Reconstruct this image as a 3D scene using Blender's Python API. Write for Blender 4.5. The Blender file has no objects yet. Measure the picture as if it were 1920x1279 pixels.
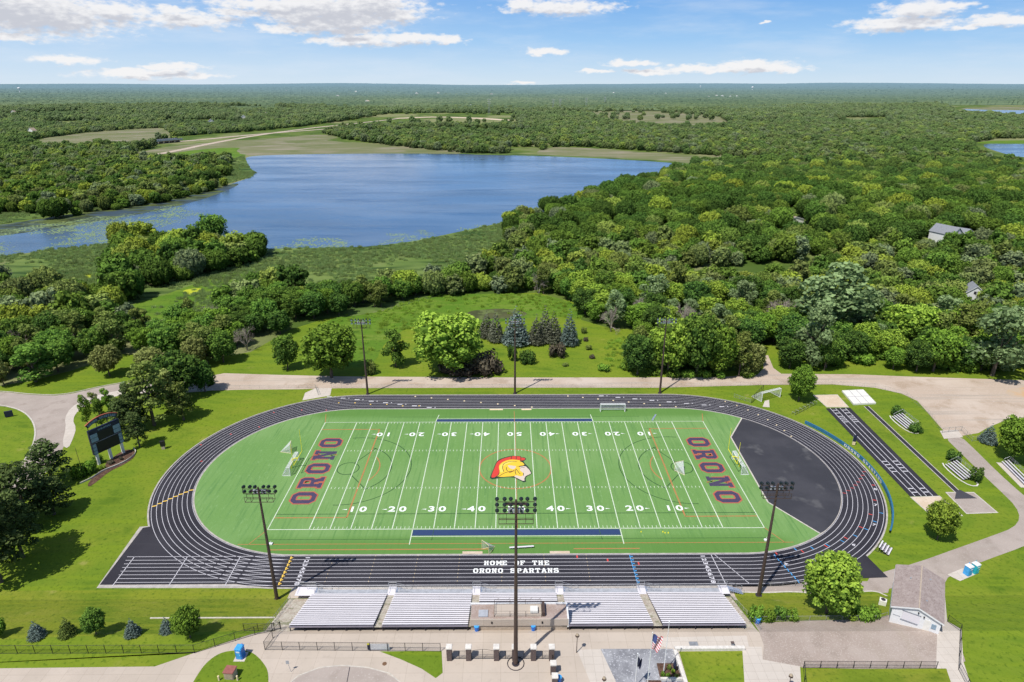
import bpy, bmesh, math, random
import numpy as np
from mathutils import Vector, Matrix, geometry
random.seed(7)
rng = np.random.default_rng(11)
S = bpy.context.scene
COL = S.collection
R_ = math.radians

# ------------------------------------------------------------------ camera model (also used to read distances off the site survey)
FPX, PITCH, YAW, ROLL = 1217.25683, 0.377106828, 0.00551596396, -0.000499804
CAM = Vector((-1.605, -142.428, 91.409))
_f = Vector((math.sin(YAW)*math.cos(PITCH), math.cos(YAW)*math.cos(PITCH), -math.sin(PITCH)))
_r0 = Vector((math.cos(YAW), -math.sin(YAW), 0)); _u0 = _r0.cross(_f)
_r = math.cos(ROLL)*_r0 + math.sin(ROLL)*_u0
_u = -math.sin(ROLL)*_r0 + math.cos(ROLL)*_u0

Y1, Y2, HP = -45.0, -58.0, 4.5
def H(y):
    """terrain height: track level, a bank, then the raised plaza"""
    return HP*min(1.0, max(0.0, (Y1-y)/(Y1-Y2)))
def G(px, py, z=None):
    """surveyed point: where on the terrain (or on the level z) a place lies"""
    d = _f + _r*((px-960)/FPX) - _u*((py-639.5)/FPX)
    if z is not None:
        return CAM + d*((z-CAM.z)/d.z)
    zz = 0.0
    for _ in range(50):
        q = CAM + d*((zz-CAM.z)/d.z)
        zz = .5*zz + .5*H(q.y)
    return q
def HG(x, y):
    """height of the wooded hill east of the lake"""
    return np.maximum(0, 9.5*np.exp(-(((x-265)/125)**2+((y-330)/105)**2))-.35)
def GL(pts): return [tuple(G(*p)[:2]) for p in pts]

cam_d = bpy.data.cameras.new('camera'); cam = bpy.data.objects.new('camera', cam_d); COL.objects.link(cam)
cam_d.sensor_width = 36; cam_d.lens = FPX/1920*36; cam_d.clip_end = 90000; cam_d.clip_start = 1
M = Matrix((( _r.x, _u.x, -_f.x, CAM.x), (_r.y, _u.y, -_f.y, CAM.y), (_r.z, _u.z, -_f.z, CAM.z), (0,0,0,1)))
cam.matrix_world = M
S.camera = cam

# ------------------------------------------------------------------ materials
class N:
    def __init__(s, tree): s.t = tree; s.n = tree.nodes; s.l = tree.links
    def new(s, typ, **kw):
        n = s.n.new(typ)
        for k, v in kw.items():
            if k.startswith('i_'):
                n.inputs[k[2:].replace('_', ' ')].default_value = v
            else: setattr(n, k, v)
        return n
    def link(s, a, b): s.l.new(a, b)
    def math(s, op, a, b=None, c=None, clamp=False):
        n = s.n.new('ShaderNodeMath'); n.operation = op; n.use_clamp = clamp
        for i, v in enumerate((a, b, c)):
            if v is None: continue
            if isinstance(v, (int, float)): n.inputs[i].default_value = v
            else: s.l.new(v, n.inputs[i])
        return n.outputs[0]
    def mix(s, f, a, b):
        n = s.n.new('ShaderNodeMix'); n.data_type = 'RGBA'
        for sock, v in ((n.inputs[0], f), (n.inputs[6], a), (n.inputs[7], b)):
            if isinstance(v, (int, float)): sock.default_value = v
            elif isinstance(v, tuple): sock.default_value = v if len(v) == 4 else v+(1,)
            else: s.l.new(v, sock)
        return n.outputs[2]
    def noise(s, vec, scale, detail=3, rough=.55, dist=0):
        n = s.n.new('ShaderNodeTexNoise'); n.inputs['Scale'].default_value = scale
        n.inputs['Detail'].default_value = detail; n.inputs['Roughness'].default_value = rough
        n.inputs['Distortion'].default_value = dist
        s.l.new(vec, n.inputs['Vector']); return n.outputs['Fac']
    def sstep(s, v, a, b):
        n = s.n.new('ShaderNodeMapRange'); n.interpolation_type = 'SMOOTHSTEP'
        n.inputs['From Min'].default_value = a; n.inputs['From Max'].default_value = b
        s.l.new(v, n.inputs['Value']); return n.outputs[0]
    def scalevec(s, vec, sc, rotz=0):
        n = s.n.new('ShaderNodeMapping'); n.inputs['Scale'].default_value = sc
        n.inputs['Rotation'].default_value = (0,0,rotz); s.l.new(vec, n.inputs['Vector']); return n.outputs[0]

def base_mat(name):
    m = bpy.data.materials.new(name); m.use_nodes = True
    t = N(m.node_tree); b = m.node_tree.nodes['Principled BSDF']
    return m, t, b
def pos(t): return t.new('ShaderNodeNewGeometry').outputs['Position']
def objc(t): return t.new('ShaderNodeTexCoord').outputs['Object']

def simple(name, c, rough=.6, metal=0, var=.12, scale=2.0, spec=.3):
    """paint/metal/concrete with mottling"""
    m, t, b = base_mat(name)
    v = t.noise(pos(t), scale, 4)
    c1 = tuple(x*(1-var) for x in c); c2 = tuple(min(1, x*(1+var)) for x in c)
    t.link(t.mix(t.sstep(v, .3, .7), c1, c2), b.inputs['Base Color'])
    b.inputs['Roughness'].default_value = rough; b.inputs['Metallic'].default_value = metal
    b.inputs['Specular IOR Level'].default_value = spec
    return m

def ground_mat(name, cols, scales, streak=None, rough=.9, bump=0, bscale=3, speck=None):
    """cols: base + tuples mixed in by noises at different scales"""
    m, t, b = base_mat(name); p = pos(t)
    out = cols[0]
    for c, (sc, lo, hi) in zip(cols[1:], scales):
        out = t.mix(t.sstep(t.noise(p, sc, 4, .6), lo, hi), out, c)
    if streak:
        (c, sx, sy, ang, lo, hi) = streak
        out = t.mix(t.sstep(t.noise(t.scalevec(p, (sx, sy, 1), ang), 1, 3), lo, hi), out, c)
    if name in ('lawn_grass', 'bank_grass'):
        mp = t.scalevec(p, (1,1,1), .42 if name == 'lawn_grass' else -.12)
        sx_ = t.new('ShaderNodeSeparateXYZ'); t.link(mp, sx_.inputs[0])
        wob = t.math('MULTIPLY', t.noise(p, .03, 2), 6)
        sn = t.math('SINE', t.math('MULTIPLY', t.math('ADD', sx_.outputs[1], wob), 1.95))
        out = t.mix(t.math('MULTIPLY', t.sstep(sn, -.3, .5), t.math('MULTIPLY', t.sstep(t.noise(p, .018, 2), .42, .60), .34)), out, (.175,.235,.02))
    if speck:
        c, sc, lo, hi = speck
        out = t.mix(t.sstep(t.noise(p, sc, 2, .7), lo, hi), out, c)
    t.link(out, b.inputs['Base Color'])
    b.inputs['Roughness'].default_value = rough; b.inputs['Specular IOR Level'].default_value = .15
    if 'asphalt' in name or name == 'gravel_road':
        vo = t.new('ShaderNodeTexVoronoi', feature='DISTANCE_TO_EDGE'); vo.inputs['Scale'].default_value = .11
        wv_ = t.new('ShaderNodeVectorMath', operation='ADD'); nn = t.new('ShaderNodeTexNoise'); nn.inputs['Scale'].default_value = .35; nn.inputs['Detail'].default_value = 4; t.link(p, nn.inputs['Vector'])
        ms = t.new('ShaderNodeVectorMath', operation='SCALE'); ms.inputs['Scale'].default_value = 5.0; t.link(nn.outputs['Color'], ms.inputs[0]); t.link(p, wv_.inputs[0]); t.link(ms.outputs[0], wv_.inputs[1]); t.link(wv_.outputs[0], vo.inputs['Vector'])
        ck = t.sstep(vo.outputs['Distance'], .016, .004)
        mk = t.sstep(t.noise(p, .07, 3), .45, .58)
        out = t.mix(t.math('MULTIPLY', t.math('MULTIPLY', ck, mk), .42 if 'asphalt' in name else .25), out, (.12,.10,.09))
        out = t.mix(t.math('MULTIPLY', t.sstep(t.noise(p, .45, 2, .5), .66, .74), .30), out, (.20,.165,.14))
    if bump:
        bp = t.new('ShaderNodeBump'); bp.inputs['Strength'].default_value = bump; bp.inputs['Distance'].default_value = .3
        t.link(t.noise(p, bscale, 4, .65), bp.inputs['Height']); t.link(bp.outputs[0], b.inputs['Normal'])
    return m

MT = {}
MT['lawn'] = ground_mat('lawn_grass', [(.122,.192,.014), (.185,.228,.020), (.085,.148,.010), (.28,.27,.07)],
    [(.04,.42,.66), (.09,.52,.72), (.16,.62,.80)], streak=((.155,.220,.014), .03, .42, .7, .45,.65), bump=.45, bscale=.8, speck=((.062,.115,.007), 1.3, .50,.80))
MT['bank'] = ground_mat('bank_grass', [(.125,.180,.013), (.205,.225,.026), (.090,.145,.010), (.28,.27,.07)],
    [(.06,.40,.62), (.13,.54,.72), (.25,.58,.76)], streak=((.185,.22,.018), .05, .55, -.35, .42,.62), bump=.6, bscale=1.0, speck=((.072,.120,.009), 1.3, .50,.80))
MT['meadow'] = ground_mat('meadow_ground', [(.060,.105,.016), (.11,.155,.03), (.20,.21,.09)], [(.02,.4,.6), (.004,.48,.56)], bump=.6, bscale=.8)
MT['rough_grass'] = ground_mat('rough_grass', [(.085,.175,.014), (.125,.205,.02), (.055,.115,.010)], [(.05,.4,.6), (.2,.5,.7)],
    streak=((.15,.215,.03), .04, .3, .2, .5,.7), bump=.6, bscale=1.2, speck=((.04,.085,.008), .9, .55,.75))
MT['marsh'] = ground_mat('marsh_reeds', [(.105,.165,.036), (.150,.205,.052), (.075,.125,.028), (.18,.20,.08)], [(.015,.4,.6), (.05,.5,.7), (.03,.56,.7)],
    streak=((.030,.065,.014), .02, .15, .1, .45,.65), bump=.8, bscale=.7)
MT['tan_marsh'] = ground_mat('tan_marsh', [(.21,.195,.115), (.26,.23,.165), (.12,.145,.05)], [(.02,.4,.6), (.012,.45,.62)], streak=((.16,.17,.075), .01, .06, 0, .40,.6), bump=.3, bscale=.4)
MT['algae'] = ground_mat('algae', [(.42,.45,.03), (.34,.40,.03)], [(.1,.4,.6)])
MT['gravel'] = ground_mat('gravel_road', [(.455,.360,.285), (.52,.43,.355), (.38,.29,.215)], [(.06,.4,.65), (.13,.5,.7)],
    streak=((.38,.32,.265), .02, .5, 0, .5,.7), speck=((.55,.48,.41), 2.2, .55,.75), bump=.15, bscale=4)
MT['asphalt_tan'] = ground_mat('pale_asphalt', [(.34,.285,.25), (.39,.33,.29), (.30,.25,.215)], [(.09,.4,.65), (.25,.5,.7)],
    streak=((.35,.30,.262), .05, .4, .5, .52,.7), speck=((.44,.385,.345), 3.0, .55,.75))
MT['asphalt_dk'] = ground_mat('plaza_asphalt', [(.335,.27,.232), (.385,.32,.28), (.29,.235,.20)], [(.1,.42,.62), (.3,.5,.7)],
    streak=((.345,.285,.24), .3, .08, .1, .55,.7), speck=((.44,.375,.33), 4.0, .5,.7))
def concrete(name, c, joint=1.8):
    m, t, b = base_mat(name); p = pos(t)
    o = t.mix(t.sstep(t.noise(p, .12, 4), .35, .65), c, tuple(x*.92 for x in c))
    o = t.mix(t.sstep(t.noise(p, 1.2, 4, .7), .5, .8), o, tuple(x*.85 for x in c))
    br = t.new('ShaderNodeTexBrick'); br.offset = 0
    br.inputs['Scale'].default_value = 1; br.inputs['Brick Width'].default_value = joint; br.inputs['Row Height'].default_value = joint
    br.inputs['Mortar Size'].default_value = .022; br.inputs['Mortar Smooth'].default_value = .6
    br.inputs['Color1'].default_value = (1,1,1,1); br.inputs['Color2'].default_value = (.955,.95,.94,1); br.inputs['Mortar'].default_value = (.62,.59,.56,1)
    t.link(t.scalevec(p, (1,1,0)), br.inputs['Vector'])
    mx = t.new('ShaderNodeMix', data_type='RGBA', blend_type='MULTIPLY'); mx.inputs[0].default_value = 1
    t.link(o, mx.inputs[6]); t.link(br.outputs['Color'], mx.inputs[7]); t.link(mx.outputs[2], b.inputs['Base Color'])
    b.inputs['Roughness'].default_value = .85; b.inputs['Specular IOR Level'].default_value = .2
    return m
MT['concrete'] = concrete('plaza_concrete', (.50,.425,.355), 3.0)
MT['walk'] = concrete('pale_walk_concrete', (.56,.50,.44), 1.5)
MT['kerb'] = simple('kerb_concrete', (.50,.46,.40), .85, var=.12, scale=1.5)
MT['margin'] = simple('margin_concrete', (.40,.365,.33), .85, var=.18, scale=.8)
MT['rubble'] = ground_mat('rubble_gravel', [(.42,.35,.28), (.5,.45,.36), (.25,.24,.15)], [(.8,.4,.6), (.5,.52,.62)], speck=((.62,.56,.48), 3, .55, .65))
MT['slate_gravel'] = ground_mat('slate_gravel', [(.20,.20,.215), (.30,.30,.315)], [(.3,.4,.6)], speck=((.46,.46,.48), 3.2, .56, .66))
MT['mulch'] = ground_mat('mulch', [(.085,.045,.033), (.14,.085,.06)], [(.9,.4,.6)], speck=((.05,.03,.02), 4, .5,.65))
MT['sand'] = ground_mat('sand', [(.55,.435,.32), (.60,.49,.38)], [(.3,.4,.6)], speck=((.5,.39,.28), 2, .5,.7))
MT['dark_pond'] = ground_mat('pond_reeds', [(.09,.095,.04), (.055,.065,.025), (.12,.15,.05)], [(.1,.4,.6), (.2,.48,.6)], bump=.7)
MT['red_dirt'] = ground_mat('red_dirt', [(.52,.33,.18), (.46,.36,.27)], [(.15,.4,.6)])

def track_mat():
    m, t, b = base_mat('track_rubber'); p = pos(t)
    o = t.mix(t.sstep(t.noise(p, .08, 4), .35, .65), (.0235,.0215,.0285), (.036,.034,.042))
    o = t.mix(t.math('MULTIPLY', t.sstep(t.noise(t.scalevec(p, (.04,.5,1)), 1, 3, .7), .55, .75), .6), o, (.050,.047,.054))
    o = t.mix(t.sstep(t.noise(p, 6, 3, .8), .45, .75), o, (.042,.040,.050))
    t.link(o, b.inputs['Base Color']); b.inputs['Roughness'].default_value = .82; b.inputs['Specular IOR Level'].default_value = .25
    return m
MT['track'] = track_mat()
def dzone_mat():
    m, t, b = base_mat('dzone_asphalt'); p = pos(t)
    o = t.mix(t.sstep(t.noise(p, .06, 4, .6), .4, .65), (.034,.033,.040), (.052,.050,.058))
    o = t.mix(t.sstep(t.noise(p, .16, 3), .58, .72), o, (.085,.082,.086))
    t.link(o, b.inputs['Base Color']); b.inputs['Roughness'].default_value = .7
    return m
MT['dzone'] = dzone_mat()
def turf_mat():
    m, t, b = base_mat('artificial_turf'); p = pos(t)
    o = t.mix(t.sstep(t.noise(p, .035, 3), .38, .62), (.165,.290,.092), (.135,.262,.070))
    o = t.mix(t.sstep(t.noise(t.scalevec(p, (1.6,.07,1)), 1, 3, .6), .48, .72), o, (.105,.222,.062))     # seams and brushing run across the field
    o = t.mix(t.sstep(t.noise(t.scalevec(p, (.9,.25,1)), 1.6, 3, .75), .55, .80), o, (.205,.345,.130))
    o = t.mix(t.math('MULTIPLY', t.sstep(t.noise(p, 3.0, 2, .8), .45, .8), .45), o, (.19,.33,.12))
    sep = t.new('ShaderNodeSeparateXYZ'); t.link(p, sep.inputs[0])
    ay = t.math('ABSOLUTE', sep.outputs[1])
    side = t.sstep(t.math('ADD', ay, t.math('MULTIPLY', t.noise(t.scalevec(p, (.03,.6,1)), 1, 2), 2.5)), 26.5, 30.5)
    ax = t.sstep(t.math('ABSOLUTE', sep.outputs[0]), 62, 56)
    o = t.mix(t.math('MULTIPLY', t.math('MULTIPLY', side, ax), .72), o, (.085,.195,.034))
    t.link(o, b.inputs['Base Color']); b.inputs['Roughness'].default_value = .8; b.inputs['Specular IOR Level'].default_value = .2
    return m
MT['turf'] = turf_mat()
def worn(name, c, lo=.25, hi=.75, base=(.12,.29,.07), amt=.35):
    m, t, b = base_mat(name); p = pos(t)
    t.link(t.mix(t.math('MULTIPLY', t.sstep(t.noise(p, 2.5, 4, .7), lo, hi), amt), c, base), b.inputs['Base Color'])
    b.inputs['Roughness'].default_value = .7; return m
MT['line_white'] = worn('field_line_white', (.66,.70,.58), base=(.16,.32,.1), amt=.35)
MT['line_orange'] = worn('field_line_orange', (.46,.135,.05), .3,.7, base=(.17,.32,.09), amt=.55)
MT['line_black'] = worn('field_line_black', (.012,.05,.012), amt=.3)
MT['line_blue'] = worn('sideline_blue', (.018,.036,.125), base=(.03,.07,.12), amt=.5)
MT['num_white'] = worn('number_white', (.84,.84,.82), amt=.1)
MT['navy'] = worn('letter_navy', (.048,.028,.085), base=(.08,.08,.09), amt=.5)
MT['letter_red'] = worn('letter_red', (.44,.085,.055), base=(.28,.2,.08), amt=.4)
MT['lane'] = worn('lane_white', (.62,.60,.63), base=(.3,.3,.33), amt=.12)
MT['lane_faint'] = worn('lane_tint', (.25,.23,.27), base=(.05,.05,.06), amt=.5)
MT['mk_yellow'] = simple('mark_yellow', (.80,.52,.09)); MT['mk_red'] = simple('mark_red', (.60,.07,.06)); MT['mk_blue'] = simple('mark_blue', (.06,.30,.62))
MT['mk_cream'] = simple('mark_cream', (.72,.58,.36))
MT['lg_red'] = worn('emblem_red', (.62,.03,.025), amt=.12); MT['lg_yellow'] = worn('emblem_yellow', (.82,.50,.03), amt=.15)
MT['lg_gold'] = worn('emblem_gold', (.80,.60,.10), amt=.1); MT['lg_skin'] = worn('emblem_flesh', (.62,.50,.42), amt=.1)
MT['lg_black'] = worn('emblem_black', (.012,.02,.02), amt=.15); MT['lg_brown'] = simple('emblem_shadow', (.30,.14,.03))

MT['alu'] = simple('aluminium_plank', (.66,.63,.655), .5, .0, .03, .3, .3)
MT['alu_foot'] = simple('aluminium_footboard', (.24,.22,.26), .6, .0, .1, .5, .3)  # footboards darkened to draw the shadow gaps between seat rows
MT['fence_grey'] = simple('dull_galvanised', (.26,.26,.25), .7)
MT['alu_rail'] = simple('galvanised_rail', (.45,.46,.48), .4, .5, .1, 3)
MT['alu_deck'] = simple('galvanised_deck', (.42,.43,.46), .5, .2, .12, 1.5)
MT['stair_blue'] = simple('stair_blue_grey', (.22,.27,.38), .6)  # plain blue grey of the stair steps
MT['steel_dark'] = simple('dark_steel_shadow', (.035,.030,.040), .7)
MT['pole_brown'] = simple('brown_steel_pole', (.075,.050,.042), .55, .1, .15, 1)
MT['lamp_black'] = simple('black_lamp_hood', (.012,.018,.02), .4)
MT['lamp_glass'] = simple('lamp_glass', (.55,.58,.6), .2)
MT['white'] = simple('white_paint', (.70,.70,.70), .5, var=.04); MT['off_white'] = simple('off_white', (.70,.68,.63), .6, var=.06)
MT['yellow'] = simple('yellow_paint', (.78,.72,.03), .4); MT['black'] = simple('black_paint', (.015,.015,.017), .5)
MT['blue_plastic'] = simple('blue_plastic', (.02,.17,.62), .4, spec=.5); MT['lt_blue'] = simple('light_blue_plastic', (.06,.34,.70), .45)
MT['teal'] = simple('teal_plastic', (.03,.42,.50), .45); MT['pad_blue'] = simple('blue_padding', (.03,.135,.24), .55, var=.15)
MT['navy_p'] = simple('navy_panel', (.018,.022,.048), .5); MT['panel_blue'] = simple('ad_panel_pale_blue', (.23,.31,.38), .5, var=.2, scale=6)
MT['brick'] = simple('brown_brick', (.115,.085,.078), .85, var=.25, scale=6)
MT['cap'] = simple('limestone_cap', (.62,.58,.53), .8); MT['stone_wall'] = simple('tan_wall', (.42,.34,.26), .85, var=.12, scale=2)
MT['net'] = None
MT['wood'] = simple('weathered_wood', (.35,.28,.2), .8); MT['bark'] = simple('bark', (.11,.085,.065), .9, var=.3, scale=6)
MT['bark_pale'] = simple('pale_bark', (.36,.30,.26), .9, var=.25, scale=5)
MT['red_panel'] = simple('red_brown_roof', (.28,.10,.085), .7); MT['slate_roof'] = simple('grey_slate_roof', (.22,.23,.25), .8, var=.15)
MT['bronze'] = simple('manhole_iron', (.16,.09,.05), .6)
MT['flag_red'] = simple('flag_red', (.55,.12,.14), .8); MT['flag_white'] = simple('flag_white', (.75,.72,.75), .8); MT['flag_blue'] = simple('flag_blue', (.06,.08,.22), .8)

def sheer(name, c, opacity, metal=0, cell=None):
    """woven net or chain-link sheet: fine strands with gaps"""
    m, t, b = base_mat(name)
    b.inputs['Base Color'].default_value = c+(1,); b.inputs['Roughness'].default_value = .6
    tr = t.new('ShaderNodeBsdfTransparent'); mx = t.new('ShaderNodeMixShader')
    out = m.node_tree.nodes['Material Output']
    f = t.noise(pos(t), 9, 2, .8); fac = t.math('MULTIPLY', t.sstep(f, .2, .8), 2*opacity)
    t.link(fac, mx.inputs[0]); t.link(tr.outputs[0], mx.inputs[1]); t.link(b.outputs[0], mx.inputs[2]); t.link(mx.outputs[0], out.inputs[0])
    return m
MT['net'] = sheer('white_net', (.8,.8,.8), .34)
MT['mesh_black'] = sheer('black_chain_link', (.02,.02,.02), .17)
MT['mesh_grey'] = sheer('grey_chain_link', (.30,.31,.32), .09)

def shingle_mat():
    m, t, b = base_mat('brown_shingles'); p = objc(t)
    o = t.mix(t.sstep(t.noise(p, 1.1, 4, .7), .35, .65), (.285,.225,.205), (.36,.295,.27))
    o = t.mix(t.sstep(t.noise(t.scalevec(p, (2.5,1.2,1)), 2.2, 3, .8), .52, .68), o, (.19,.14,.125))
    t.link(o, b.inputs['Base Color']); b.inputs['Roughness'].default_value = .9
    return m
MT['shingle'] = shingle_mat()
MT['press_roof'] = ground_mat('brown_roof_ballast', [(.30,.225,.19), (.36,.28,.245)], [(.5,.4,.6)], speck=((.42,.36,.33), 5, .52,.66))

def water_mat():
    m, t, b = base_mat('lake_water'); p = pos(t)
    sep = t.new('ShaderNodeSeparateXYZ'); t.link(p, sep.inputs[0])
    o = t.mix(t.sstep(t.noise(t.scalevec(p, (.004,.010,1)), 1, 4, .6), .4, .62), (.072,.125,.215), (.115,.175,.270))
    o = t.mix(t.sstep(t.noise(t.scalevec(p, (.010,.045,1)), 1, 4, .7), .5, .75), o, (.040,.092,.190))
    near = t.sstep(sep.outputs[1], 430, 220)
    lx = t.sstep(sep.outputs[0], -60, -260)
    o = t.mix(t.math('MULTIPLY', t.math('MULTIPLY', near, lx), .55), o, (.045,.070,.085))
    # lily pads: thin rafts near the near shore and along the west arm
    v = t.noise(t.scalevec(p, (.05,.11,1)), 1, 6, .75)
    pad = t.sstep(v, .60, .66)
    region = t.sstep(t.noise(p, .012, 3), .42, .58)
    nearb = t.sstep(sep.outputs[1], 330, 262)
    o = t.mix(t.math('MULTIPLY', t.math('MULTIPLY', pad, region), t.math('MULTIPLY', nearb, .75)), o, (.24,.31,.16))
    t.link(o, b.inputs['Base Color']); b.inputs['IOR'].default_value = 1.33
    rr_ = t.new('ShaderNodeMapRange'); t.link(t.noise(t.scalevec(p, (.006,.022,1), .15), 1, 4, .65), rr_.inputs['Value']); rr_.inputs['From Min'].default_value = .38; rr_.inputs['From Max'].default_value = .62; rr_.inputs['To Min'].default_value = .06; rr_.inputs['To Max'].default_value = .26; t.link(rr_.outputs[0], b.inputs['Roughness'])
    b.inputs['Specular IOR Level'].default_value = .5
    bp = t.new('ShaderNodeBump'); bp.inputs['Strength'].default_value = .28; bp.inputs['Distance'].default_value = .2
    t.link(t.noise(t.scalevec(p, (.25,.7,1)), 1, 4, .7), bp.inputs['Height']); t.link(bp.outputs[0], b.inputs['Normal'])
    return m
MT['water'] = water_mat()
MT['lily_water'] = ground_mat('lily_pads', [(.035,.045,.02), (.10,.13,.04), (.17,.20,.06)], [(.05,.42,.6), (.11,.55,.66)], streak=((.05,.075,.10), .03, .1, .25, .45,.6), rough=.5)

HAZE = (.275,.350,.185)  # pale haze tone, painted into far foliage with distance
def leaf_mat(name, dark, light, rand_ramp=None, haze=False, trans=.30):
    """foliage: leaf tint from the per-leaf attribute, a hue per tree, and aerial haze mixed into the colour of the far woods"""
    m = bpy.data.materials.new(name); m.use_nodes = True; t = N(m.node_tree)
    nt = m.node_tree; nt.nodes.remove(nt.nodes['Principled BSDF']); out = nt.nodes['Material Output']
    at = t.new('ShaderNodeAttribute', attribute_name='tint')
    oi = t.new('ShaderNodeObjectInfo')
    if rand_ramp:
        cr = t.new('ShaderNodeValToRGB'); e = cr.color_ramp; e.interpolation = 'LINEAR'
        while len(e.elements) < len(rand_ramp): e.elements.new(.5)
        for el, (p_, c_) in zip(e.elements, rand_ramp): el.position = p_; el.color = c_+(1,)
        ai = t.new('ShaderNodeAttribute', attribute_name='species', attribute_type='INSTANCER')
        t.link(ai.outputs['Fac'], cr.inputs[0]); light_s = cr.outputs[0]
        mm = t.new('ShaderNodeMix', data_type='RGBA', blend_type='MULTIPLY'); mm.inputs[0].default_value = 1
        t.link(light_s, mm.inputs[6]); mm.inputs[7].default_value = (.27,.32,.42,1)
        dark_s = mm.outputs[2]
    else:
        light_s, dark_s = tuple(v*1.30 for v in light), tuple(v*1.35 for v in dark)
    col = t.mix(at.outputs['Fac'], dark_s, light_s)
    hv = t.new('ShaderNodeHueSaturation'); hv.inputs['Saturation'].default_value = .93
    t.link(t.math('ADD', t.math('MULTIPLY', oi.outputs['Random'], .34), .83), hv.inputs['Value'])
    t.link(t.math('ADD', t.math('MULTIPLY', oi.outputs['Random'], .016), .496), hv.inputs['Hue'])
    t.link(col, hv.inputs['Color']); col = hv.outputs[0]
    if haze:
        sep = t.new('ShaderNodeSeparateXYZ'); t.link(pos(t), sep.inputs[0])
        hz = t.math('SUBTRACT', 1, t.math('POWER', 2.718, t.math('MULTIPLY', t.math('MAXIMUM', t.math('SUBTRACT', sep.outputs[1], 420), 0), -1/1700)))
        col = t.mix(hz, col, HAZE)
    df = t.new('ShaderNodeBsdfDiffuse'); tl = t.new('ShaderNodeBsdfTranslucent'); mx = t.new('ShaderNodeMixShader')
    mx.inputs[0].default_value = trans
    t.link(col, df.inputs[0]); t.link(col, tl.inputs[0]); t.link(df.outputs[0], mx.inputs[1]); t.link(tl.outputs[0], mx.inputs[2])
    t.link(mx.outputs[0], out.inputs[0])
    return m
FOL = {
 'dark':  ((.024,.056,.013), (.105,.190,.024)),
 'mid':   ((.036,.085,.014), (.165,.280,.028)),
 'lime':  ((.080,.140,.012), (.310,.420,.030)),
 'olive': ((.055,.085,.018), (.225,.275,.050)),
 'grey':  ((.070,.108,.038), (.235,.315,.125)),
 'pine':  ((.030,.050,.016), (.115,.155,.042)),
 'spruce':((.065,.095,.080), (.235,.300,.265)),
 'taupe': ((.085,.100,.024), (.315,.345,.090)),
 'dusty': ((.080,.085,.055), (.230,.240,.165)),
 'brown': ((.050,.042,.032), (.155,.130,.085)),
 'bush':  ((.050,.100,.010), (.200,.330,.022)),
}
LM = {k: leaf_mat('foliage_'+k, d, l) for k, (d, l) in FOL.items()}
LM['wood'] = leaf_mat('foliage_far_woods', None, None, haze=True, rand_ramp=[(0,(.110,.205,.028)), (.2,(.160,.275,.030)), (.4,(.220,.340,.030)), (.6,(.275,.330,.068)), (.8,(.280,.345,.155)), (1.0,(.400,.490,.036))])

# ------------------------------------------------------------------ builders
def obj(name, me, mat=None, parent=None, **props):
    o = bpy.data.objects.new(name, me); COL.objects.link(o)
    if mat is not None and me is not None and len(me.materials) == 0: me.materials.append(mat)
    if parent: o.parent = parent
    for k, v in props.items(): o[k] = v
    return o
def thing(name, label, cat, loc=(0,0,0), rz=0, group=None):
    o = bpy.data.objects.new(name, None); COL.objects.link(o); o.location = loc; o.rotation_euler = (0,0,rz)
    o.empty_display_size = .5; o['label'] = label; o['category'] = cat
    if group: o['group'] = group
    return o
def tag(o, label, cat, group=None):
    o['label'] = label; o['category'] = cat
    if group: o['group'] = group
    return o

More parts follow.
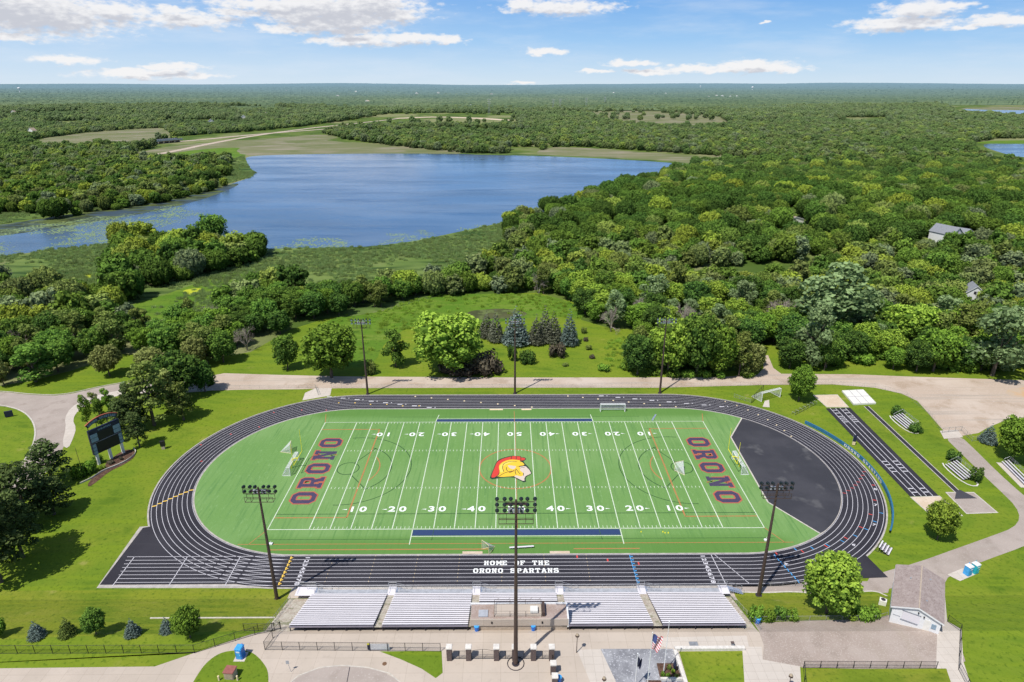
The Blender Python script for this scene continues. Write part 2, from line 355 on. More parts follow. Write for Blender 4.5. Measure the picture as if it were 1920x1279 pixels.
class MB:
    def __init__(s): s.v = []; s.f = []
    def add(s, vs, fs):
        n = len(s.v); s.v += [tuple(v) for v in vs]; s.f += [tuple(i+n for i in f) for f in fs]; return s
    def box(s, x0, x1, y0, y1, z0, z1):
        return s.add([(x0,y0,z0),(x1,y0,z0),(x1,y1,z0),(x0,y1,z0),(x0,y0,z1),(x1,y0,z1),(x1,y1,z1),(x0,y1,z1)],
            [(0,3,2,1),(4,5,6,7),(0,1,5,4),(1,2,6,5),(2,3,7,6),(3,0,4,7)])
    def bbox(s, x0, x1, y0, y1, z0, z1, b=.03):
        """box with chamfered vertical edges and top"""
        ring = lambda e, z: [(x0+e+b,y0+e,z),(x1-e-b,y0+e,z),(x1-e,y0+e+b,z),(x1-e,y1-e-b,z),(x1-e-b,y1-e,z),(x0+e+b,y1-e,z),(x0+e,y1-e-b,z),(x0+e,y0+e+b,z)]
        vs = ring(0,z0)+ring(0,z1-b)+ring(b,z1)
        fs = [tuple(range(7,-1,-1)), tuple(range(16,24))]
        for k in (0,8):
            for i in range(8): fs.append((k+i, k+(i+1)%8, k+8+(i+1)%8, k+8+i))
        return s.add(vs, fs)
    def tube(s, a, b, r0, r1=None, n=6, cap=True):
        r1 = r0 if r1 is None else r1
        a, b = Vector(a), Vector(b); d = (b-a)
        if d.length < 1e-6: return s
        d.normalize(); q = d.to_track_quat('Z', 'Y')
        vs = []
        for c, r in ((a, r0), (b, r1)):
            for i in range(n):
                an = 2*math.pi*i/n; vs.append(c + q @ Vector((math.cos(an)*r, math.sin(an)*r, 0)))
        fs = [(i, (i+1) % n, n+(i+1) % n, n+i) for i in range(n)]
        if cap: fs += [tuple(range(n-1,-1,-1)), tuple(range(n, 2*n))]
        return s.add(vs, fs)
    def path(s, pts, r, n=6):
        for a, b in zip(pts, pts[1:]): s.tube(a, b, r, n=n)
        return s
    def ball(s, c, r, n=8, m=5, sz=1):
        vs = [(c[0],c[1],c[2]-r*sz)]
        for j in range(1, m):
            th = math.pi*j/m - math.pi/2
            for i in range(n):
                a = 2*math.pi*i/n; vs.append((c[0]+r*math.cos(th)*math.cos(a), c[1]+r*math.cos(th)*math.sin(a), c[2]+r*sz*math.sin(th)))
        vs.append((c[0],c[1],c[2]+r*sz)); fs = []
        for i in range(n):
            fs.append((0, 1+(i+1) % n, 1+i)); k = 1+(m-2)*n; fs.append((k+i, k+(i+1) % n, len(vs)-1))
            for j in range(m-2): q = 1+j*n; fs.append((q+i, q+(i+1) % n, q+n+(i+1) % n, q+n+i))
        return s.add(vs, fs)
    def quad(s, a, b, c, d): return s.add([a,b,c,d], [(0,1,2,3)])
    def mesh(s, name):
        me = bpy.data.meshes.new(name); me.from_pydata(s.v, [], s.f); me.update(); return me
    def build(s, name, mat, parent=None, **props): return obj(name, s.mesh(name), mat, parent, **props)

def drape(bm, off):
    for yy in (Y1, Y2):
        bmesh.ops.bisect_plane(bm, geom=bm.verts[:]+bm.edges[:]+bm.faces[:], plane_co=(0,yy,0), plane_no=(0,1,0))
    for v in bm.verts: v.co.z = H(v.co.y)+off
def bm_obj(bm, name, mat, parent=None, **props):
    me = bpy.data.meshes.new(name); bm.normal_update(); bm.to_mesh(me); bm.free()
    return obj(name, me, mat, parent, **props)
def sheet(name, pts, off, mat, parent=None, kind='structure'):
    """a flat surface laid on the terrain, off = height of the layer"""
    bm = bmesh.new(); vs = [bm.verts.new((x, y, 0)) for x, y in pts]
    f = bm.faces.new(vs); bm.normal_update()
    if f.normal.z < 0: f.normal_flip()
    bmesh.ops.triangulate(bm, faces=bm.faces[:])
    drape(bm, off)
    o = bm_obj(bm, name, mat, parent)
    if parent is None and kind: o['kind'] = kind
    return o
def smooth(pts, k=2, closed=True):
    for _ in range(k):
        q = []; n = len(pts)
        rngi = range(n if closed else n-1)
        if not closed: q.append(pts[0])
        for i in rngi:
            a, b = pts[i], pts[(i+1) % n]
            q.append((a[0]*.75+b[0]*.25, a[1]*.75+b[1]*.25)); q.append((a[0]*.25+b[0]*.75, a[1]*.25+b[1]*.75))
        if not closed: q.append(pts[-1])
        pts = q
    return pts
class Strips:
    """painted lines: flat ribbons collected in one sheet"""
    def __init__(s): s.q = []
    def line(s, a, b, w):
        dx, dy = b[0]-a[0], b[1]-a[1]; L = math.hypot(dx, dy) or 1; nx, ny = -dy/L*w/2, dx/L*w/2
        s.q.append([(a[0]-nx,a[1]-ny),(b[0]-nx,b[1]-ny),(b[0]+nx,b[1]+ny),(a[0]+nx,a[1]+ny)])
    def poly(s, pts, w, closed=False):
        n = len(pts); L = []; Rr = []
        for i in range(n):
            a = pts[i-1] if (i > 0 or closed) else pts[i]; b = pts[(i+1) % n] if (i < n-1 or closed) else pts[i]
            dx, dy = b[0]-a[0], b[1]-a[1]; l = math.hypot(dx, dy) or 1
            nx, ny = -dy/l*w/2, dx/l*w/2; L.append((pts[i][0]+nx, pts[i][1]+ny)); Rr.append((pts[i][0]-nx, pts[i][1]-ny))
        for i in range(n if closed else n-1):
            j = (i+1) % n; s.q.append([Rr[i], Rr[j], L[j], L[i]])
    def build(s, name, off, mat, parent=None):
        bm = bmesh.new()
        for q in s.q:
            bm.faces.new([bm.verts.new((x, y, 0)) for x, y in q])
        bm.normal_update()
        for f in bm.faces:
            if f.normal.z < 0: f.normal_flip()
        drape(bm, off)
        o = bm_obj(bm, name, mat, parent)
        if parent is None: o['kind'] = 'structure'
        return o
def arc(cx, cy, r, a0, a1, n=48): return [(cx+r*math.cos(a0+(a1-a0)*i/n), cy+r*math.sin(a0+(a1-a0)*i/n)) for i in range(n+1)]

def glyph_mesh(name, contours, mat_unused=None, offset=0):
    """flat letter from closed outlines (holes by even-odd), via a filled 2D curve"""
    cu = bpy.data.curves.new(name, 'CURVE'); cu.dimensions = '2D'; cu.fill_mode = 'BOTH'; cu.offset = offset
    for c in contours:
        sp = cu.splines.new('POLY'); sp.points.add(len(c)-1)
        for p, (x, y) in zip(sp.points, c): p.co = (x, y, 0, 1)
        sp.use_cyclic_u = True
    o = bpy.data.objects.new(name, cu); COL.objects.link(o)
    bpy.context.view_layer.update()
    me = bpy.data.meshes.new_from_object(o.evaluated_get(bpy.context.evaluated_depsgraph_get()))
    bpy.data.objects.remove(o); bpy.data.curves.remove(cu)
    return me
def text_mesh(txt, size=1, bold=0, sx=1, spacing=1, align='CENTER'):
    cu = bpy.data.curves.new('text', 'FONT'); cu.body = txt; cu.size = size; cu.offset = bold; cu.align_x = align; cu.align_y = 'CENTER'; cu.space_character = spacing
    cu.resolution_u = 3
    o = bpy.data.objects.new('text', cu); COL.objects.link(o); bpy.context.view_layer.update()
    me = bpy.data.meshes.new_from_object(o.evaluated_get(bpy.context.evaluated_depsgraph_get()))
    bpy.data.objects.remove(o); bpy.data.curves.remove(cu)
    me.materials.clear()
    if sx != 1: me.transform(Matrix.Scale(sx, 4, (1,0,0)))
    return me
def place(name, me, mat, loc, rz=0, parent=None, rx=0, **props):
    me2 = me.copy(); me2.materials.clear(); o = obj(name, me2, mat, parent, **props); o.location = loc; o.rotation_euler = (rx,0,rz); return o

# slab-serif block alphabet, unit cell 1 wide x 1.25 high; stem s, serif t. first contour outer, others holes
def slab(ch):
    s, t, e, h = .27, .20, .10, 1.25
    if ch == 'O':
        c = .24
        o = [(c,0),(1-c,0),(1,c),(1,h-c),(1-c,h),(c,h),(0,h-c),(0,c)]
        i = [(s+.03,t+.10),(s+.10,t+.03),(1-s-.10,t+.03),(1-s-.03,t+.10),(1-s-.03,h-t-.10),(1-s-.10,h-t-.03),(s+.10,h-t-.03),(s+.03,h-t-.10)]
        return [o, i]
    if ch == 'R':
        o = [(0,0),(.46,0),(.46,t),(.37,t),(.37,.46),(.50,.46),(.62,.20),(.62,0),(1.02,0),(1.02,t),(.93,t),(.80,.50),(.97,.64),(.97,1.10),(.82,h),(0,h),(0,h-t),(.10,h-t),(.10,t),(0,t)]
        return [o, [(.37,.66),(.66,.66),(.70,.70),(.70,1.01),(.66,1.05),(.37,1.05)]]
    if ch == 'N':
        return [[(0,0),(.42,0),(.42,t),(.33,t),(.33,.82),(.66,0),(.92,0),(.92,h-t),(1.02,h-t),(1.02,h),(.60,h),(.60,h-t),(.69,h-t),(.69,.52),(.40,h),(0,h),(0,h-t),(.10,h-t),(.10,t),(0,t)]]
    if ch == 'H':
        return [[(0,0),(.45,0),(.45,t),(.37,t),(.37,.52),(.63,.52),(.63,t),(.55,t),(.55,0),(1,0),(1,t),(.9,t),(.9,h-t),(1,h-t),(1,h),(.55,h),(.55,h-t),(.63,h-t),(.63,.73),(.37,.73),(.37,h-t),(.45,h-t),(.45,h),(0,h),(0,h-t),(.1,h-t),(.1,t),(0,t)]]
    if ch == 'M':
        return [[(0,0),(.42,0),(.42,t),(.33,t),(.33,.80),(.52,.30),(.68,.30),(.87,.80),(.87,t),(.78,t),(.78,0),(1.2,0),(1.2,t),(1.12,t),(1.12,h-t),(1.2,h-t),(1.2,h),(.82,h),(.60,.66),(.38,h),(0,h),(0,h-t),(.08,h-t),(.08,t),(0,t)]]
    if ch == 'E':
        return [[(0,0),(1,0),(1,.42),(.80,.42),(.80,t+.02),(.37,t+.02),(.37,.53),(.55,.53),(.55,.42),(.68,.42),(.68,.84),(.55,.84),(.55,.73),(.37,.73),(.37,h-t-.02),(.80,h-t-.02),(.80,.84),(1,.84),(1,h),(0,h),(0,h-t),(.1,h-t),(.1,t),(0,t)]]
    if ch == 'F':
        return [[(0,0),(.5,0),(.5,t),(.37,t),(.37,.53),(.55,.53),(.55,.40),(.68,.40),(.68,.86),(.55,.86),(.55,.73),(.37,.73),(.37,h-t-.02),(.78,h-t-.02),(.78,.84),(.98,.84),(.98,h),(0,h),(0,h-t),(.1,h-t),(.1,t),(0,t)]]
    if ch == 'T':
        return [[(.25,0),(.77,0),(.77,t),(.65,t),(.65,h-t-.02),(.80,h-t-.02),(.80,.82),(1.02,.82),(1.02,h),(0,h),(0,.82),(.22,.82),(.22,h-t-.02),(.37,h-t-.02),(.37,t),(.25,t)]]
    if ch == 'P':
        return [[(0,0),(.5,0),(.5,t),(.37,t),(.37,.44),(.80,.44),(.98,.62),(.98,1.08),(.82,h),(0,h),(0,h-t),(.1,h-t),(.1,t),(0,t)], [(.37,.64),(.66,.64),(.71,.69),(.71,1.01),(.66,1.05),(.37,1.05)]]
    if ch == 'A':
        return [[(0,0),(.42,0),(.42,t),(.36,t),(.40,.34),(.66,.34),(.70,t),(.64,t),(.64,0),(1.08,0),(1.08,t),(.98,t),(.70,h),(.36,h),(.09,t),(0,t)], [(.45,.54),(.61,.54),(.53,.88)]]
    if ch == 'S':
        return [[(0,0),(.2,0),(.25,.08),(.35,0),(.82,0),(1,.18),(1,.56),(.84,.74),(.34,.80),(.30,.86),(.30,.98),(.36,1.04),(.62,1.04),(.74,.88),(.94,.88),(.94,h),(.76,h),(.70,1.18),(.62,h),(.18,h),(0,1.08),(0,.72),(.18,.56),(.66,.48),(.70,.42),(.70,.28),(.64,.21),(.38,.21),(.22,.42),(0,.42)]]
    return None
_gc = {}
def gl(ch, off=0):
    k = (ch, off)
    if k not in _gc: _gc[k] = glyph_mesh('letter', slab(ch), offset=off)
    return _gc[k]
def lettering(name, txt, x0, x1, y0, y1, z, mat, parent, rz=0):
    """slab letters filling a box on the ground"""
    n = len(txt); bm = bmesh.new(); pitch = (x1-x0)/n
    for i, ch in enumerate(txt):
        if ch == ' ': continue
        me = gl(ch).copy(); w = pitch*.80
        me.transform(Matrix.Translation((x0+pitch*(i+.1), y0, z)) @ Matrix.Diagonal((w, (y1-y0)/1.25, 1, 1)))
        bm.from_mesh(me); bpy.data.meshes.remove(me)
    return bm_obj(bm, name, mat, parent)

# ------------------------------------------------------------------ GROUND
def ground():
    bm = bmesh.new()
    ys = [-600, Y2, Y1, 200, 1000, 4000, 15000, 60000]; xs = [-45000, -8000, -1500, -300, 0, 300, 1500, 8000, 45000]
    g = [[bm.verts.new((x, y, H(y))) for x in xs] for y in ys]
    for j in range(len(ys)-1):
        for i in range(len(xs)-1): bm.faces.new((g[j][i], g[j][i+1], g[j+1][i+1], g[j+1][i]))
    return bm_obj(bm, 'ground', MT['meadow'], kind='structure')
ground()
def mound():
    xs = np.linspace(-40, 620, 84); ys = np.linspace(60, 640, 74); V = []; F = []
    for y in ys:
        for x in xs: V.append((x, y, float(9.5*math.exp(-(((x-265)/125)**2+((y-330)/105)**2))-.35)))
    nx = len(xs); F = [(j*nx+i, j*nx+i+1, (j+1)*nx+i+1, (j+1)*nx+i) for j in range(len(ys)-1) for i in range(nx-1)]
    me = bpy.data.meshes.new('hill'); me.from_pydata(V, [], F); me.update()
    for p in me.polygons: p.use_smooth = True
    return obj('hill', me, MT['meadow'], kind='structure')
mound()
# near lawns (everything this side of the tree belts)
LAWN_PX = [(-300,1500),(-300,724),(0,724),(60,714),(130,696),(230,664),(400,672),(470,660),(545,618),(640,588),(700,586),(750,569),(807,553),(1007,549),(1080,568),(1090,600),(1145,616),(1195,618),(1200,690),(1427,698),(1425,640),(1480,660),(1690,680),(1920,690),(2200,690),(2200,1500)]
def clampb(p): return (p[0], max(p[1], -110))
lawn_pts = [clampb(q) for q in GL([p for p in LAWN_PX if p[1] < 1400])]
lawn_pts = [(-190,-110)] + lawn_pts + [(190,-110)]
sheet('lawn', lawn_pts, .01, MT['lawn'])
sheet('rough_grass', smooth(GL([(560,632),(640,588),(700,586),(750,569),(807,553),(1007,549),(1080,568),(1100,600),(1040,592),(960,600),(880,612),(780,606),(720,640),(700,690),(600,690)]),2), .02, MT['rough_grass'])
sheet('pond', smooth(GL([(868,594),(880,583),(905,581),(940,578),(985,584),(990,592),(950,598),(925,597),(880,602)]),2), .03, MT['dark_pond'])

LAKE_PX = [(-300,492),(0,483),(60,473),(150,463),(215,458),(300,466),(380,474),(480,468),(560,466),(640,465),(700,463),(780,453),(850,438),(900,427),(950,417),(1000,402),(1080,380),(1160,356),(1250,332),(1300,316),(1290,307),(1240,302),(1150,297),(1050,292.5),(1000,291),(900,289.5),(800,286.5),(720,288),(600,289),(520,290.5),(465,293),(458,300),(465,312),(478,324),(470,333),(430,346),(400,358),(350,371),(280,386),(200,397),(100,410),(0,427),(-300,450)]
LAKE = smooth(GL(LAKE_PX), 2)
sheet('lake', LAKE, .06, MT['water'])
sheet('east_lake', smooth(GL([(1835,272),(1870,268),(1990,270),(2100,285),(2100,300),(1925,297),(1880,288)]),2), .06, MT['water'])
sheet('north_lake', smooth(GL([(1790,205),(1860,203),(2200,205),(2200,216),(1900,214),(1850,210)]),2), .06, MT['water'])
# reed beds and marshes
sheet('west_lily_water', smooth(GL([(-300,448),(0,423),(100,406),(200,393),(280,383),(350,368),(400,357),(440,343),(452,346),(400,368),(330,388),(250,404),(130,424),(0,444),(-300,468)]),2), .075, MT['lily_water'])
sheet('reed_shore', smooth(GL([(-300,425),(0,402),(150,392),(270,372),(345,350),(425,325),(430,300),(456,291),(462,300),(466,312),(479,324),(472,332),(430,343),(400,354),(350,366),(280,380),(200,391),(100,403),(0,420),(-300,445)]),1), .09, MT['marsh'])
sheet('west_marsh', smooth(GL([(-300,500),(0,483),(60,473),(150,463),(215,458),(240,480),(235,540),(240,560),(180,575),(-300,575)]),1), .08, MT['marsh'])
sheet('north_marsh', smooth(GL([(225,650),(215,580),(245,545),(330,520),(420,500),(440,470),(480,467),(640,464),(700,462),(780,452),(850,437),(900,426),(955,415),(960,480),(900,540),(800,560),(700,590),(560,600),(400,640)]),1), .07, MT['marsh'])
sheet('green_marsh', smooth(GL([(235,600),(245,570),(300,556),(345,540),(420,515),(480,505),(560,500),(500,540),(420,570),(330,600)]),2), .10, MT['rough_grass'])
sheet('far_tan_marsh', smooth(GL([(455,292),(440,280),(480,270),(600,262),(655,268),(760,272),(860,284),(900,289),(720,288),(600,289),(520,290)]),1), .09, MT['tan_marsh'])
sheet('far_green_shore', smooth(GL([(280,300),(330,285),(440,275),(470,284),(462,292),(430,300),(420,312)]),1), .085, MT['rough_grass'])
sheet('east_tan_marsh', smooth(GL([(1020,276),(1100,277),(1280,291),(1430,299),(1430,305),(1330,309),(1290,307),(1240,302),(1150,297),(1050,292),(1000,290)]),1), .09, MT['tan_marsh'])
sheet('shore_reeds', smooth(GL([(860,286),(1000,289.5),(1060,292),(1150,296),(1240,301),(1300,307),(1296,309.5),(1240,304),(1150,298.5),(1050,294),(1000,292.5),(860,289.5)]),1), .10, MT['marsh'])
sheet('west_tan_marsh', smooth(GL([(60,262),(150,250),(250,242),(310,240),(330,262),(200,274),(80,280)]),1), .09, MT['tan_marsh'])
sheet('highway_marsh', smooth(GL([(240,290),(330,272),(480,262),(620,250),(640,262),(480,275),(300,296)]),1), .08, MT['tan_marsh'])
sheet('inner_marsh', smooth(GL([(1275,508),(1400,503),(1510,500),(1500,525),(1400,534),(1290,536)]),1), .05, MT['marsh'])
sheet('distant_meadow', smooth(GL([(1100,207),(1240,207),(1355,217),(1370,238),(1300,246),(1160,238),(1110,222)]),1), .09, MT['tan_marsh'])
sheet('east_meadow', smooth(GL([(1775,203),(1920,200),(2100,202),(2100,206),(1880,207.5)]),1), .10, MT['tan_marsh'])
sheet('east_shore_grass', smooth(GL([(1820,268),(1870,263),(2050,264),(2050,270),(1870,270)]),1), .10, MT['rough_grass'])
for nm, c in (('algae', [(150,517),(170,513),(186,515),(180,522),(160,524)]), ('algae', [(342,545),(362,541),(382,541),(378,549),(358,554),(346,551)]), ('algae', [(-20,535),(20,528),(50,527),(40,534),(0,540)])):
    sheet(nm, smooth(GL(c),2), .12, MT['algae'])
# distant roads
def road(name, px, w, mat, off=.13):
    st = Strips(); pts = smooth(GL(px), 2, False); st.poly(pts, w); return st.build(name, off, mat)
road('country_road', [(280,292),(330,283),(400,268),(480,254),(560,243),(640,234),(700,228),(750,222)], 12, MT['gravel'])
road('highway', [(150,276),(240,271),(330,266),(380,262),(480,252),(560,246),(640,240)], 14, MT['gravel'], .16)
road('construction_site', [(745,222),(820,219),(900,222),(960,226)], 42, MT['sand'], .17)
road('shore_road', [(1340,292),(1380,297),(1425,300)], 9, MT['gravel'])
road('far_road', [(1130,212),(1200,209),(1235,209)], 22, MT['tan_marsh'], .2)

# gravel service road behind the track and the big gravel yard to the east
sheet('gravel_road', GL([(385,733),(400,704),(420,700),(520,703),(640,706),(960,708),(1200,708),(1350,707),(1420,703),(1432,690),(1428,668),(1440,666),(1450,690),(1465,701),(1600,702),(1700,706),(1920,713),(2200,716),(2200,800),(1960,785),(1890,786),(1850,803),(1835,812),(1800,818),(1775,815),(1745,780),(1720,752),(1690,738),(1640,727),(1560,721),(1430,722),(1240,727),(960,727),(640,728),(560,730),(450,731)]), .03, MT['gravel'])
sheet('red_dirt', smooth(GL([(1880,735),(1905,726),(1960,728),(1960,745),(1900,745)]),2), .045, MT['red_dirt'])
# west road
sheet('west_road', smooth(GL([(-200,735),(0,734),(60,741),(120,742),(190,725),(260,714),(330,708),(400,703),(402,728),(330,731),(270,730),(215,735),(165,748),(138,765),(128,785),(128,810),(118,845),(90,885),(40,925),(0,950),(-200,1010),(-200,960),(0,903),(30,883),(58,845),(67,812),(60,788),(40,770),(0,760),(-200,752)]),1), .03, MT['asphalt_tan'])
st = Strips()
st.poly(smooth(GL([(-100,733),(0,733),(60,740),(120,741),(190,724),(260,713),(330,707),(400,702)]),2,False), .35)
st.poly(smooth(GL([(-60,755),(0,759),(40,769),(61,787),(68,812),(59,845),(31,884),(0,905),(-60,930)]),2,False), .4)
st.build('road_kerb', .12, MT['kerb'])
sheet('west_footpath', smooth(GL([(400,727),(330,730),(270,729),(215,733),(160,747),(132,765),(121,785),(124,800),(116,835),(128,842),(138,820),(143,803),(136,787),(146,770),(172,755),(225,741),(280,737),(335,737),(400,733)]),1), .045, MT['walk'])
# east footpath
sheet('east_footpath', smooth(GL([(1768,817),(1800,817),(1830,845),(1870,885),(1920,930),(1960,960),(1990,985),(1960,1005),(1920,1025),(1850,1050),(1780,1078),(1768,1100),(1672,1100),(1640,1118),(1620,1085),(1665,1070),(1720,1055),(1790,1030),(1860,1005),(1900,990),(1913,972),(1905,950),(1880,925),(1850,897),(1810,858)]),1), .035, MT['asphalt_tan'])
sheet('gate_slab', GL([(1762,808),(1795,806),(1806,820),(1770,823)]), .05, MT['walk'])
# apron along the home straight, north gate slab
sheet('stand_apron', [(-44,-41.9),(62,-41.9),(66,-44.8),(66,-46.5),(41,-46.5),(41,-45),(-44,-45)], .03, MT['concrete'])
sheet('east_apron', GL([(1372,1093),(1650,1090),(1672,1085),(1665,1112),(1640,1112),(1560,1112),(1480,1108),(1410,1110),(1376,1112)]), .04, MT['asphalt_tan'])
sheet('north_gate_slab', GL([(567,751),(572,737),(592,728),(622,728),(619,742)]), .05, MT['walk'])

# ------------------------------------------------------------------ TRACK AND FIELD
CL, CR = (-46.2, 0), (47.3, 0); RI, RO = 32.9, 41.7
def oval(r, n=120): return arc(CR[0], 0, r, -math.pi/2, math.pi/2, n) + arc(CL[0], 0, r, math.pi/2, 1.5*math.pi, n)
# grey kerb + asphalt margin
sheet('track_margin', oval(RO+.72), .04, MT['margin'])
sheet('running_track', oval(RO+.35), .055, MT['track'])
sheet('track_chute_margin', GL([(181,1103),(262,988),(300,985),(500,1043),(500,1103)]), .036, MT['margin'])
sheet('sprint_chute', GL([(187,1097),(268,990),(300,985),(500,1043),(500,1095)]), .060, MT['track'])
sheet('east_chute', GL([(1612,1036),(1622,1040),(1665,1083),(1500,1089),(1500,1060)]), .060, MT['track'])
sheet('football_field', oval(RI), .065, MT['margin'])
field = bpy.data.objects['football_field']
sheet('artificial_turf', oval(RI-.35), .07, MT['turf'], field)
dz = [(66.8,26.1),(60.1,15.2),(59.2,-15),(66.3,-26.4)]
a0 = math.atan2(-26.4, 66.3-CR[0]); a1 = math.atan2(26.1, 66.8-CR[0])
arcp = arc(CR[0], 0, RI-.2, a0, a1, 40)
sheet('jumping_apron', [dz[2], dz[3]] + arcp[1:-1] + [dz[0], dz[1]], .078, MT['dzone'])
st = Strips(); st.poly([dz[0], dz[1], dz[2], dz[3]], .35); st.build('apron_edge', .086, MT['kerb'])

trk = bpy.data.objects['running_track']
LW = (RO-RI-.25)/8; st = Strips()
for i in range(9):
    r = RI+.15+i*LW
    st.poly(oval(r), .095 if i else .09, closed=True)
# chute lanes west of the start line
for i in range(9):
    y = -(RI+.15+i*LW)
    st.line((CL[0]-.2, y), (-81.0 + i*.25, y), .10)
for x in (-79.5, -68.5, -57.5): st.line((x, -(RI+.15)), (x+.2, -(RO-.1)), .14)
st.line((40.5,-(RI+.1)), (40.9,-(RO-.1)), .14); st.line((41.2,-(RI+.1)), (45.6,-(RO-.1)), .12)
st.build('lane_lines', .072, MT['lane'], trk)
sr, sb, sy, sc = Strips(), Strips(), Strips(), Strips()
for k in range(8):                                        # start marks
    y = -(RI+.15+(k+.5)*LW)
    sy.line((-46.8, y-.4), (-46.9, y+.4), .30); sy.line((-46.8, y), (-46.4, y), .2)
    sb.line((23.5+k*.02, y-.45), (23.5+k*.02, y+.45), .2); sb.line((23.5, y), (24.1, y), .25)
    sb.line((53.7+k*.25, y-.45), (53.7+k*.25, y+.45), .2)
def tmark(ang, lane, s, w=.35, L=.8, east=True):
    c = CR if east else CL; r = RI+.15+(lane+.5)*LW; p = (c[0]+r*math.cos(ang), r*math.sin(ang))
    s.line((p[0]-math.cos(ang)*L/2, p[1]-math.sin(ang)*L/2), (p[0]+math.cos(ang)*L/2, p[1]+math.sin(ang)*L/2), w)
for k in range(8):
    tmark(R_(-78+k*9.5), k, sr, .25); tmark(R_(-70+k*6), k, sb, .22); tmark(R_(-20+k*2.4), k, sr, .16, .9)
    tmark(R_(196+k*.9), k, sy, .35, 1.0, False)
    tmark(R_(64-k*5.2), 7-k, sc, .35, .6)
for k in range(7): tmark(R_(108+k*11), (k*3) % 8, sr, .3, .6, False)
for k in range(3): sr.line((12.5+k*6.2, -(RI+.15+(k+.5)*LW)-.4), (12.5+k*6.2, -(RI+.15+(k+.5)*LW)+.4), .3)
def bx(s, x, lane, w=.5, h=.55, side=1):
    y = side*(RI+.15+(lane+.5)*LW); s.line((x-w/2, y), (x+w/2, y), h)
for k in range(8):                                        # relay-zone marks on the back straight
    bx(sc, -31+k*5.2*(1), 7-k, .45, .6); bx(sc, 17+k*2.6+k*2, 7-k, .45, .6)
sw = Strips()
for k in range(8): bx(sw, -58+k*4.6, 7-k, 1.5, .42); bx(sw, -56.2+k*4.6, 7-k, .25, .5); bx(sw, 27.5+k*5.1, 7-k, 1.5, .42); bx(sw, 29.3+k*5.1, 7-k, .25, .5)
for k in range(6): bx(sy, -54+k*5, 3-k//2, .4, .5)
for x in (-38,-29.4,-20.6,-11.9,-3.1,5.6,14.4):           # faint hurdle ticks
    for k in range(8):
        y = -(RI+.15+k*LW)
        sc.line((x, y-.12), (x, y+.12), .12)
sr.build('red_marks', .078, MT['mk_red'], trk); sb.build('blue_marks', .079, MT['mk_blue'], trk); sy.build('yellow_marks', .080, MT['mk_yellow'], trk)
sc.build('cream_marks', .081, MT['mk_cream'], trk); sw.build('white_marks', .082, MT['lane'], trk)
def merged_text(name, items, mat, parent, z):
    """items: (mesh, x, y, rz)"""
    bm = bmesh.new()
    for me, x, y, rz in items:
        m2 = me.copy(); m2.transform(Matrix.Translation((x, y, z)) @ Matrix.Rotation(rz, 4, 'Z')); bm.from_mesh(m2); bpy.data.meshes.remove(m2)
    return bm_obj(bm, name, mat, parent)
items = []
for k in range(8):
    me = text_mesh(str(k+1), 1.25, .035, 1.25)
    y = -(RI+.15+(k+.5)*LW)
    items += [(me, -43.4, y, -math.pi/2), (me, 38.6, y, -math.pi/2)]
for (ang, ln) in ((-14,7),(-24,6.5),(-36,6),(-51,5.5),(-68,4),(-78,3)):
    r = RI+.15+(int(ln)+.5)*LW
    items.append((text_mesh(str(int(ln)+1), 1.2, .03, 1.2), CR[0]+r*math.cos(R_(ang)), r*math.sin(R_(ang)), R_(ang)))
merged_text('lane_numbers', items, MT['lane'], trk, .084)
lettering('home_lettering', 'HOME OF THE', -6.9, 6.7, -36.05, -34.75, .085, MT['num_white'], trk)
lettering('spartans_lettering', 'ORONO SPARTANS', -9.0, 8.5, -38.3, -37.0, .085, MT['num_white'], trk)

# ---- football markings
YD = .9144; FH = 24.384; Z0 = .080
w = Strips()
w.line((-60*YD,FH),(60*YD,FH),.16); w.line((-60*YD,-FH),(60*YD,-FH),.2)
for k in range(-10, 11): w.line((k*5*YD, -FH), (k*5*YD, FH), .20 if abs(k) != 10 else .22)
w.line((-60*YD,-FH),(-60*YD,FH),.2); w.line((60*YD,-FH),(60*YD,FH),.2)
for k in range(-49, 50):
    if k % 5 == 0:
        for sgn in (-1,1): w.line((k*YD-.35, sgn*8.6),(k*YD+.35, sgn*8.6),.14)
        continue
    for sgn in (-1,1):
        w.line((k*YD, sgn*FH-sgn*.15),(k*YD, sgn*(FH-.95)),.11); w.line((k*YD, sgn*8.25),(k*YD, sgn*9.0),.12)
w.line((-22.9,FH),(-22.3,28.7),.2); w.line((22.9,FH),(22.6,28.7),.2); w.line((-22.9,-FH),(-22.9,-29.6),.2); w.line((22.9,-FH),(22.9,-29.6),.2)
w.line((-22.8,26.3),(22.8,26.3),.16); w.line((-22.8,-26.9),(22.8,-26.9),.18)
w.build('white_field_lines', Z0+.008, MT['line_white'], field)
b = Strips(); b.line((-22.7,25.35),(22.7,25.35),1.55); b.line((-22.75,-25.65),(22.75,-25.65),2.0); b.build('sideline_band', Z0, MT['line_blue'], field)
og = Strips()
og.line((-59.5,-29.3),(59.3,-29.3),.18); og.line((-57.2,-29.3),(-54.9,-24.4),.18); og.line((57.4,-29.3),(54.9,-24.4),.22)
og.line((-56,29.4),(-54.9,24.4),.18); og.line((56,29.2),(54.9,24.4),.2); og.line((-52,-31.1),(-6,-31.1),.3); og.line((12,-31.1),(26,-31.1),.3)
og.line((0,-31),(0,31),.16); og.line((.22,-24.4),(.22,24.4),.14); og.poly(arc(0,0,9.15,0,2*math.pi,64),.36)
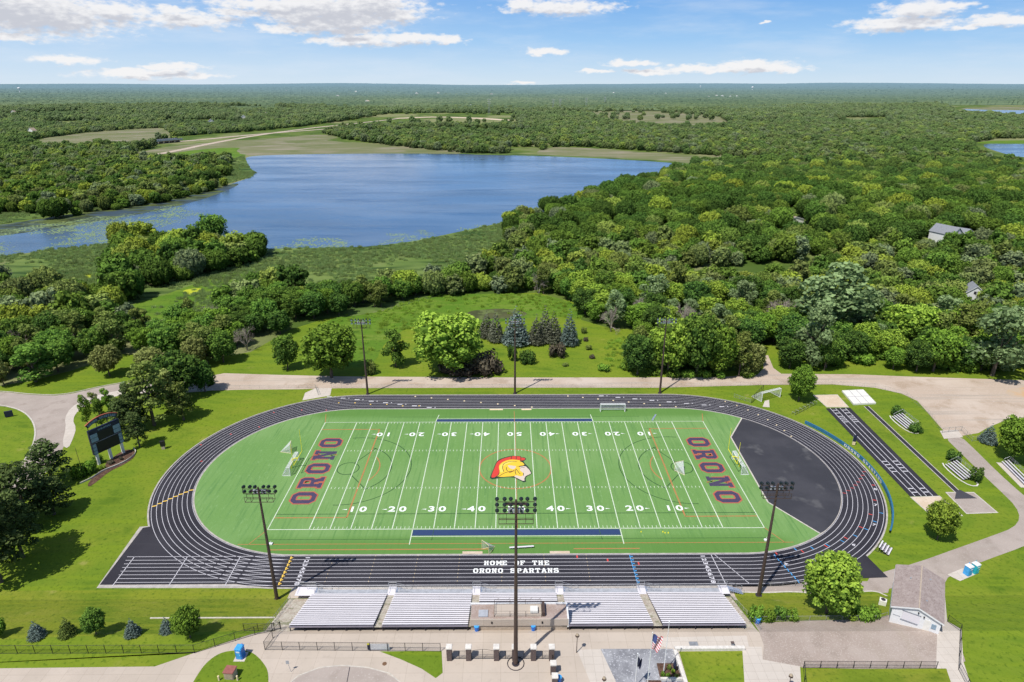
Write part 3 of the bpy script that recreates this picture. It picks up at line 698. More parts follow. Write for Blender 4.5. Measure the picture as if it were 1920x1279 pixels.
for sx in (-1,1):
    og.line((sx*54.8,20.2),(sx*38.4,20.2),.32); og.line((sx*54.8,-20.2),(sx*38.4,-20.2),.32); og.line((sx*38.4,-20.2),(sx*38.4,20.2),.36)
    og.poly([(sx*x_, y_) for x_, y_ in arc(43.9, 0, 9.15, R_(143), R_(217), 20)], .3)
    og.line((sx*54.86,-24.4),(sx*54.86,24.4),.12)
og.build('orange_field_lines', Z0+.004, MT['line_orange'], field)
bk = Strips()
bk.line((-54.8,-18.9),(54.9,-18.9),.2); bk.line((-54.8,20.3),(-37,20.3),.12); bk.line((37,20.3),(54.9,20.3),.12); bk.line((-56,-27.8),(56,-27.8),.13); bk.line((-37,27.5),(37,27.5),.1)
for sx in (-1,1):
    bk.poly([(sx*(x_), y_) for x_, y_ in arc(42.7, 0, 2.75, 0, 2*math.pi, 40)], .24)
    bk.poly([(sx*x_, y_) for x_, y_ in arc(42.7, 0, 11.0, R_(112), R_(238), 34)], .24)
    bk.poly([(sx*x_, y_) for x_, y_ in arc(42.2, 0, 15.5, R_(80), R_(272), 44)], .22)
    bk.line((sx*41.6,2.6),(sx*37.4,9.9),.24); bk.line((sx*41.6,-2.5),(sx*36.6,-8.9),.24)
bk.line((-18.2,-24.5),(-18.3,-28.2),.12); bk.line((18.2,-24.5),(18.5,-28.2),.12)
bk.build('black_field_lines', Z0+.002, MT['line_black'], field)
items = []
dig = {d: text_mesh(d, 2.7, .06, 1.28) for d in '012345'}
tri = MB().add([(0,.17,0),(0,-.17,0),(1.15,0,0)], [(1,2,0)]).mesh('arrow')
for k in range(-4, 5):
    n = 50-abs(k)*10; x = k*10*YD; d1, d2 = str(n)[0], str(n)[1]
    for (yy, rz) in ((-17.2, 0), (17.4, math.pi)):
        c = math.cos(rz)
        items += [(dig[d1], x-1.25*c, yy, rz), (dig[d2], x+1.25*c, yy, rz)]
        if k < 0: items.append((tri, x-2.45, yy, math.pi))
        if k > 0: items.append((tri, x+2.45, yy, 0))
merged_text('yard_numbers', items, MT['num_white'], field, Z0+.012)
for side in (-1, 1):
    for nm, off, mt, dz_ in (('end_zone_letter_outline', .075, 'letter_red', .012), ('end_zone_lettering', 0, 'navy', .016)):
        bm = bmesh.new()
        for i, ch in enumerate('ORONO'):
            me = gl(ch, off).copy(); w_, h_ = 4.5, 5.7
            me.transform(Matrix.Diagonal((w_, h_/1.25, 1, 1)) @ Matrix.Translation((-.5, -.625, 0)))
            yy = (-12.6+i*6.35)*(1 if side < 0 else -1)
            me.transform(Matrix.Translation((side*50.35, yy, Z0+dz_)) @ Matrix.Rotation(math.pi/2 if side < 0 else -math.pi/2, 4, 'Z'))
            bm.from_mesh(me); bpy.data.meshes.remove(me)
        bm_obj(bm, nm, MT[mt], field)
# ---- midfield emblem, traced as flat paint patches
emb = obj('midfield_emblem', None, None, field)
def LG(pts): return [tuple(G(908+x/19.09, 845+y/19.09, .09)[:2]) for x, y in pts]
def lg(name, pts, lv, mt, sm=1): sheet(name, smooth(LG(pts), sm), Z0+.016+lv*.004, MT[mt], emb)
bpy.data.objects.remove(emb); emb = field
lg('emblem_outline', [(200,985),(235,870),(330,650),(400,470),(460,370),(560,300),(680,255),(830,215),(980,185),(1120,190),(1300,195),(1320,240),(1440,240),(1510,290),(1460,350),(1400,375),(1470,480),(1540,540),(1620,640),(1690,760),(1700,820),(1640,870),(1560,900),(1490,960),(1480,1040),(1500,1110),(1430,1135),(1340,1100),(1180,1020),(1060,970),(900,950),(700,960),(520,990),(400,1010),(280,1025)], 0, 'lg_black', 0)
lg('emblem_plume', [(240,950),(300,780),(370,620),(420,480),(480,390),(600,320),(760,260),(900,230),(1010,195),(1130,200),(1290,210),(1320,255),(1420,255),(1480,290),(1430,345),(1310,355),(1150,320),(950,330),(760,390),(620,470),(540,560),(530,690),(545,760),(500,860),(420,930),(330,980)], 1, 'lg_red')
lg('emblem_helmet', [(440,935),(530,870),(555,760),(520,620),(540,510),(640,420),(780,355),(950,318),(1120,325),(1290,350),(1280,400),(1360,410),(1450,510),(1380,535),(1240,560),(1290,620),(1290,740),(1400,790),(1400,900),(1280,930),(1130,900),(1000,920),(830,930),(650,945)], 2, 'lg_yellow')
lg('emblem_face', [(1240,580),(1480,550),(1540,620),(1610,680),(1650,760),(1680,820),(1600,860),(1500,900),(1450,960),(1430,1020),(1450,1080),(1380,1085),(1250,1020),(1100,950),(1060,925),(1150,880),(1290,930),(1390,900),(1395,790),(1300,740),(1270,680),(1310,620)], 3, 'lg_skin', 1)
lg('emblem_highlight', [(540,560),(620,480),(760,410),(960,370),(1140,380),(1000,420),(820,470),(700,540),(660,640),(700,740),(600,800),(560,740)], 4, 'lg_gold')
lg('emblem_wing', [(820,520),(1000,540),(1150,560),(1100,640),(1020,680),(900,620)], 5, 'lg_skin')
lg('emblem_shadow', [(860,770),(1000,730),(1080,690),(1080,730),(980,780),(900,800)], 6, 'lg_brown')
s_ = Strips()
for pl in ([(210,990),(420,960),(560,900),(720,800),(860,765),(1000,730)], [(1190,570),(1300,550),(1480,530)], [(700,760),(650,620),(680,480),(820,410),(1000,380),(1180,400)], [(1130,650),(1180,720),(1290,850)], [(1140,860),(1100,760),(1120,680)], [(800,600),(780,680),(860,750)], [(1320,600),(1440,610)], [(1310,230),(1310,340)], [(1140,200),(1150,315)], [(980,200),(960,310)], [(1400,900),(1400,800)]):
    s_.poly(smooth(LG(pl),1,False), .16)
s_.build('emblem_line_work', Z0+.016+.03, MT['lg_black'], emb)
for (x0, x1, y) in ((-11.4,-7.2,-32.2),(6.5+.4,11.1,-32.2),(-7.4,-3.4,32.05),(2.2,5.2,32.05)):
    stp = Strips(); stp.line((x0,y),(x1,y),.75); stp.build('board_mat', .09, MT['mk_cream'] if y > 0 else MT['sand'])

# ------------------------------------------------------------------ FIELD EVENTS (east)
def px_strip(a, b, w0, w1=None): pass
rw = GL([(1548,766),(1594,765),(1760,930),(1706,931)])
sheet('long_jump_runway', rw, .05, MT['track'])
ljr = bpy.data.objects['long_jump_runway']
lj = Strips()
def lerp(a, b, t): return (a[0]+(b[0]-a[0])*t, a[1]+(b[1]-a[1])*t)
A, B, Cc, D = rw                                         # far-left, far-right, near-right, near-left
for u in (.18,.40,.58,.80):
    lj.line(lerp(A,B,u), lerp(D,Cc,u), .16)
for (ua, ub) in ((.18,.40),(.58,.80)):
    for t_ in (.03,.07,.115,.14,.165,.19,.66,.695,.73,.765,.93,.965):
        lj.line(lerp(lerp(A,D,t_),lerp(B,Cc,t_),ua), lerp(lerp(A,D,t_),lerp(B,Cc,t_),ub), .3)
lj.build('runway_lines', .062, MT['lane'], ljr)
def bordered(name, pts, border_mat, mat, off, shrink=.93):
    cx = sum(p[0] for p in pts)/len(pts); cy = sum(p[1] for p in pts)/len(pts)
    o = sheet(name, pts, off, border_mat)
    sheet(name+'_surface', [(cx+(x-cx)*shrink, cy+(y-cy)*shrink) for x, y in pts], off+.008, mat, o)
    return o
bordered('north_sand_pit', GL([(1524,741),(1570,740),(1592,764),(1550,764)]), MT['kerb'], MT['sand'], .052)
bordered('south_sand_pit', GL([(1706,932),(1762,930),(1806,968),(1745,967)]), MT['kerb'], MT['sand'], .052)
bordered('shot_put_pad', GL([(1772,923),(1826,923),(1872,962),(1812,964)]), MT['kerb'], MT['asphalt_tan'], .052, .92)
pv = Strips(); pv.line(G(1624,762)[:2], G(1800,927)[:2], 1.25); pv.build('pole_vault_runway', .075, MT['track'])
pvl = Strips(); a_, b_ = G(1624,762)[:2], G(1800,927)[:2]
for o_ in (-.68,.68): pvl.line((a_[0]+o_, a_[1]), (b_[0]+o_, b_[1]), .2)
pvl.build('pole_vault_runway_edge', .083, MT['kerb'])
sheet('landing_fan', GL([(1793,921),(1800,919),(1832,935),(1790,936)]), .095, MT['dzone'])
pit = thing('vault_landing_mat', 'low white weather cover over the landing mat at the far end of the narrow runway', 'landing mat', (0,0,0))
q = GL([(1578,735),(1618,733),(1642,758),(1600,760)])
mbp = MB(); h = .55
vs = [(x,y,.03) for x,y in q] + [(x,y,h) for x,y in q]
mbp.add(vs, [(4,5,6,7)] + [(i,(i+1)%4,4+(i+1)%4,4+i) for i in range(4)])
o = mbp.build('cover', MT['off_white'], pit)
sm_ = MB()
for u in (.33,.66):
    a_, b_ = lerp(q[0],q[1],u), lerp(q[3],q[2],u); sm_.tube((a_[0],a_[1],h+.02),(b_[0],b_[1],h+.02),.06,n=4)
a_, b_ = lerp(q[0],q[3],.5), lerp(q[1],q[2],.5); sm_.tube((a_[0],a_[1],h+.02),(b_[0],b_[1],h+.02),.05,n=4)
sm_.build('seam', MT['alu_foot'], pit)

# ------------------------------------------------------------------ SOUTH SIDE SURFACES
def S2(name, px, off, mt, sm=0, zz=None):
    pts = GL(px); pts = smooth(pts, sm) if sm else pts
    return sheet(name, [(x, max(y,-105)) for x, y in pts], off, MT[mt])
sheet('bank', [(-190,-42.6),(-82,-42.6),(-44,-42.6),(-42.2,-56.6),(-190,-64)], .02, MT['bank'])
S2('plaza', [(-300,1257),(290,1250),(372,1222),(500,1183),(527,1180),(545,1172),(1400,1168),(1404,1172),(1418,1180),(1437,1210),(1437,1400),(-300,1400)], .03, 'concrete')
S2('fence_lawn', [(-300,1229),(365,1225),(372,1222),(292,1249),(-300,1257)], .015, 'lawn')
S2('asphalt_yard', [(1413,1168),(1640,1160),(1680,1150),(1790,1180),(1810,1240),(1790,1252),(1760,1258),(1505,1252),(1430,1237),(1432,1210)], .034, 'asphalt_dk')
S2('east_walk', [(1757,1188),(1768,1168),(1772,1110),(1776,1165),(1802,1180),(1806,1240),(1822,1290),(1830,1400),(1800,1400),(1775,1255),(1755,1255)], .042, 'walk')
S2('centre_walk', [(1392,1213),(1428,1213),(1430,1237),(1500,1250),(1510,1400),(1395,1400)], .042, 'walk')
S2('north_walk', [(1227,1196),(1400,1192),(1404,1213),(1262,1217),(1240,1212)], .038, 'walk')
S2('west_plaza_walk', [(1082,1219),(1126,1217),(1165,1300),(1115,1300)], .038, 'walk')
S2('slate_gravel_bed', [(1126,1217),(1262,1217),(1290,1300),(1165,1300)], .045, 'slate_gravel')
S2('flower_bed', [(1231,1244),(1268,1244),(1279,1275),(1238,1275)], .055, 'mulch')
S2('front_flower_bed', [(1212,1276),(1240,1276),(1242,1300),(1216,1300)], .055, 'mulch')
S2('plaza_lawn', [(1273,1222),(1392,1221),(1397,1300),(1296,1300)], .055, 'lawn')
S2('south_east_lawn', [(1512,1255),(1774,1254),(1800,1330),(1516,1330)], .055, 'bank')
S2('traffic_circle', [(520,1300),(560,1268),(600,1253),(640,1249),(690,1253),(730,1264),(775,1300)], .055, 'asphalt_tan', 1)
S2('island_lawn', [(445,1219),(412,1224),(385,1244),(367,1271),(345,1310),(500,1310),(505,1262),(492,1240),(472,1222)], .055, 'lawn', 2)
S2('corner_lawn', [(712,1222),(828,1221),(830,1262),(817,1272),(790,1254),(750,1236)], .055, 'lawn')
S2('tree_bed_lawn', [(1376,1111),(1440,1112),(1480,1109),(1530,1113),(1600,1113),(1640,1108),(1662,1116),(1665,1150),(1640,1162),(1410,1166)], .045, 'bank')
for nm, xa, xb in (('gravel_slope', -43.5, -38.9), ('gravel_slope', -24.85, -23.35), ('gravel_slope', -8.75, -7.15), ('gravel_slope', 7.25, 8.65), ('gravel_slope', 22.95, 24.65), ('gravel_slope', 38.7, 40.8)):
    sheet(nm, [(xa,-45.2),(xb,-45.2),(xb,-57.2),(xa,-57.2)], .05 if abs(xa+xb) > 60 else .88, MT['rubble'])
kb = Strips(); kb.poly(GL([(520,1300),(560,1267),(600,1252),(640,1248),(690,1252),(730,1263),(775,1300)]), .2)
kb.poly(smooth(GL([(1376,1110),(1440,1112),(1480,1109),(1530,1113),(1600,1112),(1640,1107),(1664,1118)]),2,False), .3)
kb.build('island_kerb', .062, MT['kerb'])
jb = Strips(); jb.line(G(650,1283)[:2], G(656,1251)[:2], .12); jb.build('pavement_joint', .064, MT['steel_dark'])
mh = MB().tube((*G(721,1245)[:2], 4.53), (*G(721,1245)[:2], 4.56), .36, n=16); tag(mh.build('manhole_cover', MT['bronze']), 'round rusty manhole cover in the plaza above the traffic circle', 'manhole cover')
gx = G(1301,1209); o = MB().box(gx.x-.75, gx.x+.7, gx.y-.55, gx.y+.55, 4.5, 4.62).build('floor_grate', MT['slate_roof']); tag(o, 'dark square grate in the pale walk north of the small plaza lawn', 'grate')
# low kerb wall round the plaza lawn
tag(MB().box(*(lambda a,b:(a.x,b.x))(G(1265,1219),G(1396,1219)), G(1265,1219).y-.25, G(1265,1219).y+.35, 4.5, 5.05).build('garden_wall', MT['cap']), 'low pale stone wall along the north edge of the plaza lawn', 'wall')
a_, b_ = G(1266,1222), G(1292,1300)
wv = MB().add([(a_.x-.35,a_.y,4.5),(a_.x+.25,a_.y,4.5),(b_.x+.25,b_.y,4.5),(b_.x-.35,b_.y,4.5),(a_.x-.35,a_.y,4.95),(a_.x+.25,a_.y,4.95),(b_.x+.25,b_.y,4.95),(b_.x-.35,b_.y,4.95)], [(4,5,6,7),(0,1,5,4),(1,2,6,5),(2,3,7,6),(3,0,4,7)])
tag(wv.build('garden_wall', MT['cap']), 'low pale stone wall between the flower bed and the plaza lawn', 'wall')
a_, b_ = G(1238,1275), G(1279,1275)
tag(MB().box(a_.x, b_.x, a_.y-.2, a_.y+.15, 4.5, 4.95).build('garden_wall', MT['cap']), 'short pale wall closing the front of the flower bed', 'wall')
a_, b_ = G(282,1160), G(516,1159)
tag(MB().tube((a_.x,a_.y,a_.z+.12),(b_.x,b_.y,b_.z+.12),.14,n=6).build('concrete_edging', MT['kerb']), 'thin pale concrete edging line on the grass bank left of the bleachers', 'edging')

# ------------------------------------------------------------------ BLEACHERS
NR, DY, Z00 = 17, .72, 1.10
def bleacher(x0, x1, rows, label):
    y0 = -45.0; t = thing('bleacher', label, 'bleacher', ((x0+x1)/2, y0, 0), 0, 'grandstand sections along the home straight')
    w_ = (x1-x0)/2
    plank = MB().box(-w_, w_, -.15, .13, 0, .05).mesh('seat_row')
    foot = MB().box(-w_, w_, -.10, .10, 0, .04).mesh('footboard')
    plank.materials.append(MT['alu']); foot.materials.append(MT['alu_foot'])
    DZ = .262
    for i in range(rows):
        o = obj('seat_row', plank, None, t); o.location = (0, -i*DY-.34, Z00+i*DZ+.22)
        o = obj('footboard', foot, None, t); o.location = (0, -i*DY+.03, Z00+i*DZ-.08)
    fr = MB()
    nb = max(3, int((x1-x0)/2.4))
    for k in range(nb+1):
        x = -w_+.1+(2*w_-.2)*k/nb
        zt = Z00+rows*DZ-.1; ye = -rows*DY
        fr.add([(x-.04,0.1,.9),(x+.04,0.1,.9),(x+.04,ye,zt-.35),(x-.04,ye,zt-.35),(x-.04,.1,Z00-.1),(x+.04,.1,Z00-.1),(x+.04,ye,zt-.08),(x-.04,ye,zt-.08)], [(4,5,6,7),(0,1,5,4),(1,2,6,5),(2,3,7,6),(3,0,4,7)])
        fr.box(x-.05,x+.05,-.1,.0,0,1.1); fr.box(x-.05,x+.05,ye+.1,ye+.25,H(-45+ye)-.2,zt-.2)
    ye = -rows*DY
    fr.add([(-w_,.2,Z00-.35),(w_,.2,Z00-.35),(w_,ye,Z00+rows*DZ-.38),(-w_,ye,Z00+rows*DZ-.38)], [(0,1,2,3)])  # dark sheet added under the rows, standing for the shade in the gaps
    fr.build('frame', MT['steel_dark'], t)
    bk_ = MB().box(-w_, w_, ye-.05, ye+.02, Z00+rows*DZ-.35, Z00+rows*DZ-.02).build('back_board', MT['alu_foot'], t)
    fd = MB().box(-w_, w_, .15, .22, .7, Z00-.02).build('front_board', MT['alu_deck'], t)
    return t
bl = [bleacher(-39.2,-24.8,NR,'bleacher section at the far left end of the stand'), bleacher(-23.4,-8.7,NR,'bleacher section between the left end section and the press box'),
      bleacher(-7.2,7.3,5,'short bleacher section of a few rows in front of the press box'), bleacher(8.6,23.0,NR,'bleacher section with the lamp bank shadow, right of the press box'), bleacher(24.6,38.9,NR,'bleacher section at the far right end of the stand')]
# front walkway with guard rail
wk = thing('front_walkway', 'long raised aluminium walkway with a chain link guard rail along the foot of the bleachers', 'walkway', (0,-44.3,0))
MB().box(-40.5,40.3,-.5,.55,.95,1.02).build('deck', MT['alu_deck'], wk)
rl = MB()
for k in range(28): x = -40.4+k*(80.6/27); rl.tube((x,.52,.0),(x,.52,2.0),.03,n=4)
for z in (1.15,1.55,2.0): rl.tube((-40.4,.52,z),(40.2,.52,z),.025,n=4)
rl.build('guard_rail', MT['alu_rail'], wk)
MB().quad((-40.4,.52,1.0),(40.2,.52,1.0),(40.2,.52,2.0),(-40.4,.52,2.0)).build('chain_link', MT['mesh_grey'], wk)
MB().box(-40.4,40.2,.40,.44,.3,.95).build('fascia', MT['alu_deck'], wk)
def stair(x, label, wide=1.6):
    t = thing('bleacher_stair', label, 'stairs', (x,-44.4,0), 0, 'stairs up to the grandstand walkway')
    MB().box(-wide/2,wide/2,-1.0,1.3,1.03,1.10).build('landing', MT['alu'], t)
    sp = MB()
    for k in range(7): sp.box(wide/2+.05+k*.42, wide/2+.33+k*.42, -.15, 1.2, .98-k*.14, 1.03-k*.14)
    sp.build('steps', MT['stair_blue'], t)
    r = MB()
    for yy in (-.15,1.2):
        r.path([(wide/2,yy,2.05),(wide/2+3,yy,1.1),(wide/2+3,yy,.05)],.028,4); r.path([(wide/2,yy,1.6),(wide/2+3,yy,.65)],.022,4)
        for k in range(4): r.tube((wide/2+k*.98,yy,1.05-k*.3),(wide/2+k*.98,yy,2.05-k*.31),.025,n=4)
    r.path([(-wide/2,1.3,.0),(-wide/2,1.3,2.1),(wide/2,1.3,2.1),(wide/2,1.3,.0)],.03,4); r.path([(-wide/2,1.3,1.6),(wide/2,1.3,1.6)],.022,4)
    r.path([(-wide/2,-.9,2.1),(-wide/2,1.3,2.1)],.028,4)
    r.build('handrail', MT['alu_rail'], t)
    return t
for x, lb, wd in ((-40.6,'wide aluminium stair landing at the left end of the bleachers',3.6), (-24.1,'aluminium stair between the two left bleacher sections',1.5), (-7.9,'aluminium stair left of the short centre bleacher',1.5), (8.0,'aluminium stair right of the short centre bleacher',1.5), (23.8,'aluminium stair between the two right bleacher sections',1.5), (39.6,'aluminium stair at the right end of the bleachers',1.8)):
    stair(x, lb, wd)
# aisle rails beside the stand ends
for xa, xb, lb in ((-43.2,-43.4,'sloping steel handrail down the gravel bank left of the stand'),(40.6,41.4,'sloping steel handrail down the bank right of the stand')):
    m_ = MB(); n_ = 9
    P = [Vector((xa+(xb-xa)*k/n_, -45.5-12*k/n_, 0)) for k in range(n_+1)]
    for p in P: m_.tube((p.x,p.y,H(p.y)),(p.x,p.y,H(p.y)+1.05),.03,n=4)
    m_.path([(p.x,p.y,H(p.y)+1.05) for p in P],.03,4); m_.path([(p.x,p.y,H(p.y)+.55) for p in P],.022,4)
    tag(m_.build('handrail', MT['alu_rail']), lb, 'handrail')

# press box
pb = thing('press_box', 'low press box with brown gravel roof and railed deck behind the centre bleachers', 'press box', (0,-55.3,0))
MB().box(-8.2,8.3,-1.75,1.75,1.5,6.55).build('wall', MT['stone_wall'], pb)
MB().box(-8.3,8.45,-1.95,-1.76,5.35,6.75).build('upper_fascia', MT['concrete'], pb)
MB().box(-8.2,8.3,-1.755,1.75,6.552,6.62).build('roof', MT['press_roof'], pb)
MB().box(-8.4,8.5,1.6,1.85,6.4,6.85).box(8.3,8.55,-1.94,1.6,5.0,6.84).build('parapet', MT['white'], pb)
MB().box(-4.2,3.9,-1.2,1.3,6.63,6.95).build('filming_deck', MT['concrete'], pb)
r = MB()
for x in (-4.2,-1.5,1.2,3.9):
    for yy in (-1.25,1.35): r.tube((x,yy,6.6),(x,yy,7.9),.035,n=4)
for z in (7.35,7.9):
    r.path([(-4.2,-1.25,z),(3.9,-1.25,z),(3.9,1.35,z),(-4.2,1.35,z),(-4.2,-1.25,z)],.028,4)
for x in (-3.8,-1.9,0,1.9,3.4): r.tube((x,1.35,7.9),(x+.5,1.35,8.4),.03,n=4)
r.path([(-4.2,1.35,8.4),(3.9,1.35,8.4)],.025,4)
r.build('railing', MT['pole_brown'], pb)
MB().box(-6.9,-5.3,-1.3,.2,6.62,6.85).build('roof_hatch', MT['alu_deck'], pb)
MB().bbox(2.0,3.3,-.9,.4,6.96,7.5).build('air_unit', MT['off_white'], pb)
MB().box(4.05,4.5,-1.2,1.4,6.63,7.5).build('stair_hood', MT['pole_brown'], pb)
w_ = MB()
for x in (-4.6,4.0): w_.box(x-.12,x+.12,-2.05,-1.96,5.9,6.3)
w_.build('wall_lamp', MT['black'], pb)

# back row frames: dark slots behind the upper seats
# ------------------------------------------------------------------ LIGHT POLES
def copy_thing(root, label=None):
    r = root.copy(); COL.objects.link(r)
    if label: r['label'] = label
    def rec(src, dst):
        for ch in src.children:
            c = ch.copy(); COL.objects.link(c); c.parent = dst; rec(ch, c)
    rec(root, r); return r
def light_pole(label, rows, h, group='stadium floodlight masts'):
    t = thing('light_pole', label, 'floodlight', (0,0,0), 0, group)
    MB().tube((0,0,-.3),(0,0,h*.5),.36,.27,10).tube((0,0,h*.5),(0,0,h-.1),.27,.16,10).build('pole', MT['pole_brown'], t)
    MB().tube((0,0,-.2),(0,0,.12),.62,n=14).build('base', MT['steel_dark'], t)
    fr = MB(); top_ = h-.2
    zs = [top_-k*1.0 for k in range(rows)]
    for z in zs: fr.box(-2.9,2.9,.12,.2,z-.42,z-.34)
    fr.box(-2.9,-2.83,.12,.2,zs[-1]-.45,top_); fr.box(2.83,2.9,.12,.2,zs[-1]-.45,top_)
    fr.box(-1.6,1.6,.22,.6,zs[0]-1.0,zs[0]-.8)
    fr.build('cross_frame', MT['pole_brown'], t)
    bal = MB(); 
    for x in (-.95,-.4,.4,.95): bal.bbox(x-.2,x+.2,.22,.55,zs[-1]-.75+.3,zs[-1]-.1+.4)
    bal.build('ballast_box', MT['alu_deck'], t)
    pl = MB(); z0 = zs[-1]-1.75
    for (x0_,x1_) in ((-2.5,2.5),):
        for yy in (-.5,.5):
            pl.box(x0_,x1_,yy-.04,yy+.04,z0,z0+.08); pl.box(x0_,x1_,yy-.03,yy+.03,z0+1.0,z0+1.06)
            for x in (-2.5,-1.4,1.4,2.5): pl.box(x-.03,x+.03,yy-.03,yy+.03,z0,z0+1.05)
        for x in (-2.5,-1.4,0,1.4,2.5): pl.box(x-.03,x+.03,-.5,.5,z0,z0+.05)
    pl.build('platform', MT['pole_brown'], t)
    hood = MB().tube((0,0,0),(0,.40,-.19),.18,.32,10).ball((0,-.08,.05),.22,8,5).mesh('lamp'); hood.materials.append(MT['lamp_black'])
    glass = MB().tube((0,.425,-.202),(0,.41,-.196),.29,n=10).mesh('lens'); glass.materials.append(MT['lamp_glass'])
    xs = (-2.75,-1.65,-.75,.75,1.65,2.75)
    for z in zs:
        for x in xs:
            lm = obj('lamp', hood, None, t); lm.location = (x,.2,z)
            g_ = obj('lens', glass, None, lm)
    return t
specs = [((-46.3,42.9),25.4,math.pi,'left one of the far side, by the north gate slab'),((.35,43.1),25.3,math.pi,'middle mast of the far side, in front of the spruces'),((46.4,43.1),25.2,math.pi,'right mast of the far side, in front of pale green trees')]
p0 = None
for (xy, h_, rz, lb) in specs:
    if p0 is None: p0 = light_pole('brown floodlight mast, '+lb, 2, h_); cur = p0
    else: cur = copy_thing(p0, 'brown floodlight mast, '+lb)
    cur.location = (xy[0], xy[1], 0); cur.rotation_euler = (0,0,rz)
for (xy, lb) in (((-45.9,-45.2),'tall brown floodlight mast at the left end of the home bleachers'),((46.3,-44.7),'tall brown floodlight mast at the right end of the home bleachers by the round tree')):
    cur = copy_thing(p0, lb); cur.location = (xy[0], xy[1], 0); cur.rotation_euler = (0,0,0)
cen = light_pole('tallest floodlight mast with three rows of lamps, standing on the plaza behind the press box', 3, 31.6)
cen.location = (-.6,-64.3,4.5)
rg = MB()
for k in range(14):
    a_ = 2*math.pi*k/14; rg.tube((1.35*math.cos(a_),1.35*math.sin(a_),-.05),(1.35*math.cos(a_+.45),1.35*math.sin(a_+.45),-.05),.07,n=5)
rg2 = rg.build('base_ring', MT['steel_dark'], cen); rg2.location = (0,0,.15)

# ------------------------------------------------------------------ FENCES
def fence(name, pts, h_, label, mesh='mesh_black', postm='black', sp=2.8, r=.04, cat='fence', group=None):
    """pts are ground points; posts every sp metres, rails, woven mesh"""
    t = thing(name, label, cat, (pts[0][0], pts[0][1], H(pts[0][1])), group=group); o0 = Vector((pts[0][0], pts[0][1], H(pts[0][1])))
    P = []
    for a, b in zip(pts, pts[1:]):
        L = math.hypot(b[0]-a[0], b[1]-a[1]); n = max(1, round(L/sp))
        for k in range(n): P.append((a[0]+(b[0]-a[0])*k/n, a[1]+(b[1]-a[1])*k/n))
    P.append(tuple(pts[-1][:2])); P = [Vector((x, y, H(y)))-o0 for x, y in P]
    up = Vector((0,0,h_)); post = MB().tube((0,0,0),(0,0,h_+.05),r*1.3,n=5).mesh('post'); post.materials.append(MT[postm])
    many = len(P) > 100
    if many: pm = MB()
    for p in P:
        if many: pm.tube(p, p+up, r*1.2, n=4)
        else: o = obj('post', post, None, t); o.location = p
    if many: pm.build('post', MT[postm], t, kind='stuff')
    rr = MB(); rr.path([p+up for p in P], r, 4); rr.path([p+Vector((0,0,.12)) for p in P], r*.7, 4); rr.build('rail', MT[postm], t)
    mm = MB()
    for a, b in zip(P, P[1:]): mm.quad(a+Vector((0,0,.05)), b+Vector((0,0,.05)), b+up, a+up)
    mm.build('chain_link', MT[mesh], t)
    return t
g2 = lambda *p: tuple(G(*p)[:2])
fence('chain_link_fence', [g2(-220,1228), g2(0,1226), g2(365,1225), g2(515,1183)], 1.8, 'long black chain link fence below the row of small spruces on the left bank')
fence('chain_link_fence', [g2(458,1183), g2(511,1183), g2(526,1180)], 1.6, 'short black fence corner where the bank meets the plaza')
fence('chain_link_fence', [g2(527,1181), g2(497,1219), g2(826,1222)], 1.8, 'black chain link fence along the plaza with a white banner on it')
fence('chain_link_fence', [g2(1755,1254), g2(1506,1253), g2(1512,1330)], 1.5, 'black chain link fence between the asphalt yard and the lower right lawn')
fence('chain_link_fence', [g2(1776,1166), g2(1800,1184), g2(1797,1256), g2(1830,1320)], 1.5, 'black fence along the right side of the walk by the white building')
fence('chain_link_fence', [g2(1405,1167), g2(1425,1165), g2(1640,1163), g2(1662,1157)], 1.1, 'low grey fence in front of the shrubs beside the white building', 'mesh_grey', 'fence_grey', r=.03)
fence('chain_link_fence', [g2(391,731), g2(450,729), g2(560,728), g2(592,727)], 1.2, 'thin grey fence beside the gravel road left of the north gate slab', 'mesh_grey', 'fence_grey', 3.2, .014)
fence('chain_link_fence', [g2(622,727), g2(960,726.5), g2(1240,726), g2(1425,722)], 1.2, 'thin grey fence beside the gravel road behind the back straight', 'mesh_grey', 'fence_grey', 3.2, .014)
fence('chain_link_fence', [g2(1425,722), g2(1560,721), g2(1640,726), g2(1700,742), g2(1740,776), g2(1762,806)], 1.3, 'curving grey fence between the gravel yard and the jumping area', 'mesh_grey', 'fence_grey', 3.2, .014)
fence('metal_gate', [g2(1766,812), g2(1802,808)], 1.5, 'grey double gate at the top of the east footpath', 'mesh_grey', 'fence_grey', 2.2, .04, 'gate')
fence('metal_gate', [g2(592,728), g2(597,741)], 1.4, 'small open grey gate on the north gate slab', 'mesh_grey', 'fence_grey', 2.2, .035, 'gate')
fence('chain_link_fence', [g2(1802,808), g2(1822,828), g2(1835,826), g2(1865,823)], 1.5, 'short grey fence from the footpath gate to the blue spruce', 'mesh_grey', 'fence_grey', 2.4, .03)
fence('chain_link_fence', [g2(1376,745), g2(1407,755)], 1.2, 'short grey fence panel outside the far right bend', 'mesh_grey', 'fence_grey', 1.6, .03)
fence('batting_screen', [g2(1409,756), g2(1430,735)], 2.4, 'dark tilted mesh screen standing next to the spare goal', 'mesh_black', 'steel_dark', 2.2, .05, 'screen')
fence('chain_link_fence', [(47,-42.4),(64,-42.2)], 1.1, 'low grey fence along the chute edge right of the round tree', 'mesh_grey', 'fence_grey', 2.4, .03)
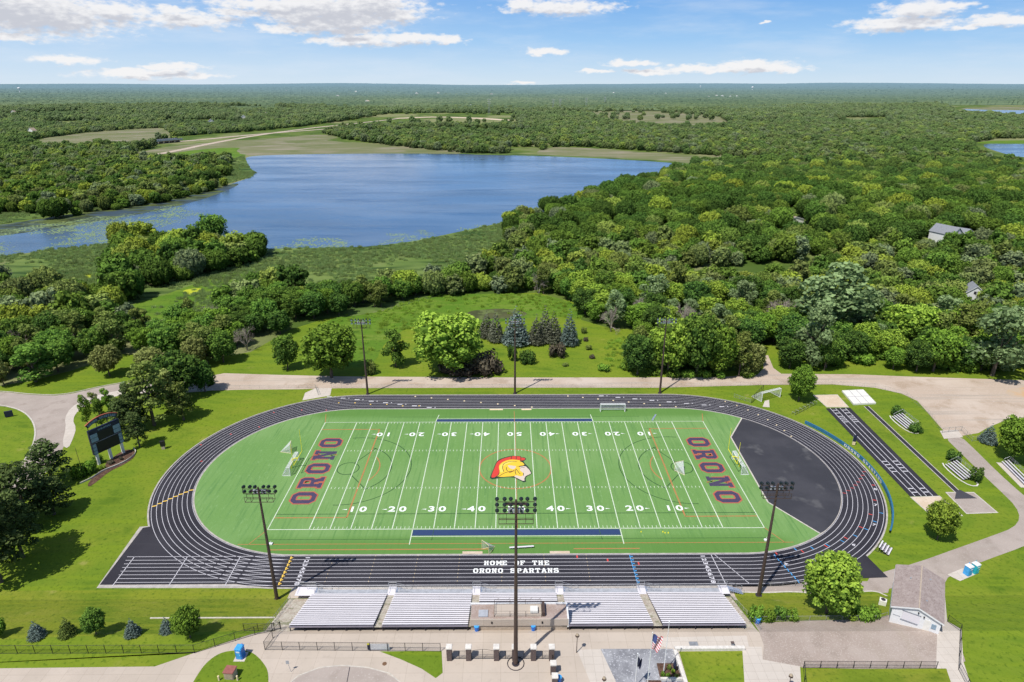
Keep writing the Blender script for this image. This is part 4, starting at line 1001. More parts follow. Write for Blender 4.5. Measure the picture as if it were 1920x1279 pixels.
# blue padded wall with raised lettering outside the right bend
bw = thing('padded_wall', 'curved blue padded wall with white school lettering outside the right bend', 'wall', (CR[0],0,0))
a0, a1 = math.atan2(23.2, 37.2), math.atan2(-26.4, 33.7); RW = 43.1
aa = [a0+(a1-a0)*k/60 for k in range(61)]
mw = MB()
for p, q_ in zip(aa, aa[1:]):
    A_ = [(RW*math.cos(t_), RW*math.sin(t_)) for t_ in (p, q_)]; B_ = [((RW+.35)*math.cos(t_), (RW+.35)*math.sin(t_)) for t_ in (p, q_)]
    mw.add([(*A_[0],.05),(*A_[1],.05),(*B_[1],.05),(*B_[0],.05),(*A_[0],.98),(*A_[1],.98),(*B_[1],.98),(*B_[0],.98)], [(4,5,6,7),(0,1,5,4),(2,3,7,6)])
mw.build('padding', MT['pad_blue'], bw)
bmx = bmesh.new(); txt = 'ORONO SPARTANS'
for i, ch in enumerate(txt):
    if ch == ' ': continue
    an = R_(13.0) - i*R_(1.75)
    me = gl(ch).copy()
    # letters stand on the wall top, facing the track and the stand
    me.transform(Matrix.Translation((RW*math.cos(an)-.03, RW*math.sin(an), .15)) @ Matrix.Rotation(an-math.pi/2, 4, 'Z') @ Matrix.Rotation(math.pi/2, 4, 'X') @ Matrix.Diagonal((.95,.62,1,1)) @ Matrix.Translation((-.5,0,0)))
    bmx.from_mesh(me); bpy.data.meshes.remove(me)
bm_obj(bmx, 'lettering', MT['white'], bw)

# brick gate pillars
def pillar(x, y, label, h_=2.55):
    t = thing('gate_pillar', label, 'pillar', (x,y,HP), group='brick pillars of the plaza gate')
    MB().bbox(-.42,.42,-.42,.42,0,h_).build('shaft', MT['brick'], t); MB().bbox(-.5,.5,-.5,.5,h_+.003,h_+.28,.05).build('cap', MT['cap'], t); return t
pil = [(843,'leftmost brick gate pillar, at the end of the long plaza fence'),(879,'second brick gate pillar from the left'),(931,'brick gate pillar just left of the tall central mast'),(965,'brick gate pillar right behind the tall central mast'),(1000,'brick gate pillar crossed by the mast shadow'),(1034,'rightmost brick pillar of the gate row')]
PX = []
for px, lb in pil: p = G(px,1236); PX.append(p); pillar(p.x, p.y, lb)
for px, py, lb in ((1037,1262,'brick pillar standing below the gate row with a white cap'),(1040,1286,'brick pillar at the bottom edge next to a blue bin')):
    p = G(px,py); pillar(p.x, p.y, lb, 2.0)
for (i, lb) in ((0,'black iron fence bay between the first and second gate pillars'),(1,'arched double iron gate between the second and third pillars'),(2,'black iron fence bay behind the tall mast'),(3,'black iron fence bay left of the mast shadow pillar'),(4,'black iron fence bay at the right of the gate row')):
    a_, b_ = PX[i], PX[i+1]; t = thing('iron_gate' if i == 1 else 'iron_railing', lb, 'gate' if i == 1 else 'railing', (a_.x, a_.y, HP)); L = b_.x-a_.x
    m_ = MB()
    n_ = 10
    top_ = [ (.42+(L-.84)*k/n_, 0, 1.75+(.35*math.sin(math.pi*k/n_) if i == 1 else 0)) for k in range(n_+1)]
    m_.path(top_,.035,4); m_.path([(.42,0,.5),(L-.42,0,.5)],.035,4); m_.path([(.42,0,.15),(L-.42,0,.15)],.035,4)
    for k in range(0,n_+1,5): m_.tube((top_[k][0],0,.05), top_[k], .04, n=4)
    m_.build('bars', MT['black'], t)
    MB().quad((.42,0,.15),(L-.42,0,.15),(L-.42,0,1.7),(.42,0,1.7)).build('mesh_infill', MT['mesh_black'], t)
a_ = PX[5]; b_ = G(1037,1255)
fence('chain_link_fence', [(a_.x+.1,a_.y-.5),(b_.x+.1,b_.y)], 1.4, 'short black fence running down from the rightmost gate pillar', r=.04)

# ------------------------------------------------------------------ GOALS
def goal(label, loc, rz, w_=7.3, h_=2.44, d=2.0, mat='white', name='soccer_goal', group='white goals'):
    t = thing(name, label, 'goal', loc, rz, group)
    fr = MB(); hw = w_/2
    fr.path([(-hw,0,0),(-hw,0,h_),(hw,0,h_),(hw,0,0)],.09,6)
    fr.path([(-hw,0,h_),(-hw,.8,h_),(-hw,d,0),(-hw,0,0)],.06,5); fr.path([(hw,0,h_),(hw,.8,h_),(hw,d,0),(hw,0,0)],.06,5)
    fr.path([(-hw,.8,h_),(hw,.8,h_)],.05,5); fr.path([(-hw,d,0),(hw,d,0)],.07,5)
    fr.build('frame', MT[mat], t)
    n = MB().quad((-hw,.8,h_),(hw,.8,h_),(hw,d,.03),(-hw,d,.03)).quad((-hw,0,h_),(hw,0,h_),(hw,.8,h_),(-hw,.8,h_))
    for s_ in (-hw,hw): n.add([(s_,0,0),(s_,d,0),(s_,.8,h_),(s_,0,h_)],[(0,1,2,3)])
    n.build('net', MT['net'], t); return t
goal('white soccer goal with net behind the left end line', (-56.4,.4,.08), math.pi/2, d=2.0)
goal('white soccer goal with net behind the right end line', (56.7,.2,.08), -math.pi/2, d=2.0)
goal('white soccer goal parked on the far sideline touching the track', (29.5,30.3,.08), 0, d=1.6)
p = G(1447,748); goal('spare white goal on the grass outside the far right bend', (p.x-.5, p.y-.5, .02), R_(24), 7.6, 3.0, 4.2)
sheet('goal_slab', GL([(1434,752),(1442,750),(1443,764),(1430,763)]), .05, MT['walk'])
def goalpost(label, loc, rz):
    t = thing('goalpost', label, 'goalpost', loc, rz, 'yellow football goalposts')
    MB().path([(0,2.0,0),(0,2.0,1.6),(0,1.5,2.6),(0,.7,3.0),(0,0,3.05)],.12,8).build('gooseneck', MT['yellow'], t)
    MB().tube((-3.56,0,3.05),(3.56,0,3.05),.08,n=8).build('crossbar', MT['yellow'], t)
    for s_ in (-3.56,3.56): MB().tube((s_,0,3.05),(s_,0,9.2),.07,.05,8).build('upright', MT['yellow'], t)
    return t
goalpost('yellow football goalpost at the left end of the field', (-55.2,.2,.07), math.pi/2)
goalpost('yellow football goalpost at the right end of the field', (55.4,.2,.07), -math.pi/2)
def lax(px, py, label, rz=0, s=1.0):
    p = G(px,py); t = thing('lacrosse_goal', label, 'goal', (p.x,p.y,.09), rz, 'small lacrosse goals')
    f = MB().path([(-.92*s,0,0),(-.92*s,0,1.83*s),(.92*s,0,1.83*s),(.92*s,0,0),(0,2.1*s,0),(-.92*s,0,0)],.05,5); f.build('frame', MT['mk_cream'], t)
    n = MB().add([(-.92*s,0,1.83*s),(.92*s,0,1.83*s),(0,2.1*s,0),(-.92*s,0,0),(.92*s,0,0)],[(0,1,2),(0,2,3),(1,4,2)]); n.build('net', MT['net'], t); n2 = MB().add([(-.90*s,.03,1.80*s),(.90*s,.03,1.80*s),(0,2.0*s,.02)],[(0,1,2)]); n2.build('net_back', MT['net'], t); return t
lax(1272,881,'small lacrosse goal standing in the crease circle at the right end', R_(200), 1.3)
lax(910,1035,'small lacrosse goal lying near the home sideline left of the central mast', R_(-50), 1.25)
lax(547,846,'small white lacrosse goal behind the left goalpost', R_(100), 1.4)
for (px, py, lb) in ((508,1021,'small white corner flag marker by the lower left corner of the turf'),(1436,1014,'small white corner flag marker by the lower right corner of the turf')):
    p = G(px,py); t = thing('corner_marker', lb, 'marker', (p.x,p.y,.08)); MB().bbox(-.4,.4,-.3,.3,0,.3).build('base', MT['white'], t); MB().tube((0,0,.3),(.1,.1,.85),.05,n=5).build('stub', MT['off_white'], t)
p = G(986,1029); t = thing('team_bench', 'grey aluminium team bench on the home sideline right of the central mast', 'bench', (p.x-.9,p.y,.08), R_(5))
MB().box(-2.6,2.6,-.2,.2,.42,.48).build('seat', MT['alu'], t)
for x in (-2,-.7,.7,2): MB().box(x-.05,x+.05,-.2,.2,0,.418).build('leg', MT['alu_rail'], t)
a_, b_ = G(1222,790), G(1230,777)
t = thing('sideline_board', 'short blue grey board lying on the turf near the far sideline', 'board', ((a_.x+b_.x)/2,(a_.y+b_.y)/2,.09), math.atan2(b_.y-a_.y,b_.x-a_.x)); MB().bbox(-2.0,2.0,-.2,.2,0,.12).build('deck', MT['stair_blue'], t); MB().box(-2.0,2.0,-.23,-.2,0,.09).build('edge', MT['alu'], t)
for i, (px, py) in enumerate(((1243,998),(1247,1000),(1253,1000),(1202,998))):
    p = G(px,py); m_ = MB().tube((0,0,0),(0,0,.03),.16,n=8).tube((0,0,.03),(0,0,.28),.13,.04,8); o = m_.build('training_cone', MT['yellow']); o.location = (p.x,p.y,.08); tag(o, 'tiny yellow training cone on the turf right of the blue home sideline band', 'cone', 'yellow training cones')

# ------------------------------------------------------------------ SMALL BLEACHERS, BENCHES
def mini_bleacher(label, c, rz, L, rows, rail=True, group='portable aluminium bleachers', zb=0.0):
    t = thing('portable_bleacher', label, 'bleacher', c, rz, group)
    for i in range(rows):
        MB().box(-L/2,L/2,i*.62-.14,i*.62+.14,.42+i*.28,.47+i*.28).build('seat_row', MT['alu'], t)
        if i: MB().box(-L/2,L/2,i*.62-.48,i*.62-.22,.12+i*.28,.16+i*.28).build('footboard', MT['alu_foot'], t)
    f = MB()
    for x in (-L/2+.3,0,L/2-.3):
        f.path([(x,-.1,.05),(x,rows*.62,.05),(x,rows*.62-.3,.3+rows*.28),(x,-.1,.35)],.04,4)
        for i in range(rows): f.tube((x,i*.62,.05),(x,i*.62,.42+i*.28),.03,n=4)
    f.build('frame', MT['steel_dark'], t)
    if rail:
        r = MB(); ye = rows*.62-.25; zt = .42+rows*.28
        for k in range(6): x = -L/2+L*k/5; r.tube((x,ye,zt-.4),(x,ye,zt+.9),.03,n=4)
        for z in (.3,.6,.9): r.path([(-L/2,ye,zt+z),(L/2,ye,zt+z)],.025,4)
        for s_ in (-L/2,L/2): r.path([(s_,.3,1.2),(s_,ye,zt+.9)],.025,4); r.tube((s_,.3,.5),(s_,.3,1.2),.025,n=4)
        r.build('back_rail', MT['alu_rail'], t)
    return t
def between(p, q_): return math.atan2(q_.y-p.y, q_.x-p.x)
for (fa, fb, lb) in (((1672,783),(1700,806),'small aluminium bleacher between two shrubs, nearer the gravel yard'),((1772,873),(1806,902),'small aluminium bleacher between two shrubs beside the east footpath')):
    a_, b_ = G(*fa), G(*fb); c_ = (a_+b_)/2; L = (b_-a_).length; rz = between(a_, b_)
    pad = Strips(); 
    n_ = Vector((-math.sin(rz), math.cos(rz)))
    d_ = Vector((math.cos(rz), math.sin(rz)))
    pp = [(c_.x-d_.x*(L/2+1.8)-n_.x*.7, c_.y-d_.y*(L/2+1.8)-n_.y*.7), (c_.x+d_.x*(L/2+2.2)-n_.x*.7, c_.y+d_.y*(L/2+2.2)-n_.y*.7), (c_.x+d_.x*(L/2+2.2)+n_.x*3.4, c_.y+d_.y*(L/2+2.2)+n_.y*3.4), (c_.x-d_.x*(L/2+1.8)+n_.x*3.4, c_.y-d_.y*(L/2+1.8)+n_.y*3.4)]
    sp_ = smooth(pp, 2); sheet('bleacher_bed', sp_, .045, MT['lawn']); st = Strips(); st.poly(sp_[len(sp_)//8*7:]+sp_[:len(sp_)//2], .35); st.build('bed_kerb', .08, MT['cap'])
    mini_bleacher(lb, (c_.x, c_.y, .03), rz, L, 5)
a_, b_ = G(1878,868), G(1925,915); c_ = (a_+b_)/2
st = Strips(); st.line(a_[:2], b_[:2], 2.6); st.build('bleacher_pad', .045, MT['walk'])
t = mini_bleacher('long low aluminium bleacher under the tree at the right edge', (c_.x, c_.y, .03), between(a_, b_), (b_-a_).length, 3)
a_, b_ = G(1640,1034), G(1652,1046)
mini_bleacher('small blue grey bleacher on the grass outside the lower right bend', (G(1668,1037).x, G(1668,1037).y, .03), R_(48), 2.9, 4, rail=False)
a_, b_ = G(1487,778), G(1528,757)
t = thing('hurdle_rack', 'low dark metal rack of stacked hurdles on the grass below the round tree', 'rack', ((a_.x+b_.x)/2,(a_.y+b_.y)/2,.02), between(a_, b_)); L = (b_-a_).length
m_ = MB()
for z in (.15,.5,.85):
    for yy in (-.45,.45): m_.tube((-L/2,yy,z),(L/2,yy,z),.035,n=4)
m_.build('rails', MT['steel_dark'], t)
for k in range(7):
    x = -L/2+L*k/6; MB().path([(x,-.5,0),(x,-.5,.9),(x,.5,.9),(x,.5,0)],.03,4).build('upright', MT['alu_rail'], t)

# ------------------------------------------------------------------ SCOREBOARD
B0 = G(188,870); B1 = G(230,850); ax = (B1-B0); ax.z = 0; ang = math.atan2(ax.y, ax.x); cx_ = (B0+B1)/2
sbd = thing('scoreboard', 'tall dark scoreboard with pale blue panels and an arched name sign', 'scoreboard', (cx_.x, cx_.y, 0), ang)
sbd.scale = (1.1,1.1,1.08)
for x in (-2.95,0,2.95): MB().bbox(x-.28,x+.28,-.28,.28,0,3.2).build('post', MT['off_white'], sbd)
MB().box(-3.6,3.6,-.30,.25,2.9,9.3).build('cabinet', MT['navy_p'], sbd)
MB().box(-2.5,2.5,-.34,-.305,3.0,5.7).box(-1.75,1.75,-.34,-.305,6.1,8.2).build('video_screen', MT['black'], sbd)
MB().box(-3.5,3.5,-.35,-.31,5.82,5.94).build('divider', MT['alu_foot'], sbd)
pm = MB()
for s_ in (-1,1):
    for z in (6.15,7.2): x0_, x1_ = sorted((s_*1.85, s_*3.45)); pm.box(x0_,x1_,-.345,-.31,z,z+.95)
    for z in (3.0,3.9,4.8): x0_, x1_ = sorted((s_*2.65, s_*3.45)); pm.box(x0_,x1_,-.345,-.31,z,z+.8)
pm.build('ad_panel', MT['panel_blue'], sbd)
MB().box(-3.0,3.0,-.38,-.31,8.35,9.2).build('name_band', MT['navy_p'], sbd)
obx = obj('band_text', text_mesh('ORONO', .55, .02, 1.3, 1.2), MT['panel_blue'], sbd); obx.location = (0,-.40,8.78); obx.rotation_euler = (math.pi/2,0,0)
arcn = 24; Rr = 7.2; ca = []
for k in range(arcn+1):
    th = R_(-32+64*k/arcn); ca.append((Rr*math.sin(th), Rr*math.cos(th)))
m1, m2 = MB(), MB()
zoff = 11.9-Rr
for (xa, za), (xb, zb_) in zip(ca, ca[1:]):
    k1 = .86; m1.add([(xa*k1,-.1,za*k1+zoff),(xb*k1,-.1,zb_*k1+zoff),(xb*.97,-.1,zb_*.97+zoff),(xa*.97,-.1,za*.97+zoff),(xa*k1,.1,za*k1+zoff),(xb*k1,.1,zb_*k1+zoff),(xb*.97,.1,zb_*.97+zoff),(xa*.97,.1,za*.97+zoff)],[(0,1,2,3),(7,6,5,4),(0,4,5,1)])
    m2.add([(xa*.973,-.13,za*.973+zoff),(xb*.973,-.13,zb_*.973+zoff),(xb,-.13,zb_+zoff),(xa,-.13,za+zoff),(xa*.973,.13,za*.973+zoff),(xb*.973,.13,zb_*.973+zoff),(xb,.13,zb_+zoff),(xa,.13,za+zoff)],[(0,1,2,3),(7,6,5,4),(3,2,6,7),(0,4,5,1)])
arch = m1.build('arch_sign', MT['navy_p'], sbd); m2.build('arch_rim', MT['letter_red'], arch)
bmx = bmesh.new()
for i, ch in enumerate('ORONO SPARTANS'):
    if ch == ' ': continue
    th = R_(-27.5+55*i/13); me = gl(ch).copy()
    me.transform(Matrix.Translation((Rr*.875*math.sin(th), -.12, Rr*.875*math.cos(th)+zoff)) @ Matrix.Rotation(th, 4, 'Y') @ Matrix.Rotation(math.pi/2, 4, 'X') @ Matrix.Diagonal((.42,.46,1,1)) @ Matrix.Translation((-.5,0,0)))
    bmx.from_mesh(me); bpy.data.meshes.remove(me)
bm_obj(bmx, 'arch_lettering', MT['panel_blue'], arch)
for x in (-3.3,-1.3,1.3,3.3): MB().box(x-.06,x+.06,0,.12,9.3,9.3+(2.0 if abs(x) < 2 else .9)).build('arch_support', MT['steel_dark'], sbd)
sheet('scoreboard_bed', smooth(GL([(165,905),(185,885),(205,862),(235,842),(254,845),(254,857),(232,872),(205,884),(180,905),(165,915)]),2), .05, MT['mulch'])
wl = MB(); pts = smooth(GL([(150,908),(172,898),(192,884),(222,873),(243,862),(256,850),(250,842)]),2,False)
for a_, b_ in zip(pts, pts[1:]): wl.add([(a_[0],a_[1],0),(b_[0],b_[1],0),(b_[0],b_[1],.4),(a_[0],a_[1],.4),(a_[0],a_[1]+.35,.4),(b_[0],b_[1]+.35,.4)],[(0,1,2,3),(3,2,5,4)])
tag(wl.build('garden_wall', MT['kerb']), 'curved low stone wall around the scoreboard bed', 'wall')
p = G(307,842); t = thing('drum_sign', 'small dark box sign on a pale stump, on the grass right of the scoreboard', 'sign', (p.x,p.y,0), .3)
MB().bbox(-.4,.4,-.3,.3,0,1.0).build('stump', MT['stone_wall'], t); MB().bbox(-.6,.6,-.35,.35,1.003,2.5).build('box', MT['black'], t)
p = G(1597,835); t = thing('banner_pole', 'navy feather banner with a pale lower half standing between the track and the runways', 'banner', (p.x,p.y,0), -.4)
MB().tube((0,0,0),(0,0,3.4),.04,n=5).build('pole', MT['alu_rail'], t); MB().box(.02,.8,-.03,.03,1.2,3.3).build('cloth', MT['navy_p'], t); MB().box(.02,.75,-.05,.05,.2,1.18).build('lower_cloth', MT['mk_cream'], t)
for (px, py, lb) in ((118,884,'thin leaning flagless pole left of the scoreboard'),):
    p = G(158,895); m_ = MB().tube((0,0,0),(-.2,0,8.5),.07,.04,6); o = m_.build('thin_pole', MT['steel_dark']); o.location = (p.x,p.y,0); tag(o, lb, 'pole')
# dark sign at left edge on the circle lawn
p = G(18,782); t = thing('entrance_sign', 'dark square entrance sign on the circular lawn at the left edge', 'sign', (p.x,p.y,0), .5)
MB().bbox(-1.0,1.0,-.2,.2,.2,2.0).build('panel', MT['navy_p'], t); MB().box(-.8,-.6,-.1,.1,0,.2).box(.6,.8,-.1,.1,0,.2).build('leg', MT['black'], t)

# ------------------------------------------------------------------ WHITE GABLED BUILDING
def gable_house(name, label, origin, ang, W_, D_, hw, hr, wallm, roofm, over=.35, zbase=0, cat='building', doors=True):
    """origin front-left corner; x along the front, y to the back"""
    t = thing(name, label, cat, origin, ang)
    wl = MB(); x0, x1, y0, y1 = over, W_-over, over, D_-over
    vs = [(x0,y0,zbase),(x1,y0,zbase),(x1,y0,hw),(W_/2,y0,hr-.12),(x0,y0,hw),(x0,y1,zbase),(x1,y1,zbase),(x1,y1,hw),(W_/2,y1,hr-.12),(x0,y1,hw)]
    wl.add(vs, [(0,1,2,3,4),(9,8,7,6,5),(0,4,9,5),(1,6,7,2)]); w_o = wl.build('wall', wallm, t)
    rf = MB(); e = .16; sl = (hr-hw)/(W_/2-over)
    zl = hw-sl*over
    for (xa, xb, za, zb_) in ((0,W_/2,zl,hr),(W_,W_/2,zl,hr)):
        rf.add([(xa,0,za),(xb,0,zb_),(xb,D_,zb_),(xa,D_,za),(xa,0,za+e),(xb,0,zb_+e),(xb,D_,zb_+e),(xa,D_,za+e)], [(4,5,6,7),(7,6,5,4)][:1] + [(0,3,2,1),(0,4,7,3),(0,1,5,4),(3,7,6,2)])
    rf.build('roof', roofm, t)
    tr = MB()
    for (xa, xb, za, zb_) in ((0,W_/2,zl,hr),(W_,W_/2,zl,hr)):
        tr.add([(xa,-.03,za-.14),(xb,-.03,zb_-.14),(xb,-.03,zb_+e+.01),(xa,-.03,za+e+.01)], [(0,1,2,3)])
    tr.build('barge_board', MT['white'], t)
    return t
bo = Vector((64.6,-55.0,0)); bang = math.atan2(-4.1,6.4)
bld = gable_house('concession_building', 'white gabled concession building with brown shingle roof at the end of the asphalt yard', (bo.x,bo.y,0), bang, 7.9, 12.4, 7.15, 8.55, MT['white'], MT['shingle'], zbase=2.0)
MB().box(1.9,4.5,.30,.335,5.1,6.9).build('shutter', MT['alu'], bld)
sl_ = MB().box(1.8,4.6,.22,.34,6.92,7.0).box(.6,1.7,.29,.34,5.4,5.46).box(1.8,4.4,.2,.335,5.0,5.08).build('shutter_frame', MT['slate_roof'], bld)
MB().box(5.2,6.1,.30,.34,3.9,6.6).build('door', MT['off_white'], bld)
MB().box(6.3,7.0,.30,.345,5.2,6.2).build('notice_board', MT['panel_blue'], bld)
MB().box(4.0,4.2,.05,.33,7.45,7.6).box(4.9,5.1,.05,.33,7.0,7.15).build('wall_lamp', MT['black'], bld)
MB().box(4.9,5.2,3.0,3.3,7.6,8.35).box(2.3,2.55,8.0,8.25,7.6,8.4).box(5.3,5.6,9.6,9.9,7.5,8.2).build('roof_vent', MT['alu_rail'], bld)
MB().box(3.86,4.04,.0,12.4,8.69,8.73).build('ridge_cap', MT['stone_wall'], bld)
MB().tube((0.05,.1,7.0),(.05,12.3,7.0),.08,n=5).tube((7.85,.1,7.0),(7.85,12.3,7.0),.08,n=5).build('gutter', MT['white'], bld)
vw = MB()
for (y_) in (3.0,6.0,9.0): vw.box(.30,.34,y_-.5,y_+.5,5.6,6.5)
vw.build('window', MT['slate_roof'], bld)
p = G(1658,1134); t = thing('condenser_unit', 'white air conditioning unit on the grass left of the white building', 'air conditioner', (p.x-.3,p.y,p.z), bang); MB().bbox(-.7,.5,-.5,.5,0,1.2).build('case', MT['off_white'], t); MB().tube((-.1,0,1.2),(-.1,0,1.24),.4,n=12).build('fan_grille', MT['steel_dark'], t)
# ------------------------------------------------------------------ PORTABLE TOILETS, BINS, BOXES
def toilet(label, loc, rz, body, roof):
    t = thing('portable_toilet', label, 'portable toilet', loc, rz, 'portable toilets')
    MB().bbox(-.56,.56,-.56,.56,.05,2.1,.05).build('cabin', MT[body], t)
    MB().box(-.6,.6,-.6,.6,0,.048).build('base', MT['black'], t)
    MB().add([(-.62,-.62,2.103),(.62,-.62,2.103),(.62,.62,2.103),(-.62,.62,2.103),(-.5,-.5,2.3),(.5,-.5,2.3),(.5,.5,2.3),(-.5,.5,2.3)],[(4,5,6,7),(0,1,5,4),(1,2,6,5),(2,3,7,6),(3,0,4,7)]).build('roof', MT[roof], t)
    d = MB().box(-.38,.38,-.60,-.565,.15,1.95).build('door', MT['lt_blue'] if body != 'teal' else MT['teal'], t); MB().box(-.3,.3,-.625,-.603,1.5,1.75).build('door_sign', MT['white'], d)
    MB().box(.25,.32,-.64,-.603,.95,1.1).build('handle', MT['white'], d)
    MB().tube((.35,.4,2.2),(.35,.4,2.6),.06,n=6).build('vent_pipe', MT[body], t)
    return t
p = G(452,1232); t = toilet('blue portable toilet on the small round lawn island at lower left', (p.x,p.y,HP), -.12, 'blue_plastic', 'lt_blue')
pd = Strips(); pd.line((p.x-.9,p.y),(p.x+.9,p.y),1.9); pd.build('toilet_slab', .07, MT['walk'])
sheet('toilet_pad', GL([(1776,1078),(1804,1066),(1835,1075),(1800,1090)]), .06, MT['walk'])
p = G(1813,1077); toilet('blue portable toilet with white roof, nearer one of the pair right of the white building', (p.x,p.y,H(p.y)), .35, 'lt_blue', 'white')
p = G(1826,1073); toilet('teal portable toilet with white roof behind the blue one', (p.x,p.y,H(p.y)), .35, 'teal', 'white')
def bin_(px, py, label, s=1):
    p = G(px,py); t = thing('recycling_bin', label, 'bin', (p.x,p.y,p.z), group='blue bins')
    MB().tube((0,0,0),(0,0,1.0*s),.30*s,.40*s,12).build('body', MT['blue_plastic'], t); MB().tube((0,0,1.0*s),(0,0,1.1*s),.43*s,.36*s,12).build('lid', MT['lt_blue'], t); return t
bin_(894,1183,'blue bin at the left end of the press box wall', 1.1); bin_(1000,1182,'blue bin in the middle of the press box wall', 1.1)
bin_(1420,1169,'blue bin at the right end of the stand by the shrubs', 1.25); bin_(1048,1279,'blue bin beside the lower brick pillar', 1.1)
p = G(433,1270); t = thing('utility_cabinet', 'tan utility cabinet with red brown lid on the lawn island below the blue toilet', 'cabinet', (p.x,p.y,HP), -.1)
MB().bbox(-.75,.75,-.55,.75,.1,1.45).build('case', MT['stone_wall'], t); MB().bbox(-.85,.85,-.65,.85,1.453,1.62,.04).build('lid', MT['red_panel'], t); MB().box(-.65,.65,-.6,-.555,.3,1.3).build('door', MT['wood'], t)
for dx_ in (-1.6,1.3): o = MB().bbox(-.12,.12,-.12,.12,0,1.0).build('bollard', MT['mk_cream']); o.location = (p.x+dx_,p.y-.6,HP); tag(o, 'short cream bollard '+('left' if dx_ < 0 else 'right')+' of the tan utility cabinet', 'bollard')
p = G(711,1221); t = thing('fence_banner', 'white banner with a small yellow and purple corner hung on the plaza fence', 'banner', (p.x,p.y+.1,HP), 0)
MB().box(-1.5,1.7,-.02,.0,.25,1.5).build('cloth', MT['white'], t); MB().box(-1.9,-1.5,-.03,0,.25,1.3).build('corner', MT['navy_p'], t); MB().box(-1.9,-1.5,-.03,0,1.302,1.6).build('top_corner', MT['yellow'], t)
# lamp post, small sign
def lamp_post(px, py, h_, label):
    p = G(px,py); t = thing('plaza_lamp', label, 'lamp post', (p.x,p.y,HP), group='short plaza lamp posts')
    MB().tube((0,0,0),(0,0,h_),.07,.05,8).build('pole', MT['pole_brown'], t); MB().tube((0,0,h_-.02),(0,0,h_+.28),.36,.28,6).build('lamp_head', MT['pole_brown'], t); MB().tube((0,0,h_+.283),(0,0,h_+.6),.30,.05,6).build('lamp_cap', MT['wood'], t); return t
lamp_post(1081,1224,3.6,'short plaza lamp post with a hexagonal head right of the gate pillars')
lamp_post(1131,1300,2.9,'plaza lamp post cut by the bottom edge left of the slate gravel bed')
lamp_post(1478,1292,2.6,'plaza lamp post cut by the bottom edge on the walk below the asphalt yard')
p = G(546,1260); t = thing('road_sign', 'thin sign post leaning slightly on the plaza above the traffic circle', 'sign', (p.x,p.y,HP), 0)
MB().tube((0,0,0),(-.35,0,2.2),.035,n=5).build('post', MT['alu_rail'], t); MB().box(-.6,-.1,-.03,0,1.7,2.4).build('plate', MT['alu_deck'], t)
# flagpoles
def flagpole(px, py, h_, label, dz_=0):
    p = G(px,py); t = thing('flagpole', label, 'flagpole', (p.x,p.y,HP), group='white flagpoles of the plaza')
    MB().tube((0,0,0),(0,0,h_),.085,.04,8).build('pole', MT['white'], t); MB().ball((0,0,h_+.08),.11).build('finial', MT['off_white'], t); MB().tube((0,0,0),(0,0,.15),.25,n=10).build('base', MT['white'], t); return p
def wavy_flag(name, p, z1, z0, w_, label, paint, dirx=(1,0)):
    """limp flag folding along the pole"""
    t = thing(name, label, 'flag', (p.x, p.y, HP)); NX, NZ = 14, 13
    def P(i, j):
        u = i/NX; v = j/NZ
        x = w_*u*(1-.45*v)*dirx[0]+.08; y = .22*math.sin(u*9+v*3)*(.4+u)+w_*u*dirx[1]*.5; z = z1-(z1-z0)*(v*.92) - u*(z1-z0)*.28
        return (x, y, z)
    groups = {}
    for j in range(NZ):
        for i in range(NX): groups.setdefault(paint(i/NX, j), MB()).quad(P(i,j),P(i+1,j),P(i+1,j+1),P(i,j+1))
    for (nm, mt), m_ in groups.items(): m_.build(nm, MT[mt], t)
    return t
def fh(base, topy):
    p = G(*base); a = p.y-CAM.y; v = (topy-639.5)/FPX; sp, cp = math.sin(PITCH), math.cos(PITCH)
    return CAM.z-p.z-a*(v*cp+sp)/(cp-v*sp)
hA = fh((1209,1330),1188)
pA = flagpole(1209,1330,hA,'white flagpole carrying the national flag')
wavy_flag('national_flag', pA, hA-.2, hA-3.0, 1.5, 'national flag with stars field and red stripes hanging from the middle flagpole', lambda u, j: ('canton','flag_blue') if (u < .42 and j < 7) else (('red_stripe','flag_red') if j % 2 == 0 else ('white_stripe','flag_white')))
pB = flagpole(1228,1265,12.4,'white flagpole nearest the plaza lawn, reaching over the bleachers') if False else None
p = G(1244,1262); t = thing('flagpole', 'tall thin flagpole standing in the flower bed', 'flagpole', (p.x,p.y,HP), group='white flagpoles of the plaza')
MB().tube((0,0,0),(0,0,fh((1244,1262),1168)),.08,.04,8).build('pole', MT['white'], t); MB().ball((0,0,fh((1244,1262),1168)+.08),.12).build('finial', MT['white'], t)
p = G(1190,1290); t = thing('flagpole', 'left flagpole at the slate gravel bed with its rope showing dark', 'flagpole', (p.x,p.y,HP), group='white flagpoles of the plaza')
MB().tube((0,0,0),(0,0,7.0),.08,.04,8).build('pole', MT['white'], t); MB().ball((0,0,7.08),.12).build('finial', MT['white'], t)
wavy_flag('dark_flag', p, 6.3, 4.4, .7, 'small dark limp flag on the left flagpole', lambda u, j: ('cloth','navy_p'))
p = G(1243,1262); t = thing('furled_flag', 'dark blue furled flag on a short pole over the flower bed', 'flag', (p.x+1.75,p.y+.1,HP)); MB().tube((0,0,0),(0,0,2.9),.04,n=5).build('pole', MT['steel_dark'], t)
MB().tube((0,0,.6),(.05,0,1.6),.10,.30,8).tube((.05,0,1.6),(0,0,2.9),.30,.05,8).build('cloth', MT['navy_p'], t)
p = G(1373,1213); t = thing('drinking_fountain', 'small dark drinking fountain at the garden wall by the plaza lawn', 'fountain', (p.x,p.y,HP)); MB().bbox(-.15,.15,-.15,.15,0,.9).build('pedestal', MT['slate_roof'], t); MB().bbox(-.35,.2,-.2,.2,.903,1.05,.03).build('basin', MT['brick'], t)
# ---- PART2

